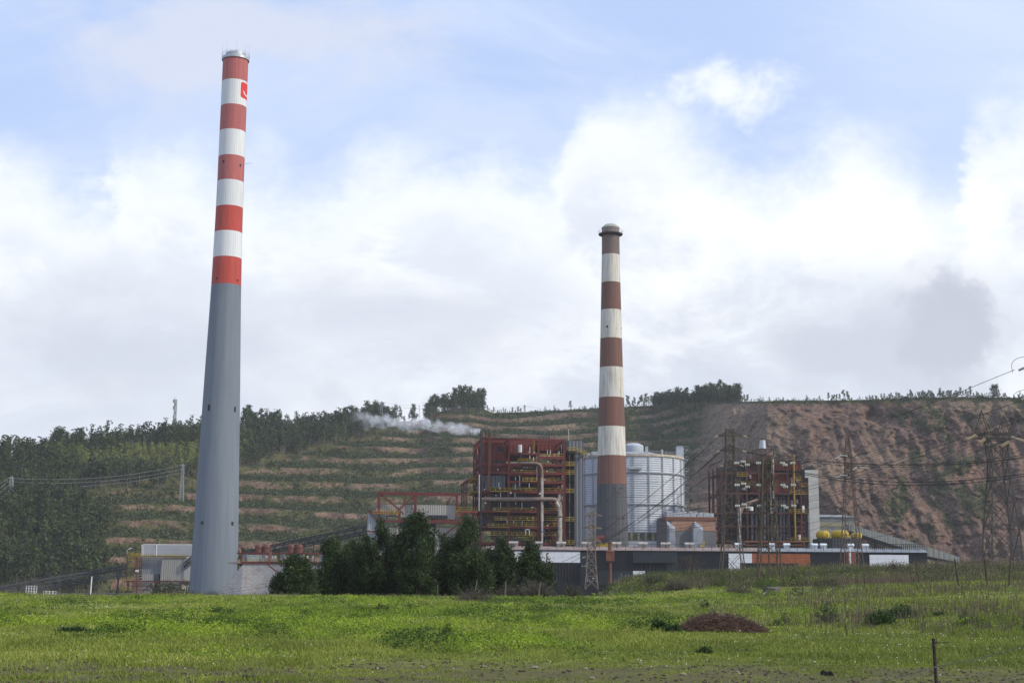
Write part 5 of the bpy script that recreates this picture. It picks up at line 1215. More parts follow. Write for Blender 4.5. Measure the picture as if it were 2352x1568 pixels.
# ---------------------------------------------------------------- long low turbine hall
def turbine_hall():
    Y0 = 440; F = Fac(1176, Y0, 0.0)
    x0p, x1p = 1120, 2130
    u0 = F.uz(x0p, 1280)[0]; u1 = F.uz(x1p, 1280)[0]; zt = F.uz(1650, 1264.5)[1]; z0 = -3
    t = thing('turbine_hall', (F.pt((u0 + u1) / 2, 0, 0)[0], Y0, z0), 'long low black turbine hall with white and orange panels across the front of the plant', 'industrial building')
    nav = panels('navy_panels', (.010, .012, .018), (.014, .016, .023), 1.7, 1.1, (.014, .016, .022), .5)
    lt = panels('slate_panels', (.024, .030, .040), (.030, .037, .047), 3.4, 1.6, (.03, .036, .046), .45)
    wh = panels('white_panels', (.72, .74, .78), (.68, .70, .74), 2.6, 1.5, (.42, .44, .47), .5, patch=.15)
    ora = panels('orange_panels', (.33, .105, .045), (.29, .095, .04), 1.5, 1.25, (.17, .06, .03), .7)
    blk = ribbed('black_ribbed_sheet', (.010, .011, .015), (.007, .008, .011), .9, dark=.6)
    b = MB(); F.rbox(b, u0, u1, 0, 45, z0, zt); b.build('wall', nav, t)
    # sloping roof strip with railing
    xm = F.uz(1745, 1280)[0]
    for (ua, ub, m, nm) in ((u0 - .5, xm, PINK, 'roof_edge'), (xm + .01, u1 + .3, mat('grey_roof', (.26, .28, .30), (.19, .21, .23), .5), 'roof_edge')):
        r = MB(); r.v = [F.pt(ua, -.5, zt), F.pt(ub, -.5, zt), F.pt(ub, 6, zt + 1.25), F.pt(ua, 6, zt + 1.25), F.pt(ua, -.5, zt - .12), F.pt(ub, -.5, zt - .12), F.pt(ub, 46, zt - .12), F.pt(ua, 46, zt - .12), F.pt(ub, 46, zt + 1.6), F.pt(ua, 46, zt + 1.6)]
        r.f = [(0, 1, 2, 3), (3, 2, 8, 9), (4, 5, 1, 0), (5, 6, 8, 2, 1), (4, 0, 3, 9, 7), (6, 7, 9, 8)]; r.mi = [0] * 6; r.build(nm, m, t)
    rl = MB(); n = int((u1 - u0) / 2.6)
    for k in range(n + 1):
        u = u0 + (u1 - u0) * k / n; rl.bar(F.pt(u, .3, zt), F.pt(u, .3, zt + 1.9), .10)
    rl.bar(F.pt(u0, .3, zt + 1.9), F.pt(u1, .3, zt + 1.9), .09); rl.bar(F.pt(u0, .3, zt + 1.0), F.pt(u1, .3, zt + 1.0), .07); rl.build('roof_railing', mat('rail_rust', (.06, .04, .038), (.04, .035, .035), 1), t)
    rl = MB(); ua = F.uz(2010, 1280)[0]
    for k in range(26):
        u = ua + (u1 - ua) * k / 25; rl.bar(F.pt(u, 3, zt + .8), F.pt(u, 3, zt + 2.5), .16)
    rl.bar(F.pt(ua, 3, zt + 2.5), F.pt(u1, 3, zt + 2.5), .14); rl.bar(F.pt(ua, 3, zt + 1.7), F.pt(u1, 3, zt + 1.7), .1); rl.build('heavy_railing', M_BLACK, t)
    def pan(x0, x1, y0, y1, m, name='wall_panel', w=-.15, w1=0):
        b = MB(); F.box(b, x0, x1, y0, y1, w, w1); return b.build(name, m, t)
    pan(1182, 1332.5, 1265.8, 1291, wh, 'white_panel'); pan(1160, 1331.5, 1291.5, 1333, blk, 'ribbed_panel', -.1)
    pan(1333, 1366, 1266.5, 1344, lt, 'slate_panel', -.12); pan(1454, 1556, 1267.5, 1292, lt, 'slate_panel', -.9); pan(1454, 1530, 1292.4, 1310, blk, 'ribbed_panel', -.1)
    pan(1375, 1453, 1310.5, 1343, lt, 'slate_panel', -.2); pan(1454, 1481.5, 1310.5, 1333.5, wh, 'white_panel', -.25); pan(1531, 1556, 1292.4, 1318, lt, 'slate_panel', -.25)
    pan(1673.5, 1727, 1270, 1292, wh, 'white_panel'); pan(1673.5, 1699.5, 1292.3, 1320, wh, 'white_panel')
    pan(1727.3, 1860.5, 1270.5, 1293, ora, 'orange_panel'); pan(1834, 1860.5, 1293.3, 1310, ora, 'orange_panel'); pan(1700, 1833.7, 1293.3, 1310, blk, 'dark_opening', -.08)
    pan(1997, 2086.5, 1273.5, 1300, wh, 'white_panel', -.2)
    pan(1870, 1900, 1292, 1312, blk, 'ribbed_panel', -.1)
    rg = np.random.default_rng(12)
    for (xa, xb, ya, yb, n) in ((1336, 1347, 1271, 1300, 12), (1347, 1372, 1318, 1334, 10), (1425, 1452, 1317, 1328, 14), (1360, 1368, 1300, 1310, 3)):
        for k in range(n):
            x = rg.uniform(xa, xb); y = rg.uniform(ya, yb); pan(x, x + rg.uniform(.7, 2), y, y + rg.uniform(.6, 2.4), M_WHITE, 'paint_flake', -.24, -.2)
    # barrel roof vents
    vents = [(x, 0) for x in (1174, 1185, 1230.5, 1241.5, 1283.5, 1294.5, 1341.5, 1352.5, 1410, 1421.5, 1471, 1482.5, 1523, 1534.5, 1577.5, 1589)] + [(1694.5, 1), (1773, 1), (1806.5, 1), (1870.5, 1), (1891, 1), (1953.5, 1), (1987, 1)]
    for x, k in vents:
        p = P(x, 1254.5, Y0 + 5); r = .95; m = MB(); half = .72 if k == 0 else .98
        zb = zt + 1.15
        m.box(p[0] - half * .8, p[0] + half * .8, Y0 + 4.3, Y0 + 5.7, zb - .3, zb + .7)
        v0 = len(m.v); n = 8
        for xx in (p[0] - half, p[0] + half):
            for i in range(n + 1): a = pi * i / n; m.v.append((xx, Y0 + 5 - cos(a) * 1.1, zb + .7 + sin(a) * .8))
        for i in range(n): m.f.append((v0 + i, v0 + n + 1 + i, v0 + n + 2 + i, v0 + i + 1)); m.mi.append(0)
        m.f.append(tuple(v0 + i for i in range(n + 1))); m.f.append(tuple(v0 + n + 1 + i for i in reversed(range(n + 1)))); m.f.append((v0, v0 + n, v0 + 2 * n + 1, v0 + n + 1)); m.mi += [0] * 3
        m.build('roof_vent', mat('vent_grime', (.42, .39, .36), (.30, .27, .25), 1) if k == 0 else mat('vent_white', (.66, .70, .74), (.5, .53, .56), 1), t)
    # rusty stand pipe in front
    R = thing('rusty_standpipe', (P(1401.5, 1300, 436)[0], 436, -3), 'rusty standpipe with a square box on its head in front of the black hall', 'pipe')
    x = P(1401.5, 1300, 436)[0]; z = lambda y: P(1401, y, 436)[2]
    b = MB(); b.tube([(x, 436, -3), (x, 436, z(1290))], .45, 10); b.build('pipe', RUSTY, R, smooth=True)
    b = MB(); b.box(x - 1.25, x + 1.25, 435, 437, z(1288), z(1266)); b.build('head_box', RUSTY, R)
    b = MB(); b.tube([(x, 436, z(1266)), (x, 436, z(1262)), (x, 436, z(1248))], [1.3, .6, .45], 10); b.build('neck', RUSTY, R)
    b = MB(); b.tube([(x, 436, z(1248)), (x, 436, z(1245))], .8, 10); b.build('cap', RUSTY, R)
    q = thing('thin_rusty_mast', (P(1256, 1300, 437)[0], 437, -3), 'thin rusty pole in front of the white panel of the black hall', 'pole')
    b = MB(); xx = P(1256, 1300, 437)[0]; b.tube(bend([(xx, 437, -3), (xx, 437, P(1256, 1270, 437)[2]), (xx + .6, 437, P(1256, 1270, 437)[2])], .3), .2, 8); b.build('pole', RUSTY, q)
    q = thing('red_pipe_stack', (P(1947, 1300, 437)[0], 437, -3), 'dull red boxes with a white pipe on the black hall behind a pylon', 'pipe')
    for xa, xb in ((1944, 1952), (1955, 1966)): b = MB(); a0, a1 = P(xa, 1300, 437)[0], P(xb, 1300, 437)[0]; b.box(a0, a1, 436.5, 437.5, -3, P(1950, 1266, 437)[2]); b.build('red_box', mat('dull_red', (.24, .07, .05), (.18, .06, .045), 1), q)
    b = MB(); xx = P(1953, 1300, 436)[0]; b.tube([(xx, 436, -3), (xx, 436, P(1953, 1256, 436)[2])], .3, 8); b.build('white_pipe', LAMPW, q)
    # terracotta annex wall beside trees
    q = thing('terracotta_shed', (P(1170, 1300, 436)[0], 437, -3), 'terracotta coloured shed wall seen between the trees', 'shed')
    b = MB(); b.box(P(1060, 1300, 430)[0], P(1181, 1300, 430)[0], 430, 438, -3, P(1170, 1283, 430)[2]); b.build('wall', mat('terracotta', (.36, .16, .11), (.28, .13, .10), .6), q)
    # yellow and red machine on the roof
    q = thing('yellow_pump_set', (P(1392, 1246, 470)[0], 470, zt + 1.0), 'yellow and red pump set standing beside the foot of the old chimney', 'machine')
    b = MB()
    for k in range(9): p = P(1370 + k * 5, 1246, 468); b.box(p[0] - .5, p[0] + .5, 467, 469, zt + 1.2, zt + 2.2 + (k % 3) * .4)
    a0, a1 = P(1365, 1247, 468)[0], P(1412, 1247, 468)[0]; b.box(a0, a1, 466.6, 469.4, zt + 1.1, zt + 1.9); b.build('pump_frame', mat('pump_yellow', (.48, .33, .02), (.36, .25, .03), 1), q)
    p = P(1379, 1236, 471); b = MB(); b.tube([p - (1.3, 0, .2), p + (1.3, 0, .2)], .9, 12); b.build('red_vessel', IRON, q)
turbine_hall()
# ---------------------------------------------------------------- left complex
def hopper_building():
    cx = lambda x: 229.7 + x * .21973
    cy = lambda y: 1177.1 + y * .21973
    F = Fac(cx(280), 612, R_(0)); t = thing('hopper_building', F.pt(8, 0, -3), 'grey sheet hopper building with yellow railings and red legs left of the tall chimney', 'industrial building')
    def blk(x0, x1, y0, y1, w0, w1, m, name):
        b = MB(); F.box(b, cx(x0), cx(x1), cy(y0), cy(y1), w0, w1); return b.build(name, m, t)
    hz = panels('hopper_sheet', (.36, .375, .395), (.34, .35, .37), 9, 2.4, (.26, .27, .28), .6, patch=.25)
    gr = ribbed('grey_hopper_sheet', (.24, .25, .27), (.17, .18, .20), .9, dark=.8)
    tn = ribbed('tan_hopper_sheet', (.36, .34, .31), (.26, .245, .225), .9, dark=.82)
    u = blk(436, 1100, 336, 448, 12, 30, hz, 'upper_hall')
    b = MB(); F.box(b, cx(448), cx(1100), cy(326), cy(337), 13, 29); b.build('roof', mat('pale_roof', (.60, .57, .52), (.45, .42, .38), .6), t)
    b = MB(); F.bar(b, cx(440), cy(336), cx(440), cy(448), .35, 11.8); F.bar(b, cx(590), cy(338), cx(590), cy(450), .35, 11.8); F.bar(b, cx(455), cy(345), cx(455), cy(445), .2, 11.8); b.build('corner_trim', LAMPW, t)
    blk(405, 660, 462, 700, 2, 16, gr, 'main_hopper'); blk(880, 1100, 555, 840, 6, 18, hz, 'rear_wall'); blk(880, 905, 455, 655, 1, 8, tn, 'corner_panel')
    def prism(front, off, m, name, depth=8.0):
        b = MB(); n = len(front); fr = [np.array(F.px(cx(x), cy(y), 0)) for x, y in front]; bk = [p + np.array([off, depth, 0]) for p in fr]
        b.v = [tuple(p) for p in fr + bk]; b.f = [tuple(range(n))[::-1], tuple(range(n, 2 * n))] + [(i, (i + 1) % n, n + (i + 1) % n, n + i) for i in range(n)]; b.mi = [0] * (n + 2)
        return b.build(name, m, t)
    prism([(655, 466), (858, 466), (838, 714), (628, 714), (640, 550)], 3.2, tn, 'chute')
    prism([(860, 466), (880, 466), (880, 712), (840, 712)], 3, gr, 'chute_side', 6)
    prism([(360, 640), (562, 640), (556, 712), (345, 712)], 2.6, tn, 'small_chute'); prism([(564, 640), (590, 640), (612, 700), (558, 712)], 2.2, DARKBOX, 'small_chute_side', 5)
    prism([(343, 716), (556, 716), (540, 850), (325, 850)], 2, tn, 'lower_chute'); prism([(628, 716), (836, 716), (830, 850), (622, 850)], 2, tn, 'lower_chute')
    g = MB()
    def b_(x0, y0, x1, y1, th=.35, w=-.8): F.bar(g, cx(x0), cy(y0), cx(x1), cy(y1), th, w)
    for q in ((270, 714, 940, 718, .6), (285, 425, 285, 840, .5), (382, 460, 382, 840, .5), (285, 490, 385, 490), (285, 560, 385, 560), (300, 500, 378, 555, .25), (300, 720, 300, 840), (285, 762, 570, 766, .35), (540, 740, 430, 832, .35),
              (845, 718, 845, 840, .5), (620, 718, 620, 840, .4), (560, 720, 625, 770, .35), (875, 745, 920, 745), (300, 640, 380, 590, .25), (285, 600, 382, 600, .25), (415, 462, 415, 560, .2), (425, 462, 440, 590, .2), (435, 462, 435, 560, .2)): b_(*q)
    g.build('red_legs', mat('maroon_steel', (.13, .045, .05), (.09, .035, .035), .8), t)
    for x0, x1, y, w in ((280, 910, 455, -.6), (280, 430, 445, -1.2), (280, 392, 490, -1.0), (285, 380, 560, -1.0), (230, 345, 702, -1.2), (228, 330, 802, -1.2), (850, 940, 714, -1.0)): walkway(F, t, cx(x0), cx(x1), cy(y - 35), cy(y), w, 1.2)
    m = MB(); m.tube([F.px(cx(283), cy(430), -1), F.px(cx(283), cy(388), -1), F.px(cx(300), cy(380), -1)], .08, 6); m.tube([F.px(cx(298), cy(382), -1), F.px(cx(330), cy(367), -1)], .22, 6); m.build('lamp', LAMPW, t)
    m = MB(); m.tube(bend([F.px(cx(572), cy(445), -1), F.px(cx(572), cy(375), -1), F.px(cx(560), cy(365), -1)], .4), .07, 6); m.build('lamp', LAMPW, t)
    # lattice mast in front
    T = thing('steel_mast', (P(cx(390), 1350, 300)[0], 300, gz(P(cx(390), 1350, 300)[0], 300)), 'slim rusty lattice mast with lamps standing in front of the hopper building', 'mast')
    x = P(cx(390), 1350, 300)[0]; z0 = gz(x, 300); z1 = P(cx(395), cy(470), 300)[2]; lat = MB(); hw = .75
    n = 10
    for k in range(n):
        za = z0 + (z1 - z0) * k / n; zb_ = z0 + (z1 - z0) * (k + 1) / n; ha = hw * (1 - .6 * k / n); hb_ = hw * (1 - .6 * (k + 1) / n)
        for sx, sy in ((-1, -1), (1, -1), (1, 1), (-1, 1)): lat.bar((x + sx * ha, 300 + sy * ha, za), (x + sx * hb_, 300 + sy * hb_, zb_), .1)
        lat.bar((x - ha, 300 - ha, za), (x + hb_, 300 - hb_, zb_), .06); lat.bar((x + ha, 300 - ha, za), (x - hb_, 300 - hb_, zb_), .06)
    lat.build('lattice', RUSTY, T)
    for y in (575, 610, 635, 660, 690):
        p = P(cx(430), cy(y), 300); b = MB(); b.box(p[0] - .45, p[0] + .25, 299.5, 300, p[2] - .15, p[2] + .1); b.bar((x, 299.7, p[2] - .4), (p[0] + .2, 299.7, p[2] + .2), .06); b.build('floodlight', DKSTEEL, T)
    p = P(cx(397), cy(607), 300); b = MB(); b.box(p[0] - .3, p[0] + .3, 299, 299.4, p[2] - .2, p[2] + .2); b.build('lamp', LAMPW, T)
hopper_building()

def wall_pyramid():
    cx = lambda x: 229.7 + x * .21973
    cy = lambda y: 1177.1 + y * .21973
    t = thing('concrete_bunker', (P(900, 1300, 530)[0], 530, -3), 'pale battered concrete panel bunker with diamond pattern behind the dark trees', 'bunker')
    m = bpy.data.materials.new('diamond_concrete'); m.use_nodes = True; g = NT(m.node_tree); b = g.n['Principled BSDF']; b.inputs['Roughness'].default_value = .85
    tc = g.new('ShaderNodeTexCoord'); sp = g.new('ShaderNodeSeparateXYZ'); g.link(tc.outputs['Object'], sp.inputs[0])
    u = g.math('MULTIPLY', sp.outputs[0], .42); v = g.math('MULTIPLY', sp.outputs[2], .6)
    d1 = g.math('PINGPONG', g.math('ADD', u, v), .5); d2 = g.math('PINGPONG', g.math('SUBTRACT', u, v), .5)
    dm = g.math('MINIMUM', d1, d2); ln = g.math('SUBTRACT', 1.0, g.ss(dm, .02, .07))
    hz = g.math('SUBTRACT', 1.0, g.ss(g.math('PINGPONG', g.math('MULTIPLY', sp.outputs[2], .42), .5), .01, .04))
    f = g.ss(g.noise(tc.outputs['Object'], .35, 7, .7), .35, .7)
    c = g.mix(f, (.43, .41, .39), (.30, .265, .245)); c = g.mix(g.math('MULTIPLY', ln, .5), c, (.22, .18, .165)); c = g.mix(g.math('MULTIPLY', hz, .5), c, (.22, .18, .17))
    ck = g.math('MULTIPLY', g.math('GREATER_THAN', g.math('MODULO', g.math('ADD', g.math('FLOOR', g.math('ADD', u, v)), g.math('ADD', g.math('FLOOR', g.math('SUBTRACT', u, v)), 1000.0)), 2.0), .5), .15)
    c = g.mix(ck, c, (.55, .53, .50))
    g.link(c, b.inputs['Base Color'])
    Y0 = 530; zt = P(830, cy(538), Y0)[2]; xl, xr = P(cx(1500), 1290, Y0)[0], P(1180, 1290, Y0)[0]; bat = .18
    h = zt + 3
    b = MB(); b.v = [(xl, Y0 - h * bat, -3), (xr, Y0 - h * bat, -3), (xr, Y0, zt), (xl, Y0, zt)]; b.f = [(0, 1, 2, 3)]; b.mi = [0]
    # left flank slopes out to the left
    xo = P(cx(1255), cy(840), Y0)[0] - .5
    b.v += [(xo - 1.5, Y0 + 2, -3), (xl, Y0 + 30, zt), (xo - 1.5, Y0 + 40, -3), (xr, Y0 + 30, zt)]
    b.f += [(4, 0, 3), (4, 3, 5, 6), (3, 2, 7, 5)]; b.mi += [0, 0, 0]; b.build('battered_wall', m, t)
    e = MB(); e.box(xl - .6, xr, Y0 - .5, Y0 + 1, zt + .01, zt + .75); e.build('red_edge_beam', IRON, t)
    dk = MB(); dk.box(xl - 6, xr, Y0 + 1.01, Y0 + 30, zt + .02, zt + .5); dk.build('deck', PINK, t)
    st = MB(); p, q = P(cx(1735), cy(528), 522), P(cx(1880), cy(640), 522)
    st.bar(p, q, .5); st.bar(p + (0, 0, 1), q + (0, 0, 1), .1); st.build('outside_stair', IRON, t)
    F = Fac(cx(1480), Y0 + 1, 0); walkway(F, t, cx(1440), cx(1890), cy(490), cy(519), .3, 1.0)
    # open shed on the deck
    s = thing('red_filter_shed', (P(860, 1270, 540)[0], 540, zt + .5), 'red framed open shed with white vessels on top of the pale concrete bunker', 'shed')
    F = Fac(cx(1480), 540, 0)
    g_ = MB()
    for w in (0, 8):
        F.bar(g_, cx(1430), cy(420), cx(2700), cy(424), .55, w)
        for x in range(1480, 2700, 95): F.bar(g_, cx(x), cy(420), cx(x), cy(525), .3, w)
    F.bar(g_, cx(1440), cy(545), cx(1500), cy(545), .5, -3); F.bar(g_, cx(1442), cy(470), cx(1442), cy(600), .35, -3); F.bar(g_, cx(1470), cy(440), cx(1470), cy(600), .35, -3)
    g_.build('red_frame', IRON, s)
    for x in (1500, 1705, 1905, 2110, 2320, 2520): b = MB(); F.box(b, cx(x - 18), cx(x + 22), cy(430), cy(516), .5, 1.4); b.build('white_sheet', PALEG, s)
    b = MB(); F.box(b, cx(1538), cx(1664), cy(442), cy(514), -1.2, 4); b.build('pale_cabin', mat('pale_green_box', (.52, .55, .46), (.42, .45, .38), .6), s)
    b = MB(); F.box(b, cx(1534), cx(1668), cy(438), cy(443), -1.4, 4.2); b.build('cabin_roof', LAMPW, s)
    rg = np.random.default_rng(9)
    for x in (1526, 1735, 1762, 1942, 1965, 2140, 2165, 2350, 2372, 1800, 1830, 2010, 2230, 2440): b = MB(); p = np.array(F.px(cx(x), cy(505), 2)); q = np.array(F.px(cx(x), cy(448), 2)); b.tube([p, p + (q - p) * .55, p + (q - p) * .6, q], [.75, .75, .5, .42], 12); b.build('white_vessel', mat('aged_white', (.55, .54, .50), (.35, .30, .25), 2), s, smooth=True)
    b = MB()
    for k in range(24): x = rg.uniform(1750, 2500); y = rg.uniform(450, 500); F.bar(b, cx(x), cy(y), cx(x + rg.uniform(-5, 25)), cy(min(510, y + rg.uniform(0, 40))), .18, 3)
    b.build('small_pipes', YEL, s)
    for i, (x, lab) in enumerate(((1662, 'leftmost rust red round tank behind the red filter shed'), (1742, 'second rust red round tank with pale streaks behind the shed'), (1998, 'third rust red round tank behind the red filter shed'), (2085, 'rightmost rust red round tank behind the shed'))):
        p = P(cx(x), 1260, 552); k = thing('red_tank', (p[0], 552, zt), lab, 'tank', 'rust red tanks behind the filter shed'); r = 34 * .21973 / FPX * 552
        z1 = P(cx(x), cy(352), 552)[2]; b = MB(); b.lathe(p[0], 552, [(r, zt + .5), (r, z1), (r * .8, z1 + .6), (.2, z1 + .9)], 24); b.build('vessel', mat('red_tank_paint', (.15, .05, .035), (.22, .12, .085), .5, (1, 1, .3)), k, smooth=True)
        b = MB()
        for z in (zt + 4, zt + 6.2): b.lathe(p[0], 552, [(r + .02, z), (r + .25, z), (r + .25, z + .2), (r + .02, z + .2)], 24, caps=False)
        for q in range(10): a = 2 * pi * q / 10; b.bar((p[0] + (r + .2) * cos(a), 552 + (r + .2) * sin(a), zt + .5), (p[0] + (r + .2) * cos(a), 552 + (r + .2) * sin(a), z1 + .5), .1)
        b.build('cage', IRON, k)
    b = thing('red_curved_pipe', (P(cx(1452), 1260, 548)[0], 548, zt), 'small rust red bent pipe beside the tall chimney on the bunker', 'pipe')
    m_ = MB(); m_.tube(bend([P(cx(1462), cy(420), 548), P(cx(1462), cy(382), 548), P(cx(1440), cy(385), 548)], .8), .45, 8); m_.tube([P(cx(1782), cy(520), 537), P(cx(1782), cy(400), 537)], .4, 8); m_.build('pipe', mat('pale_rust', (.34, .18, .13), (.24, .12, .09), 1), b, smooth=True)
wall_pyramid()

def truss(name, label, p0, p1, h0, h1, wid, n=22, belt=True, th=.35, legs=()):
    """box truss bridge between two points (bottom chord), heights h0..h1"""
    p0 = np.array(p0); p1 = np.array(p1); t = thing(name, (*(((p0 + p1) / 2)[:2]), -3), label, 'conveyor')
    g = MB(); d = (p1 - p0); L = np.linalg.norm(d); nrm = np.array([-d[1], d[0], 0]); nrm /= np.linalg.norm(nrm)
    for s in (0, wid):
        o = nrm * s
        g.bar(p0 + o, p1 + o, th); g.bar(p0 + o + (0, 0, h0), p1 + o + (0, 0, h1), th * 1.3)
        for k in range(n):
            a = p0 + d * k / n + o; b = p0 + d * (k + 1) / n + o; ha = h0 + (h1 - h0) * k / n; hb = h0 + (h1 - h0) * (k + 1) / n
            if k % 2: g.bar(a, b + (0, 0, hb), th * .55)
            else: g.bar(a + (0, 0, ha), b, th * .55)
            g.bar(a, a + (0, 0, ha), th * .45)
    g.build('truss', DKSTEEL, t)
    if belt:
        b = MB()
        for k in range(n): 
            a = p0 + d * k / n + nrm * wid / 2 + (0, 0, h0 * .3); c = p0 + d * (k + 1) / n + nrm * wid / 2 + (0, 0, h0 * .3); b.bar(a, c, wid * .7, .35)
        b.build('belt', mat('belt_rubber', (.03, .03, .032), (.045, .045, .045), 1), t)
        b = MB()
        for k in range(n + 1): a = p0 + d * k / n + (0, 0, h0 + (h1 - h0) * k / n); b.bar(a, a + (0, 0, 1.2), .1)
        b.bar(p0 + (0, 0, h0 + 1.2), p1 + (0, 0, h1 + 1.2), .1); b.build('handrail', DKSTEEL, t)
    for k in legs:
        a = p0 + d * k; l = MB(); l.bar(a + nrm * 0, (a[0] - 1.2, a[1], -3), .4); l.bar(a + nrm * wid, (a[0] + 1.2 + nrm[0] * wid, a[1] + nrm[1] * wid, -3), .4); l.build('trestle', DKSTEEL, t)
    return t
truss('conveyor_bridge', 'dark lattice conveyor bridge rising from the tall chimney to the pale annex', P(540, 1283, 600), P(843, 1222, 545), 2.4, 2.8, 3.5, 30, legs=(.3, .62, .9))
truss('dark_conveyor', 'upper dark conveyor with handrails running down to the left of the hopper building', P(-40, 1362, 560), P(292, 1307, 600), 1.4, 1.6, 3, 26, legs=(.25, .5, .75, .95))
truss('dark_conveyor.001', 'lower plain dark conveyor running beneath the railed one at the far left', P(-40, 1376, 575), P(292, 1323, 612), 1.3, 1.4, 3, 22, belt=False, legs=(.3, .6))
truss('short_conveyor', 'short dark conveyor stub between the hopper building and the tall chimney', P(432, 1301, 610), P(462, 1277, 620), 1.8, 1.8, 2, 5)

def small_left():
    # white cage platforms at the field edge
    for (x0, x1, y0, y1, lab) in ((59, 79, 1345, 1368, 'small white railed platform tower at the left edge of the field'), (99, 123, 1357, 1368, 'low white railing box beside the white platform tower')):
        Y = 240; a = P(x0, y1, Y); b = P(x1, y0, Y); t = thing('white_platform', ((a[0] + b[0]) / 2, Y, a[2]), lab, 'platform')
        m = MB()
        for x in np.linspace(a[0], b[0], 4):
            for y in (Y, Y + 1.3): m.bar((x, y, gz(x, y)), (x, y, b[2]), .07)
        for k in range(4 if y1 - y0 > 15 else 3):
            z = b[2] - k * .42
            for y in (Y, Y + 1.3): m.bar((a[0], y, z), (b[0], y, z), .06)
        m.build('railing', LAMPW, t)
        if y1 - y0 > 15: m = MB(); m.box(a[0] + .1, b[0] - .1, Y + .1, Y + 1.2, a[2] - .6, a[2] + .6); m.build('cabinet', mat('cabinet_grey', (.5, .51, .52), (.4, .41, .42), 1), t)
    x, _, _ = P(207, 1360, 260); t = thing('lamp_post', (x, 260, gz(x, 260)), 'plain pale lamp post left of the hopper building', 'lamp post')
    z1 = P(208, 1322, 260)[2]; m = MB(); m.tube([(x, 260, gz(x, 260)), (x + .15, 260, z1)], .12, 8); m.build('pole', LAMPW, t); m = MB(); m.box(x - .3, x + .5, 259.8, 260.2, z1, z1 + .18); m.build('lamp_head', DKSTEEL, t)
small_left()

# ---------------------------------------------------------------- pylons
PYS = mat('pylon_rust_steel', (.26, .20, .14), (.15, .11, .08), .8, rough=.7)
PYD = mat('pylon_dark_steel', (.12, .095, .07), (.07, .052, .04), .8, rough=.7)
PYG = mat('pylon_grey_steel', (.34, .35, .35), (.24, .25, .25), .8, rough=.6)
INS = mat('pale_insulator', (.52, .40, .26), (.40, .32, .22), 2, rough=.3)
INSW = mat('white_insulator', (.60, .60, .56), (.45, .44, .40), 2, rough=.3)
def pylon(label, px, base_py, Y, prof, arms, m, cap=None, rot=0.0, panels_=10, leg=.22, br=.11, name='pylon', body='lattice_body', cat='pylon', zbase=None, group=None):
    """prof: (py, half width px) up the body; arms: (py, x_left, x_right, droop px)"""
    s = depth_at(Y, 10) / FPX
    X = P(px, (base_py + prof[-1][0]) / 2, Y)[0]; z0 = P(px, base_py, Y)[2] if zbase is None else zbase
    t = thing(name, (X, Y, z0), label, cat, group)
    zs = np.array([P(px, y, Y)[2] for y, w in prof]); hw = np.array([w * s for y, w in prof]) * .84; o = np.argsort(zs); zs = zs[o]; hw = hw[o]
    def w(z): return float(np.interp(z, zs, hw)) if z >= zs[0] else float(hw[0] + (zs[0] - z) * (hw[0] - hw[1]) / max(.1, zs[1] - zs[0]))
    g = MB(); zt = zs[-1]; z = z0; lv = [z0]
    while z < zt - .3:
        z = min(zt, z + max(2.0 * w(z), 1.3 if zt - z0 > 12 else .7)); lv.append(z)
    ca, sa = cos(rot), sin(rot)
    def c(sx, sy, z): h = w(z); return (X + (sx * ca - sy * sa) * h, Y + (sx * sa + sy * ca) * h, z)
    cn = [(-1, -1), (1, -1), (1, 1), (-1, 1)]
    for a, b in zip(lv[:-1], lv[1:]):
        for i in range(4):
            p, q = cn[i], cn[(i + 1) % 4]
            g.bar(c(*p, a), c(*p, b), leg); g.bar(c(*p, a), c(*q, b), br); g.bar(c(*q, a), c(*p, b), br)
            if br > .08: g.bar(c(*p, b), c(*q, b), br)
    g.build(body, m, t)
    ends = []
    for (py, xl, xr, dr) in arms:
        A_ = MB(); z = P(px, py, Y)[2]; zl = P(xl, py, Y); zr = P(xr, py, Y); up = P(px, py - dr, Y)[2]
        for e in (zl, zr):
            e = np.array([e[0], Y, z]); 
            for sy in (-1, 1):
                r = (X, Y + sy * w(z), z); ru = (X, Y + sy * w(up), up); A_.bar(r, e, br * 1.4); A_.bar(ru, e, br * 1.2)
                for k in range(1, 5):
                    f = k / 5; A_.bar(np.array(r) * (1 - f) + e * f, np.array(ru) * (1 - f) + e * f, br * .8)
                    f2 = (k - 1) / 5; A_.bar(np.array(r) * (1 - f) + e * f, np.array(ru) * (1 - f2) + e * f2, br * .7)
            for k in range(1, 5): f = k / 5; A_.bar(np.array([X, Y - w(z), z]) * (1 - f) + e * f, np.array([X, Y + w(z), z]) * (1 - f) + e * f, br * .8)
            ends.append(e)
        A_.build('cross_arm', m, t)
    return t, X, w, ends
def insul(t, a, b, r, m, n=9):
    a = np.array(a, float); b = np.array(b, float); g = MB(); pts = []; rs = []
    for k in range(n):
        for f, rr in ((0, .35), (.35, 1), (.65, 1), (1.0, .35)): pts.append(a + (b - a) * (k + f * .98) / n); rs.append(r * rr)
    g.tube(pts, rs, 8); return g.build('insulator', m, t, smooth=True)

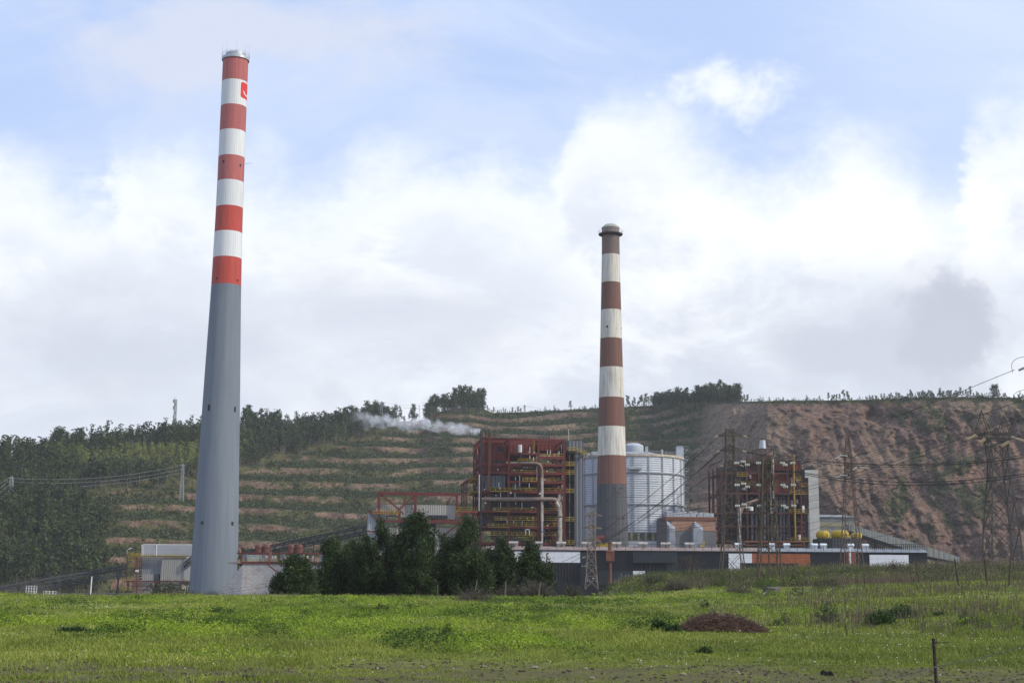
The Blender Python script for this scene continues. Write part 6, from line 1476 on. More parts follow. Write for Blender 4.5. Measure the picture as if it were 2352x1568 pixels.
p1 = pylon('small rusty lattice pylon with three pairs of short arms in front of the black hall', 1358.5, 1352, 400,
    [(1332, 15.5), (1300, 12.5), (1240, 9), (1188, 7), (1175, 5), (1167, .8)], [(1184, 1336, 1383, 8), (1213, 1337, 1382, 8), (1242, 1337, 1382, 8)], PYS, leg=.2, br=.11)
p2 = pylon('tall slim lattice pylon, left of the two in front of the rusty boiler house', 1679, 1325, 300,
    [(1320, 32), (1250, 24), (1160, 18.5), (1072, 13.5), (1060, 11.5), (986, 10.5)], [(1001, 1649, 1708, 12), (1035, 1652, 1706, 14), (1068, 1660, 1700, 12)], PYD, leg=.20, br=.085)
p3 = pylon('nearest lattice pylon with three wide arms of fat pale insulators', 1764, 1337, 150,
    [(1337, 31), (1250, 24), (1160, 17), (1065, 13), (1055, 12), (1047, 9)], [(1064, 1688, 1825, 17), (1114.5, 1690, 1827, 17), (1162, 1691, 1827, 17)], PYD, leg=.13, br=.055)
cp = MB(); zc = P(1759, 1205, 150)[2]; cp.bar((p3[1], 150, gz(p3[1], 150) - .3), (p3[1], 150, P(1759, 1047, 150)[2]), .15); cp.build('centre_post', PYD, p3[0])
p4 = pylon('thin brown lattice pylon in front of the yellow tanks', 1951.5, 1316, 330,
    [(1306, 27.5), (1235, 20.5), (1160, 15), (1090, 9), (1045, 8.5), (1010, 4.5), (988, .6)], [(1049, 1920, 1952, 10), (1074, 1945, 1990, 10), (1093, 1920, 1952, 10)], mat('pylon_faint_steel', (.155, .11, .085), (.11, .075, .06), .8), leg=.17, br=.085)
# big two-horned pylon at the right
PY5 = mat('pylon_weathered_steel', (.085, .070, .058), (.05, .042, .036), .8)
t5 = pylon('broad lattice pylon with a flat bridge top and two horns at the far right', 2296, 1285, 330,
    [(1275, 41), (1200, 36), (1100, 24), (1060, 21), (1010, 25)], [], PY5, leg=.28, br=.14)
def horns():
    t, X, w, _ = t5; g = MB(); Y = 330
    z0 = P(2280, 1009, Y)[2]; z1 = P(2280, 993, Y)[2]; xl, xr = P(2243, 1000, Y)[0], P(2324, 1000, Y)[0]; n = 12
    for sy in (-1.6, 1.6):
        g.bar((xl, Y + sy, z0 + .3), (xr, Y + sy, z0 + .3), .24); g.bar((xl + 1.3, Y + sy, z1), (xr - .6, Y + sy, z1 - .3), .24)
        for k in range(n):
            a = xl + (xr - xl) * k / n; b = xl + (xr - xl) * (k + 1) / n
            g.bar((a, Y + sy, z0 + .3), (b, Y + sy, z1 if k < n - 1 else z0 + .3), .12); g.bar((b, Y + sy, z0 + .3), (max(a, xl + 1.3), Y + sy, z1), .12)
    for k in range(n + 1): a = xl + (xr - xl) * k / n; g.bar((a, Y - 1.6, z0 + .3), (a, Y + 1.6, z0 + .3), .12)
    g.build('bridge', PY5, t)
    for x, y in ((2254, 941), (2305, 953)):
        g = MB(); tip = P(x, y, Y); zb = z1
        for dx in (-1.3, 1.6):
            for sy in (-1.2, 1.2): g.bar((tip[0] + dx, Y + sy, zb), tip, .14)
        for k in range(1, 5):
            f = k / 5; h = 1 - f; z = zb + (tip[2] - zb) * f; g.bar((tip[0] - 1.3 * h, Y - 1.2 * h, z), (tip[0] + 1.6 * h, Y - 1.2 * h, z), .1); g.bar((tip[0] - 1.3 * h, Y - 1.2 * h, z), (tip[0] + 1.6 * (h - .2), Y - 1.2 * (h - .2), z + (tip[2] - zb) * .2), .08)
        g.build('horn', PY5, t)
    for (xa, ya, xb, yb) in ((2241, 1000, 2222, 1011), (2262, 1008, 2250, 1018), (2322, 1004, 2352, 1013), (2318, 1014, 2300, 1025)): insul(t, P(xa, ya, Y - 2), P(xb, yb, Y - 2.5), .42, INS, 10)
horns()
# insulators on the arms
for py, dx in ((1064, 0), (1114.5, 1), (1162, 2)):
    for x in (1692, 1707, 1716, 1742, 1797, 1803, 1821):
        off = 4 if x in (1716, 1803) else (-3 if x in (1707,) else 0)
        c = P(x + dx, py + off, 149.6); insul(p3[0], c - (.27, 0, -.03), c + (.27, 0, .03), .16, INSW, 3)
for py, xs in ((1001, (1649, 1708)), (1035, (1652, 1706)), (1068, (1661, 1700))):
    for x in xs: 
        sg = -1 if x < 1680 else 1
        insul(p2[0], P(x, py, 300), P(x + 7 * sg, py + 2.5, 299), .16, INS, 6)
for (xa, ya, xb, yb) in ((1932, 1046, 1918, 1053), (1930, 1045, 1947, 1047), (1968, 1072, 1959, 1079), (1975, 1073, 1991, 1074.5), (1932, 1091, 1917, 1098), (1930, 1090.5, 1947, 1092.5)): insul(p4[0], P(xa, ya, 329), P(xb, yb, 328.5), .17, INSW, 8)

def on_hill(px, py):
    j = int(np.argmin(np.abs(H['col'] - px))); cpx, cpy = H['px'][:, j - 8:j + 9], H['py'][:, j - 8:j + 9]
    k = np.argmin((cpx - px) ** 2 * 1.0 + (cpy - py) ** 2); a, b = np.unravel_index(k, cpx.shape); b += j - 8
    return H['X'][a, b], H['Y'][a, b], H['Z'][a, b]
hp = {}
for px, base, top, hwb, arms, lab in ((24.5, 1176, 1094, 8.5, [(1098, 18, 32, 5), (1106, 18, 32, 5), (1115, 18, 32, 5)], 'grey lattice pylon among the trees at the far left of the hillside'),
        (418.5, 1155, 1065, 5.5, [(1069, 411, 426, 4), (1078, 412, 425, 4), (1086, 412, 425, 4)], 'grey lattice pylon on the hillside just left of the tall chimney'),
        (876, 985, 921.5, 5.5, [(925, 870, 883, 3), (932, 870, 883, 3)], 'grey pylon on the wooded skyline above the steam plume'),
        (1205, 947, 929, 2.6, [(932, 1201, 1209, 2), (936, 1201, 1209, 2)], 'tiny pylon on the bare skyline right of the wooded knoll'),
        (210, 1030, 982, 1.6, [(986, 207, 213, 1)], 'tiny pylon sticking out of the trees on the left ridge')):
    x, y, z = on_hill(px, base - 2); hp[px] = y
    pylon(lab, px, base + 2, y, [(base, hwb), (base - (base - top) * .6, hwb * .6), (top + 3, hwb * .4), (top, .4)], arms, PYG, leg=.26, br=.11)
x, y, z = on_hill(401, 1002)
mt = pylon('tall red and white communications mast rising from the trees on the left ridge', 401.5, 1010, y, [(1010, 3.4), (950, 3.0), (917, 2.6)], [], PYG, leg=.24, br=.12, name='radio_mast', cat='mast')
for k, yy in enumerate((921, 928, 936, 948, 957)): q = P(401.5 + (2.5 if k % 2 else -2.5), yy, y - 1); b = MB(); b.box(q[0] - .5, q[0] + .5, y - 1.6, y - .8, q[2] - 1.1, q[2] + 1.1); b.build('antenna_panel', PYG, mt[0])
b = MB(); b.tube([P(401.5, 917, y), P(401.5, 911, y)], .15, 5); b.build('aerial', PYG, mt[0])
x, y, z = on_hill(963, 968); b = MB(); b.tube([P(963, 972, y), P(963, 929, y)], .22, 5); o = b.build('thin_mast', PYG); prop(o, 'thin bare mast on the skyline left of the wooded knoll', 'mast')

# ---------------------------------------------------------------- wires
WIRE = mat('dark_wire', (.035, .033, .032), (.05, .048, .046), 1)
WIREG = mat('grey_wire', (.20, .20, .20), (.26, .26, .26), 1)
def wire(a, b, sag, r, label, group, n=24, m=WIRE):
    """a, b: (px, py, distance); sag in metres"""
    p, q = P(*a), P(*b); pts = [p * (1 - t) + q * t - np.array([0, 0, 4 * sag * t * (1 - t)]) for t in np.linspace(0, 1, n + 1)]
    g = MB(); g.tube(pts, r, 5); o = g.build('power_line', m); prop(o, label, 'power line', group); return o
GH = 'heavy power lines running level across the quarry cliff'; GT = 'thin power lines sweeping down from the right'; GD = 'dark power lines running down from the slim pylon'
ordn = ['top', 'second', 'third', 'fourth', 'fifth', 'sixth', 'seventh', 'eighth', 'ninth', 'tenth', 'lowest']
for i, (a, b, s, r) in enumerate((((1708, 1036, 300), (2480, 1022, 260), 3.2, .05), ((1706, 1037, 300), (2480, 1026, 255), 3.4, .05), ((1825, 1082, 150), (2480, 1066, 120), 1.3, .035), ((1823, 1084, 150), (2480, 1069, 120), 1.5, .035), ((1776, 1042, 150), (2480, 1034, 120), 1.2, .028), ((1700, 1068, 300), (2480, 1082, 260), 2.0, .035))):
    wire(a, b, s, r, 'heavy level cable crossing the cliff, ' + ['upper of the top pair', 'lower of the top pair', 'upper of the lower pair', 'lower of the lower pair', 'the single middle one', 'the lowest, slightly falling one'][i], GH)
for i, (a, b, s) in enumerate((((1650, 1003, 300), (1370, 1228, 405), 1.0), ((1652, 1037, 300), (1383, 1241, 400), 1.5), ((1654, 1039, 300), (1310, 1292, 436), 1.5), ((1660, 1070, 300), (1290, 1290, 436), 1.5))):
    wire(a, b, s, .06, 'dark cable slanting from the slim pylon past the round tank, %s of four' % ordn[i], GD)
TH = (((2330, 849, 180), (1372, 1108, 480)), ((2480, 868, 200), (1382, 1140, 420)), ((2480, 900, 210), (1383, 1184, 400)), ((2480, 912, 210), (1382, 1188, 400)), ((2480, 948, 230), (1383, 1213, 400)), ((2480, 985, 230), (1382, 1216, 400)), ((2244, 1012, 328), (1382, 1241, 400)), ((2252, 1016, 328), (1382, 1246, 400)), ((2480, 1065, 260), (1800, 1240, 400)), ((2240, 1014, 328), (1740, 1235, 420)), ((2300, 1024, 328), (1690, 1262, 430)))
for i, (a, b) in enumerate(TH):
    wire(a, b, 5.0 if a[2] < 300 else 3.0, .038 if a[2] < 300 else .035, 'thin cable falling leftward over the cliff, %s of its fan' % ordn[i], GT)
for i, (a, b, s) in enumerate((((1336, 1184, 400), (470, 1363, 330), 1.2), ((1336, 1213, 400), (480, 1366, 330), 1.0), ((1336, 1243, 400), (560, 1372, 330), .8))):
    wire(a, b, s, .03, 'thin cable from the small rusty pylon across the dark trees, %s of three' % ordn[i], 'thin power lines crossing in front of the dark trees')
for i, (a, b) in enumerate((((31, 1098, hp[24.5]), (412, 1069, hp[418.5])), ((31, 1106, hp[24.5]), (412, 1078, hp[418.5])), ((31, 1115, hp[24.5]), (412, 1086, hp[418.5])))):
    wire(a, b, 3.5, .09, 'pale cable between the two hillside pylons at the left, %s of three' % ordn[i], 'pale power lines on the left hillside', m=WIREG)
for i, (a, b) in enumerate((((18, 1098, hp[24.5]), (-90, 1150, 500)), ((18, 1106, hp[24.5]), (-90, 1172, 500)), ((18, 1115, hp[24.5]), (-90, 1195, 500)))):
    wire(a, b, 1.0, .07, 'pale cable falling to the left edge from the far left pylon, %s of three' % ordn[i], 'pale power lines on the left hillside', m=WIREG)
for i, (a, b) in enumerate((((883, 925, hp[876]), (1201, 932, hp[1205])), ((883, 932, hp[876]), (1201, 936, hp[1205])), ((1209, 932, hp[1205]), (1375, 938, hp[1205])))):
    wire(a, b, 3, .07, ['upper', 'lower', 'right hand'][i] + ' faint skyline cable near the tiny pylon on the ridge', 'faint skyline power lines', m=WIREG)
# insulator strings hanging into the frame at the right edge
g = thing('insulator_string', P(2345, 846, 179), 'pale insulator string with a looped jumper wire at the upper right edge', 'insulator')
insul(g, P(2340, 850, 179), P(2362, 840, 176), .16, INSW, 6)
m_ = MB(); m_.tube(bend([P(2326, 856, 179), P(2322, 835, 179), P(2335, 822, 179), P(2362, 818, 178)], 2), .03, 6); m_.build('jumper_wire', WIRE, g)
g = thing('insulator_string.001', P(2345, 916, 209), 'second insulator string with its jumper loop lower at the right edge', 'insulator')
insul(g, P(2346, 917, 209), P(2362, 912, 208), .16, INSW, 5)
m_ = MB(); m_.tube(bend([P(2329, 924, 209), P(2326, 908, 209), P(2338, 898, 209), P(2362, 893, 208)], 2), .03, 6); m_.build('jumper_wire', WIRE, g)
# ---------------------------------------------------------------- dark trees at the field edge
M_LEAF_TREE = leaf_mat('eucalyptus_foliage', (.016, .030, .011), (.062, .094, .028), (.15, .205, .055), .22)
def big_tree(px0, px1, top, base_px, Y, label, seed, group):
    rg = np.random.default_rng(seed); s = depth_at(Y, 8) / FPX
    X = P(base_px, 1350, Y)[0]; z0 = gz(X, Y); zt = P(base_px, top, Y)[2]; Ht = zt - z0; xa, xb = P(px0, 1300, Y)[0], P(px1, 1300, Y)[0]; xm = (xa + xb) / 2; hw = (xb - xa) / 2 * 1.04
    t = thing('eucalyptus_tree', (X, Y, z0), label, 'tree', group)
    nc = int(50 * hw * Ht / 12); C = []; lim = MB()
    lean = (X - xm)
    lim.tube([(X, Y, z0 - .3), (X + .1, Y, z0 + Ht * .35), (xm * .4 + X * .6, Y, z0 + Ht * .65), (X * .9 + xm * .1, Y, z0 + Ht * .93)], [.2, .16, .1, .03], 7)
    # lobes: each lobe is a drooping plume
    nl = int(rg.integers(17, 22)); lob = []
    for k in range(nl):
        f = (k + .5) / nl; h = .07 + .83 * f; r = (1 - max(0, (h - .45) / .55) ** 2.0) * .95
        th = rg.uniform(0, 2 * pi); lob.append((xm + (X - xm) * h * .6 + hw * r * cos(th) * .78, Y + hw * r * sin(th) * .7, z0 + Ht * h * .95, (.38 + .22 * (1 - h)) * hw * rg.uniform(.85, 1.2)))
    lob.append((X, Y, z0 + Ht * .93, hw * .33))
    for (lx, ly, lz, lr) in lob:
        lim.tube([(X, Y, max(z0 + .5, lz - lr * 1.3)), ((X + lx) / 2, (Y + ly) / 2, lz - lr * .3), (lx, ly, lz)], [.07, .05, .02], 5, False)
        m = max(9, int(36 * (lr / 1.2) ** 1.7))
        d = rg.normal(size=(m, 3)); d /= np.linalg.norm(d, axis=1)[:, None]; rr = rg.uniform(.45, 1.08, m)[:, None] * lr
        cc = np.array([lx, ly, lz]) + d * rr * np.array([.95, .95, 1.15]); C.append(cc)
    C = np.concatenate(C); C = C[C[:, 2] > z0 + .35]; C[:, 2] = np.minimum(C[:, 2], zt + rg.normal(size=len(C)) * .1)
    k = 30; L = np.repeat(C, k, 0) + rg.normal(size=(len(C) * k, 3)) * np.array([.22, .22, .27])
    V, F = leaves(L, .30, rg, .6, .42)
    base = np.clip(rg.uniform(-.05, .75, len(C)), 0, 1); r = np.clip(np.repeat(base, k) + rg.uniform(-.2, .25, len(L)), 0, 1)
    raw_mesh('crown', V, F, M_LEAF_TREE, parent=t, fattr={'rnd': ('FACE', r)}); lim.build('trunk', M_BARK, t, smooth=True)
GR = 'dark eucalyptus trees at the far edge of the field'
for a in ((633, 722, 1278, 672, 168, 'lowest dark tree at the left end of the field edge clump', 1), (728, 800, 1234, 768, 172, 'second dark tree from the left, in front of the red filter shed', 2), (775, 838, 1240, 812, 176, 'narrow dark tree filling in beside the second tree of the clump', 3),
          (815, 880, 1229, 838, 170, 'slim pointed dark tree left of the tallest pair in the clump', 4), (850, 925, 1192, 872, 175, 'spire topped dark tree covering the corner of the pale annex', 5), (900, 1012, 1178, 958, 171, 'tallest and broadest dark tree in the middle of the clump', 6),
          (985, 1050, 1226, 1012, 178, 'dark tree tucked behind between the two tallest ones', 7), (1020, 1108, 1188, 1073, 172, 'tall pointed dark tree below the left corner of the red boiler house', 8), (1100, 1180, 1238, 1150, 174, 'medium dark tree covering the sooty duct', 9),
          (1182, 1262, 1245, 1222, 168, 'rounded dark tree standing apart at the right end of the clump', 10), (925, 1000, 1235, 965, 166, 'low dark tree in front of the broadest tree of the clump', 11), (1040, 1125, 1262, 1085, 167, 'low bushy dark tree in front of the pointed tree', 12)):
    big_tree(*a, GR)

# ---------------------------------------------------------------- field plants
M_GRASS = leaf_mat('grass_blades', (.135, .165, .034), (.255, .295, .05), (.40, .37, .12), .3)
M_WEED = leaf_mat('bright_weed_leaves', (.045, .085, .014), (.235, .325, .028), (.32, .40, .04), .32)
M_DARKWEED = leaf_mat('dark_weed_leaves', (.02, .05, .012), (.05, .10, .022), (.09, .15, .03), .25)
M_DRY = leaf_mat('dry_stalks', (.10, .075, .05), (.21, .17, .12), (.34, .29, .20), .2)
M_BRAMBLE = leaf_mat('bramble_stems', (.06, .034, .024), (.17, .10, .07), (.28, .20, .14), .05)
def gedge(X): return 152 - 34 * S(12, 45, X) + (fbm(np.asarray(X) / 4, np.asarray(X) * 0 + 3, 3, 8) - .5) * 6
def blades(X, Y, h, wd, rg, lean=.35, z=None):
    n = len(X); z = G(X, Y) if z is None else z; a = rg.uniform(0, pi, n); dx = np.cos(a) * wd / 2; dy = np.sin(a) * wd / 2
    lx = rg.normal(size=n) * lean * h; ly = rg.normal(size=n) * lean * h
    V = np.stack([np.stack([X - dx, Y - dy, z - .02], 1), np.stack([X + dx, Y + dy, z - .02], 1), np.stack([X + dx * .35 + lx, Y + dy * .35 + ly, z + h], 1), np.stack([X - dx * .35 + lx, Y - dy * .35 + ly, z + h], 1)], 1).reshape(-1, 3)
    return V, np.arange(4 * n).reshape(n, 4)
def spread_pts(n, y0, y1, rg, pw=1.5, wide=.40):
    u = rg.random(n); k = 1 - pw
    Y = (y0 ** k + u * (y1 ** k - y0 ** k)) ** (1 / k) if abs(k) > 1e-6 else y0 * (y1 / y0) ** u
    return rg.uniform(-wide, wide, n) * Y, Y
def field():
    rg = np.random.default_rng(31)
    X, Y = spread_pts(170000, 24, 165, rg, 1.45)
    ok = Y < gedge(X) + 4
    n1 = fbm(X / 1.6, Y / 1.6, 3, 71); mudm = (1 - S(29, 38, Y)) * S(.36, .54, n1 + .12 * (1 - S(26, 32, Y)))
    ok &= rg.random(len(X)) > mudm * .9
    X, Y = X[ok], Y[ok]; k = 3
    X = np.repeat(X, k) + rg.normal(size=len(X) * k) * .05 * (1 + np.repeat(Y, k) / 60); Y = np.repeat(Y, k) + rg.normal(size=len(X)) * .1
    patch = fbm(X / 5, Y / 9, 4, 77); h = rg.uniform(.03, .085, len(X)) * (1 + 1.6 * S(.48, .66, patch)) * (.4 + .6 * S(28, 46, Y)) * (1 + .3 * S(60, 140, Y))
    V, F = blades(X, Y, h, .013 + .0006 * Y, rg, .55)
    zone = .40 * S(.32, .68, fbm(X / 10, Y / 16, 4, 81)) + .40 * S(.3, .7, fbm(X / 1.8, Y / 3.2, 3, 83)) + rg.uniform(-.12, .3, len(X)) + .12 * (1 - S(26, 45, Y)) - .10 * S(0, 20, X * 60 / Y)
    o = raw_mesh('grass', V, F, M_GRASS, loc=(0, 60, 0), fattr={'rnd': ('FACE', np.clip(zone, 0, 1))}); prop(o, 'short pasture grass covering the field', 'grass', None, 'stuff')
    # low bright weeds in drifts on the left, in short mounds
    X, Y = spread_pts(60000, 27, 150, rg, 1.25)
    d = fbm(X / 5, Y / 8, 4, 101); w = S(.52, .62, d + .10 * (1 - S(-6, 10, X * 40 / Y)) * 1.0 - .05 + .04 * S(32, 45, Y)) * (1 - .85 * S(2, 12, X * 40 / Y)) * S(30, 40, Y)
    ok = rg.random(len(X)) < w; X, Y, d = X[ok], Y[ok], d[ok]; k = 7
    hh = rg.uniform(.1, .42, len(X)) * S(.48, .68, d) + .04; C = np.stack([X, Y, G(X, Y) + hh], 1); C = np.repeat(C, k, 0) + rg.normal(size=(len(C) * k, 3)) * np.array([.09, .09, .05])
    V, F = leaves(C, .045 + .0006 * C[:, 1], rg, 0, .6); tone = np.repeat(S(.3, .7, fbm(X / 2.5, Y / 4, 3, 5)) * .9 + rg.uniform(-.2, .2, len(X)), k)
    o = raw_mesh('field_weeds', V, F, M_WEED, loc=(0, 60, 0), fattr={'rnd': ('FACE', np.clip(tone, 0, 1))}); prop(o, 'bright yellow green weeds in drifts over the left of the field', 'weeds', None, 'stuff')
    # daisies
    X, Y = spread_pts(26000, 27, 150, rg, 1.2); d = fbm(X / 5, Y / 2.2 + 7, 4, 131)
    ok = rg.random(len(X)) < S(.56, .72, d) * (.25 + .6 * S(75, 115, Y)) * S(28, 50, Y) + .010; X, Y = X[ok], Y[ok]; n = len(X); z = G(X, Y) + rg.uniform(.08, .16, n); r = .007 + .00013 * Y
    V = np.stack([np.stack([X - r, Y - r * .3, z - r * .6], 1), np.stack([X + r, Y - r * .3, z - r * .6], 1), np.stack([X + r, Y + r * .3, z + r * .7], 1), np.stack([X - r, Y + r * .3, z + r * .7], 1)], 1).reshape(-1, 3)
    o = raw_mesh('daisies', V, np.arange(4 * n).reshape(n, 4), mat('daisy_white', (.70, .70, .68), (.6, .6, .5), 1), loc=(0, 60, 0)); prop(o, 'tiny white daisies scattered in streaks over the field', 'daisies', None, 'stuff')
    # clods of mud
    X, Y = spread_pts(4200, 24.5, 39, rg, 1.0); ok = rg.random(len(X)) < S(.48, .6, fbm(X / 1.6, Y / 1.6, 3, 71) + .12 * (1 - S(26, 32, Y))); X, Y = X[ok], Y[ok]
    g = MB(); Zs = G(X, Y)
    for x, y, z in zip(X, Y, Zs): r = rg.uniform(.008, .036); g.ell((x, y, z + r * .25), r * rg.uniform(.8, 1.5), r, r * .7, 6, 4)
    o = g.build('mud_clods', mat('mud', (.05, .034, .022), (.085, .06, .04), 8, rough=.8)); prop(o, 'dark trampled clods of mud along the near edge', 'mud', None, 'stuff')
    # dry weed stalks on the right slope
    X, Y = spread_pts(60000, 40, 150, rg, 1.2, .42)
    w = S(10, 26, X * 100 / Y * .9) * (S(.42, .6, fbm(X / 6, Y / 6, 3, 141)) * .55 + .04) * S(42, 75, Y) * (Y < gedge(X) + 3); ok = rg.random(len(X)) < w; X, Y = X[ok], Y[ok]; k = 3
    X = np.repeat(X, k) + rg.normal(size=len(X) * k) * .05; Y = np.repeat(Y, k) + rg.normal(size=len(X)) * .05
    V, F = blades(X, Y, rg.uniform(.2, .65, len(X)), .022 + .0001 * Y, rg, .18)
    o = raw_mesh('dry_stalks', V, F, M_DRY, loc=(0, 60, 0), fattr={'rnd': ('FACE', np.clip(rg.uniform(-.2, .75, len(X)), 0, 1))}); prop(o, 'brown dead weed stalks on the right slope of the field', 'dead stalks', None, 'stuff')
    # rank scrub on the bank beyond the grass: reeds and low leaves
    n = 52000; X = rg.uniform(-75, 100, n); Y = rg.uniform(108, 215, n); e = gedge(X)
    right = S(11, 16, X); lim = e + 4 + (55 * right)
    w = ((Y > e - 1) & (Y < lim + 6)) * (.25 + .75 * right); ok = rg.random(n) < w; X, Y, right = X[ok], Y[ok], right[ok]; k = 4
    cl = fbm(X / 5, Y / 5, 3, 151); X2 = np.repeat(X, k) + rg.normal(size=len(X) * k) * .25; Y2 = np.repeat(Y, k) + rg.normal(size=len(X2)) * .25; cl2 = np.repeat(cl, k); r2 = np.repeat(right, k)
    h = rg.uniform(.3, 1.05, len(X2)) * (.45 + .5 * r2) * (.5 + cl2) * (1 + .3 * S(30, 60, X2))
    V, F = blades(X2, Y2, h, .045, rg, .3); o = raw_mesh('dry_reeds', V, F, M_DRY, loc=(30, 150, 0), fattr={'rnd': ('FACE', np.clip(cl2 * .5 + rg.uniform(-.25, .45, len(X2)), 0, 1))})
    prop(o, 'pale dry reeds and rank grass on the bank behind the field', 'dry reeds', None, 'stuff')
    n = 16000; X = rg.uniform(6, 95, n); Y = rg.uniform(112, 205, n); e = gedge(X); cl = fbm(X / 7, Y / 5, 3, 161)
    w = ((Y > e + 1) & (Y < e + 55)) * S(.34, .54, cl) * S(11, 15, X); ok = rg.random(n) < w; X, Y, cl = X[ok], Y[ok], cl[ok]; k = 40
    C = np.stack([X, Y, G(X, Y) + .35], 1); sz = rg.uniform(.3, .75, len(X)); C = np.repeat(C, k, 0) + rg.normal(size=(len(X) * k, 3)) * np.repeat(sz, k)[:, None] * np.array([.7, .7, .5])
    V, F = leaves(C, .17, rg, 0, .5); o = raw_mesh('bank_scrub', V, F, leaf_mat('bank_foliage', (.05, .07, .022), (.13, .15, .04), (.22, .27, .04), .25), loc=(30, 150, 0), fattr={'rnd': ('FACE', np.clip(np.repeat(rg.uniform(-.1, .85, len(X)) * (.3 + 1.2 * (fbm(X / 12, Y / 12, 2, 5) > .52)), k) + rg.uniform(-.15, .15, len(C)), 0, 1))})
    prop(o, 'low green brambles and scrub covering the bank', 'scrub', None, 'stuff')
field()

def bush(name, px, py, w_px, h_px, label, m, seed, cat='bush', group=None, n=26, leaf=.10, stems=True, twiggy=0.0, default=None, dens=1.0, asp=.5):
    rg = np.random.default_rng(seed); p = hit(px, py, default=default); Y = p[1]; s = Y / FPX; W = w_px * s / 2; Hh = h_px * s
    t = thing(name, p, label, cat, group)
    nc = max(10, int(n * dens)); C = []
    for k in range(nc):
        a = rg.uniform(0, 2 * pi); r = W * math.sqrt(rg.uniform(0, 1)); x, y = r * cos(a), r * .8 * sin(a); top = Hh * (1 - (r / W) ** 2 * .65) * rg.uniform(.6, 1.0); C.append((x, y, rg.uniform(.15, 1) * top))
    C = np.array(C) + p; k = 26; L = np.repeat(C, k, 0) + rg.normal(size=(nc * k, 3)) * max(.05, W * .16) * np.array([1, 1, .8])
    L[:, 2] = np.maximum(L[:, 2], p[2] - .02)
    if leaf > 0:
        V, F = leaves(L, leaf, rg, .1, asp); r = np.clip(np.repeat(rg.uniform(0, .8, nc), k) + rg.uniform(-.2, .2, len(L)), 0, 1)
        raw_mesh('foliage', V, F, m, parent=t, fattr={'rnd': ('FACE', r)})
    st = MB()
    for q in C[:max(6, int(18 + twiggy * 60))]:
        b = p + rg.normal(size=3) * np.array([W * .15, W * .15, 0]); mid = (b + q) / 2 + rg.normal(size=3) * W * .08; st.tube([b - (0, 0, .05), mid, q + (0, 0, Hh * .05)], [.012 + .00012 * Y, .009 + .00008 * Y, .004 + .00005 * Y], 4, False)
        for _ in range(int(twiggy * 4)): e = q + rg.normal(size=3) * W * .2 + (0, 0, W * .1); st.tube([mid, (mid + e) / 2 + rg.normal(size=3) * .03, e], .005 + .00008 * Y, 3, False)
    st.build('stems', M_BARK, t)
    return t
DW = M_DARKWEED
for i, (px, py, w, h, lab, m, kw) in enumerate((
    (168, 1462, 74, 24, 'wide dark green weed clump nearest the left edge of the field', DW, dict(n=80, leaf=.085)),
    (272, 1452, 92, 28, 'paler large weed clump just right of the leftmost dark clump', M_WEED, dict(n=60, leaf=.085)),
    (838, 1412, 48, 24, 'bushy green weed below the slim pointed tree, left of two others', M_WEED, dict(n=34, leaf=.1)),
    (876, 1404, 38, 20, 'small dark weed between two others in mid field', DW, dict(n=26, leaf=.1)),
    (942, 1403, 44, 20, 'dark weed clump below the broadest tree in mid field', DW, dict(n=30, leaf=.1)),
    (508, 1412, 66, 15, 'low dark weed patch straight below the tall chimney', DW, dict(n=34, leaf=.1)),
    (1028, 1463, 26, 30, 'small upright bright weed in the middle of the field', M_WEED, dict(n=20, leaf=.085)),
    (1516, 1452, 42, 44, 'leafy dark bush at the left foot of the bramble heap', DW, dict(n=44, leaf=.09)),
    (1544, 1455, 40, 28, 'low dark nettle patch touching the bramble heap', DW, dict(n=30, leaf=.09)),
    (1620, 1398, 20, 24, 'tiny green shrub standing behind the top of the bramble heap', DW, dict(n=14, leaf=.09)),
    (1902, 1432, 56, 50, 'tall thin leafed bush between the bramble heap and the large dark bush', DW, dict(n=34, leaf=.08, twiggy=.3)),
    (2022, 1434, 62, 40, 'large dark green bush on the right slope, left half of a pair', DW, dict(n=60, leaf=.09)),
    (2070, 1422, 66, 42, 'large ragged green bush on the right slope, right half of a pair', M_DARKWEED, dict(n=50, leaf=.09)),
    (2158, 1418, 28, 18, 'small round dark bush on the right slope', DW, dict(n=22, leaf=.085)),
    (2226, 1434, 60, 34, 'twiggy low bush nearest the right edge on the slope', DW, dict(n=30, leaf=.07, twiggy=.5)),
    (1250, 1468, 50, 20, 'low green weed tuft left of the bramble heap in mid field', M_WEED, dict(n=24, leaf=.08)),
    (1795, 1440, 50, 34, 'thin weedy tuft just right of the bramble heap', DW, dict(n=16, leaf=.07, twiggy=.4)),
    (1620, 1500, 30, 18, 'dark tuft below the bramble heap', DW, dict(n=14, leaf=.07)))):
    bush('weed_bush', px, py, w, h, lab, m, 900 + i, group='weed clumps in the field', **kw)
M_OLIVE = leaf_mat('olive_bush_leaves', (.035, .045, .02), (.075, .085, .035), (.12, .13, .05), .2)
M_GREY = leaf_mat('grey_brown_twigs', (.05, .042, .032), (.11, .09, .068), (.16, .14, .10), .1)
M_LIME = leaf_mat('bright_bush_leaves', (.05, .10, .015), (.12, .20, .02), (.20, .28, .03), .3)
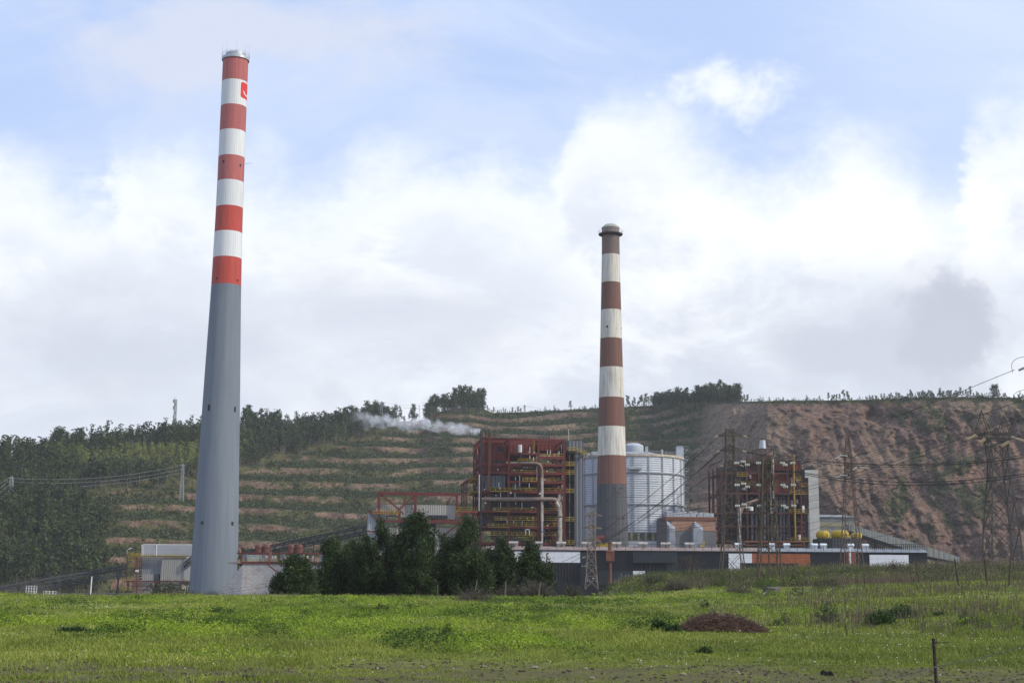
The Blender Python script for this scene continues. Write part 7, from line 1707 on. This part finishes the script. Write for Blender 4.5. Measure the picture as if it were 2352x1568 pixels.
for i, (px, py, w, h, lab, m, kw) in enumerate((
    (393, 1364, 92, 44, 'dark bramble bush at the foot of the hopper building', M_OLIVE, dict(n=90, leaf=.2, default=165)),
    (1090, 1382, 90, 34, 'dark domed bramble at the field edge below the trees', M_GREY, dict(n=70, leaf=.10, twiggy=.7)),
    (1228, 1360, 90, 50, 'grey brown leafless bush at the foot of the rounded tree', M_GREY, dict(n=90, leaf=.11, twiggy=1.0)),
    (1165, 1360, 50, 44, 'grey twiggy bush between the last two trees of the clump', M_GREY, dict(n=50, leaf=.11, twiggy=.8)),
    (1316, 1360, 52, 42, 'rusty olive bush in front of the black hall', M_OLIVE, dict(n=46, leaf=.11, twiggy=.6)),
    (1500, 1350, 64, 44, 'dark brushy hump on the left end of the bank', M_OLIVE, dict(n=80, leaf=.13, twiggy=.5, default=165)),
    (1555, 1356, 60, 32, 'grey brown brush on the bank under the bare tree', M_GREY, dict(n=60, leaf=.11, twiggy=.7, default=150)),
    (1662, 1346, 66, 26, 'bright lime green bramble patch left of the near pylon', M_LIME, dict(n=60, leaf=.13, default=160)),
    (1760, 1352, 50, 26, 'bright green patch of leaves at the foot of the near pylon', M_LIME, dict(n=40, leaf=.12, default=150)),
    (1826, 1346, 44, 34, 'round dark green bush right of the near pylon', DW, dict(n=50, leaf=.13, default=150)),
    (1890, 1332, 36, 26, 'small green bush on the bank between two pylons', DW, dict(n=34, leaf=.13, default=160)),
    (1928, 1322, 26, 22, 'bright green bush at the foot of the thin brown pylon', M_LIME, dict(n=24, leaf=.13, default=170)),
    (1996, 1320, 26, 22, 'bright green bush in front of the right white panel', M_LIME, dict(n=24, leaf=.13, default=170)),
    (2060, 1326, 60, 44, 'tall brown brush hiding the right white panel', M_GREY, dict(n=70, leaf=.12, twiggy=.8, default=160)),
    (1390, 1364, 44, 26, 'thin leafless shrub on the grass in front of the small rusty pylon', M_GREY, dict(n=20, leaf=.05, twiggy=.9)),
    (1700, 1364, 60, 30, 'brown weedy brush left of the concrete trough', M_GREY, dict(n=50, leaf=.09, twiggy=.5)),
    (1835, 1368, 40, 34, 'dead upright shrub right of the concrete trough', M_GREY, dict(n=20, leaf=.04, twiggy=.9)),
    (1900, 1352, 60, 26, 'olive brush along the grass edge right of the trough', M_OLIVE, dict(n=50, leaf=.1, default=140)),
    (2150, 1316, 70, 34, 'grey brush on the skyline of the bank by the leaning post', M_GREY, dict(n=70, leaf=.1, twiggy=.7, default=140)),
    (2260, 1308, 90, 36, 'grey brush around the right hand fence posts', M_GREY, dict(n=90, leaf=.1, twiggy=.7, default=135)),
    (1445, 1364, 40, 24, 'thin brown shrub beside the short fence post', M_GREY, dict(n=18, leaf=.05, twiggy=.8)))):
    bush('bush', px, py, w, h, lab, m, 1200 + i, group='bushes along the field edge', **kw)

def bare_tree():
    p = hit(1578, 1322, default=175); p = np.array([P(1583, 1320, 178)[0], 178, gz(P(1583, 1320, 178)[0], 178)]); rg = np.random.default_rng(77)
    t = thing('bare_tree', p, 'leafless fan shaped bare tree on the bank in front of the black hall', 'tree'); g = MB(); tw = MB()
    def grow(a, d, L, r, lv):
        b = a + d * L; (g if lv < 2 else tw).tube([a, (a + b) / 2 + rg.normal(size=3) * L * .04, b], [r, r * .8, r * .6], 5, False)
        if lv >= 5: return
        for _ in range(3 if lv < 4 else 2):
            nd = d + rg.normal(size=3) * np.array([.36, .3, .16]); nd[2] = abs(nd[2]) * .9 + .12; nd /= np.linalg.norm(nd); grow(b, nd, L * rg.uniform(.62, .85), r * .58, lv + 1)
    for k in range(5):
        d = np.array([rg.uniform(-.5, .5), rg.uniform(-.3, .3), 1.0]); d /= np.linalg.norm(d); grow(p - (0, 0, .2) + rg.normal(size=3) * .06 * np.array([1, 1, 0]), d, 1.05, .07, 1)
    g.build('trunk', M_BARK, t); tw.build('twigs', mat('twig_brown', (.10, .075, .055), (.07, .055, .04), 3), t)
bare_tree()

def bramble_heap():
    rg = np.random.default_rng(55); p = hit(1660, 1452); s = p[1] / FPX; W, Hh, Dp = 96 * s, 40 * s, 70 * s
    t = thing('bramble_heap', p, 'big low heap of cut reddish brown brambles in the field', 'brush heap')
    n = 3600; a = rg.uniform(0, 2 * pi, n); r = np.sqrt(rg.uniform(0, 1, n))
    def top(x, y): q = np.clip((x / W) ** 2 + (y / Dp) ** 2, 0, 1); return Hh * (1 - q) ** .8 * (1 - .22 * x / W) * (1 + .25 * (fbm(x * 1.4 + 9, y * 1.4 + 3, 3, 5) - .5))
    # solid core
    u = np.linspace(-1, 1, 40); XX, YY = np.meshgrid(u * W, u * Dp); ZZ = top(XX, YY) * .9 - .06 - .15 * ((XX / W) ** 2 + (YY / Dp) ** 2 > 1)
    V = np.stack([XX + p[0], YY + p[1], G(XX + p[0], YY + p[1]) + ZZ], -1).reshape(-1, 3); i, j = np.meshgrid(np.arange(39), np.arange(39), indexing='ij'); q = (i * 40 + j).ravel()
    raw_mesh('packed_core', V, np.stack([q, q + 1, q + 41, q + 40], 1), mat('bramble_core', (.05, .03, .022), (.085, .05, .038), 6, bump=.8), parent=t)
    g = MB(); RR = []
    for k in range(n):
        x, y = W * r[k] * cos(a[k]), Dp * r[k] * sin(a[k]); z = float(top(x, y)) * rg.uniform(.82, 1.06); d = rg.normal(size=3) * np.array([1, .8, .28]); d /= np.linalg.norm(d); L = rg.uniform(.12, .42)
        c = np.array([p[0] + x, p[1] + y, p[2] + z]); e = c + d * L; e[2] -= .05; c2 = c - d * L; c2[2] -= .06
        g.tube([c2, c, e], [.006, .009, .004], 3, False); RR += [rg.uniform(0, 1)] * 6
    o = g.build('bramble_stem_tangle', M_BRAMBLE, t); at = o.data.attributes.new('rnd', 'FLOAT', 'FACE'); at.data.foreach_set('value', np.array(RR, np.float32))
    for k in range(5):
        st = MB(); x = W * rg.uniform(-.6, .4); b = np.array([p[0] + x, p[1] - Dp * .5, p[2] + .2]); st.tube([b, b + (rg.uniform(-.3, .3), 0, .4), b + (rg.uniform(-.5, .1), 0, .75)], [.012, .008, .004], 4); st.build('stray_stem', M_BARK_PALE, t)
bramble_heap()

# ---------------------------------------------------------------- fence posts, trough, near post with wire
WOOD = mat('weathered_wood', (.20, .17, .135), (.12, .10, .08), 3, (1, 1, .3), .9, bump=.4)
WOODD = mat('dark_old_wood', (.075, .06, .05), (.045, .037, .03), 3, (1, 1, .3), .9, bump=.4)
def post(x0, y0, x1, y1, label, m=WOOD, r=.055, default=None, Y=None):
    Y = default if default else (148 if y1 < 1364.5 and y1 > 1355 else Y)
    p = hit(x1, y1) if Y is None else np.array([P(x1, y1, Y)[0], Y, gz(P(x1, y1, Y)[0], Y)])
    top = P(x0, y0, p[1] + .0); g = MB(); d = (top - p); rg = np.random.default_rng(int(x0 * 7)); k1 = p + d * .35 + rg.normal(size=3) * .02; k2 = p + d * .7 + rg.normal(size=3) * .02
    g.tube([p - (0, 0, .15), k1, k2, top], [r * 1.1, r, r * .95, r * .8], 7); o = g.build('fence_post', m, smooth=True); prop(o, label, 'fence post', 'old fence posts along the field edge'); return p, top
pp = []
for a in ((1096, 1330, 1089, 1361, 'pale post leaning right at the field edge under the pointed tree'), (1005, 1343, 1005, 1361, 'short thin stake at the field edge below the broadest tree', WOOD, .035),
          (1162, 1334, 1159, 1363, 'pale post leaning slightly right between two trees of the clump', WOOD, .06), (1242, 1335, 1237, 1364, 'pale post in front of the grey brown leafless bush', WOOD, .06),
          (1296, 1338.5, 1312, 1366, 'strongly leaning dark post in front of the rusty olive bush', WOODD, .05), (1422, 1322, 1418, 1364, 'tall thin post right of the small rusty pylon', WOOD, .045), (1421, 1350, 1425, 1365, 'short black stump of a post at the foot of the tall thin one', WOODD, .06),
          (1450, 1346, 1450, 1363, 'low grey post between the black stump and the bank', WOOD, .045), (1516, 1325, 1521, 1338, 'small pale post on the green slope of the bank', WOOD, .05), (1526, 1353, 1528, 1364, 'tiny grey post in the grass below the bank', WOOD, .05),
          (1605, 1340, 1606, 1364, 'dark upright post below the bare tree', WOODD, .06), (1680.5, 1318, 1679, 1364, 'tallest pale post, left of the concrete trough', WOOD, .05), (1856, 1329, 1858, 1354, 'thick pale post right of the concrete trough', WOOD, .07, 135),
          (1985, 1315, 1986, 1347, 'thin dark post on the slope below the thin brown pylon', WOODD, .04, 125), (2103, 1300, 2111, 1325, 'dark post leaning left on the bank', WOODD, .05, 118),
          (2193, 1284, 2202, 1326, 'dark post leaning left, first of the three tall ones at the right', WOODD, .07, 112), (2261, 1284, 2268, 1324, 'dark post, middle of the three tall ones at the right', WOODD, .075, 110), (2321, 1276, 2316, 1321, 'dark post leaning right, last of the three tall ones', WOODD, .06, 108)):
    pp.append(post(*a))
def strand(a, b, sag, r, label, m, n=10, grp='fence wires'):
    a, b = np.array(a), np.array(b); g = MB(); g.tube([a * (1 - t) + b * t - (0, 0, 4 * sag * t * (1 - t)) for t in np.linspace(0, 1, n)], r, 4); o = g.build('fence_wire', m); prop(o, label, 'wire', grp)
strand(pp[-2][1] * .85 + pp[-2][0] * .15, pp[-1][1] * .85 + pp[-1][0] * .15, .08, .008, 'slack wire between the middle and the last tall post', WIREG)
strand(pp[-3][1] * .85 + pp[-3][0] * .15, pp[-2][1] * .85 + pp[-2][0] * .15, .08, .008, 'slack wire between the first and middle tall posts', WIREG)

def near_post():
    Y = 25.0; top = P(2144, 1467, Y); bot = P(2152, 1590, Y); x = top[0]; zb = gz(bot[0], Y); g = MB()
    o = thing('metal_fence_post', (bot[0], Y, zb), 'rusty dark metal fence post at the lower right holding barbed wire', 'fence post')
    d = bot - top; b = top + d * ((zb - .3 - top[2]) / d[2]); g.tube([b, top], .03, 10); g.build('post', mat('rusty_post', (.055, .036, .032), (.03, .022, .02), 6, rough=.7, bump=.3), o)
    c = MB(); c.tube([top - (0, 0, .005), top + (0, 0, .012)], .034, 10); c.build('cap', mat('rusty_post', (.05, .03, .03)), o)
    w = thing('barbed_wire', P(2150, 1535, Y - .05), 'twisted grey barbed wire rising to the right past the metal post', 'barbed wire'); m = mat('old_wire', (.24, .22, .19), (.15, .12, .10), 12, rough=.6)
    # picture course of the wire, nearer and higher to the right
    pts = [P(x_, y_, yy) for x_, y_, yy in ((1930, 1600, 26.2), (2010, 1568, 25.8), (2080, 1551, 25.4), (2146, 1531, 24.93), (2200, 1520, 24.6), (2240, 1515, 24.3), (2290, 1500, 24), (2352, 1483, 23.6), (2480, 1450, 22.8))]
    P2 = []
    for a, b_ in zip(pts[:-1], pts[1:]):
        for t in np.linspace(0, 1, 14, endpoint=False): P2.append(a * (1 - t) + b_ * t)
    for ph in (0, pi):
        g = MB(); g.tube([p + np.array([0, .007 * sin(i * .9 + ph), .007 * cos(i * .9 + ph)]) for i, p in enumerate(P2)], .0035, 5, False); g.build('strand', m, w)
    for i in range(4, len(P2) - 1, 5):
        g = MB(); p = P2[i]
        for k in range(3): a = k * 2.1 + i; g.bar(p, p + np.array([.012 * (k - 1), .016 * sin(a), .024 * cos(a)]), .0035)
        g.build('barb', m, w)
    rg = np.random.default_rng(2); g = MB()
    for k in range(50):
        i = rg.integers(24, 88); p = P2[i]; g.tube([p, p + rg.normal(size=3) * .02, p + rg.normal(size=3) * np.array([.05, .02, .025])], .0016, 3, False)
    g.build('caught_straw', mat('straw', (.36, .31, .23), (.25, .2, .15), 5), w)['kind'] = 'stuff'
near_post()

def trough():
    p = hit(1768, 1366); s = p[1] / FPX; st = mat('mossy_stone', (.20, .18, .15), (.10, .10, .07), 4, bump=.6, rough=.9)
    t = thing('stone_trough', p, 'mossy round stone block with a fallen slab leaning against it', 'stone'); g = MB(); w = 21 * s
    g.lathe(p[0] + 6 * s, p[1], [(w * .8, p[2] - .1), (w, p[2] + .1), (w * 1.05, p[2] + 15 * s), (w * .95, p[2] + 19 * s), (.05, p[2] + 18 * s)], 14); g.build('block', st, t)
    g = MB(); a = p + (-22 * s, -.5, -.02); b = p + (2 * s, -.3, 13 * s); g.bar(a, b, .28, .14); g.build('slab', mat('pale_slab', (.36, .33, .27), (.24, .22, .18), 4, bump=.4), t)
trough()
def stones():
    rg = np.random.default_rng(66); m = mat('field_stone', (.30, .24, .18), (.20, .17, .13), 6, bump=.4)
    L = ((968, 1537, 7, 'pale flat stone left of the orange stone near the lower edge'), (1228, 1538, 9, 'orange brown stone near the lower edge, just right of centre'), (1471, 1526, 5, 'small pink stone below the middle of the field'), (1112, 1536, 6, 'pale round stone left of centre in the mud'),
         (1345, 1536, 6, 'rounded tan stone in the mud right of centre'), (1568, 1550, 8, 'pale egg shaped stone nearest the lower edge'), (1694, 1545, 5, 'yellowish pebble right of the egg shaped stone'), (1360, 1562, 8, 'half buried stone at the very lower edge'), (1672, 1368 + 158, 4, 'tiny white stone above the yellowish pebble'),
         (2056, 1500, 5, 'small pale stone left of the metal post'), (1846, 1544, 5, 'little reddish stone in the mud on the right'))
    for i, (px, py, w, lab) in enumerate(L):
        p = hit(px, py); s = p[1] / FPX; r = w * s; g = MB(); g.ell(p + (0, 0, r * .2), r, r * .8, r * .55, 9, 6)
        g.v = [tuple(np.array(v) + rg.normal(size=3) * r * .07) for v in g.v]; o = g.build('stone', m, smooth=True); prop(o, lab, 'stone', 'stones in the field')
    dg = mat('dung', (.022, .018, .014), (.04, .03, .022), 10, bump=.5)
    for i, (px, py, w, lab) in enumerate(((1716, 1498, 22, 'flat black cow pat below the bramble heap'), (130, 1461, 6, 'small black dung lump at the far left'), (424, 1490, 13, 'row of dark dung in the left mid field'), (1000, 1480, 7, 'single dark dung lump near the middle'), (2168, 1480, 17, 'dark dung right of the metal post top'), (2290, 1458, 14, 'dark dung near the right edge of the slope'), (1900, 1555, 10, 'dark dung in the mud left of the barbed wire'), (572, 1564, 14, 'dark dung at the lower edge below the tall chimney'))):
        p = hit(px, py); s = p[1] / FPX; g = MB()
        for k in range(7): q = p + np.array([rg.uniform(-w, w) * s, rg.uniform(-.1, .1), .02]); g.ell(q, w * s * rg.uniform(.25, .45), .08, .05 + .03 * rg.random(), 8, 5)
        o = g.build('cow_dung', dg, smooth=True); prop(o, lab, 'dung', 'cow dung in the field')
stones()

# parked white vehicle glimpsed through the fence
def van():
    Y = 182; p = P(1212, 1362, Y); a, b = P(1209, 1360, Y)[0], P(1230, 1360, Y)[0]; z = gz(p[0], Y)
# ---------------------------------------------------------------- steam
def steam():
    Y = 499; a = P(1103, 988, Y); 
    pts = [(1103, 989, 2.2), (1085, 984, 6), (1062, 990, 9), (1038, 992, 11), (1010, 990, 12), (985, 985, 14), (955, 986, 14), (925, 977, 17), (895, 970, 18), (865, 966, 19), (830, 968, 17), (800, 972, 13)]
    C = np.array([P(x, y, Y + i * 1.5) for i, (x, y, r) in enumerate(pts)]); Rr = np.array([r for _, _, r in pts]) * Y / FPX
    m = bpy.data.materials.new('steam_volume'); m.use_nodes = True; g = NT(m.node_tree); g.n.remove(g.n['Principled BSDF'])
    pv = g.new('ShaderNodeVolumePrincipled'); pv.inputs['Color'].default_value = (.98, .98, 1, 1); pv.inputs['Anisotropy'].default_value = .2
    tc = g.new('ShaderNodeTexCoord'); n = g.noise(tc.outputs['Object'], .28, 4, .6); sp = g.new('ShaderNodeSeparateXYZ'); g.link(tc.outputs['Object'], sp.inputs[0])
    p0 = P(1103, 989, Y); p1 = P(800, 958, Y + 18); L = p0[0] - p1[0]; c0 = (p0 + p1) / 2
    f = g.math('DIVIDE', g.math('SUBTRACT', L / 2, sp.outputs[0]), L)            # 0 at the stack, 1 at the far end
    wob = g.noise(g.comb(g.math('MULTIPLY', sp.outputs[0], .09), 0.0, 3.0), 1.0, 2)
    az = g.math('ADD', g.math('MULTIPLY', g.math('SUBTRACT', f, .5), float(p1[2] - p0[2])), g.math('MULTIPLY', g.math('SUBTRACT', wob, .5), g.math('MULTIPLY', f, 7.0)))
    ayy = g.math('MULTIPLY', g.math('SUBTRACT', f, .5), float(p1[1] - p0[1]))
    Rf = g.math('ADD', .5, g.math('MULTIPLY', g.math('POWER', g.math('MAXIMUM', f, .0001), .6), 2.3))
    dz = g.math('DIVIDE', g.math('SUBTRACT', sp.outputs[2], az), Rf); dy = g.math('DIVIDE', g.math('SUBTRACT', sp.outputs[1], ayy), g.math('MULTIPLY', Rf, 1.3))
    rr = g.math('SQRT', g.math('ADD', g.math('MULTIPLY', dz, dz), g.math('MULTIPLY', dy, dy)))
    n2 = g.noise(tc.outputs['Object'], .9, 6, .7)
    q = g.math('ADD', g.math('ADD', g.math('MULTIPLY', g.math('SUBTRACT', n, .5), 5.0), g.math('MULTIPLY', g.math('SUBTRACT', n2, .5), 2.5)), g.math('SUBTRACT', 1.0, rr))
    den = g.math('SUBTRACT', 1.0, g.math('MULTIPLY', g.ss(f, .0, .75), .93))
    dn = g.math('MULTIPLY', g.math('MULTIPLY', g.ss(g.math('ADD', q, g.math('MULTIPLY', g.math('SUBTRACT', 1.0, g.ss(f, .0, .35)), .7)), .05, .7), den), 3.2)
    dn = g.math('MULTIPLY', dn, g.math('SUBTRACT', 1.0, g.ss(f, .8, 1.0)))
    g.link(dn, pv.inputs['Density']); g.link(pv.outputs[0], g.n['Material Output'].inputs['Volume'])
    g2 = MB(); g2.tube([p0 + (p1 - p0) * t for t in (0, .05, .2, .5, .8, 1.0)], [1.6, 3.2, 5.4, 7.6, 8.6, 9.0], 16)
    o = g2.build('steam_plume', m, loc=tuple(c0))
    prop(o, 'white steam plume drifting left from the black stack', 'steam', None, 'stuff')
steam()
# ---------------------------------------------------------------- haze
def haze():
    m = bpy.data.materials.new('haze_air'); m.use_nodes = True; g = NT(m.node_tree); g.n.remove(g.n['Principled BSDF'])
    pv = g.new('ShaderNodeVolumePrincipled'); pv.inputs['Color'].default_value = (.93, .95, 1, 1); pv.inputs['Density'].default_value = HAZE; pv.inputs['Anisotropy'].default_value = .2
    g.link(pv.outputs[0], g.n['Material Output'].inputs['Volume'])
    b = MB(); b.box(-4200, 4200, -420, 6100, -220, 300); o = b.build('haze', m); prop(o, 'thin pale haze in the air', 'haze', None, 'stuff')
HAZE = 0.00008
if HAZE: haze()
scene.cycles.use_denoising = True
scene.cycles.max_bounces = 6; scene.cycles.diffuse_bounces = 2; scene.cycles.glossy_bounces = 2; scene.cycles.transmission_bounces = 2
scene.cycles.volume_bounces = 3; scene.cycles.transparent_max_bounces = 8
scene.cycles.volume_step_rate = 2
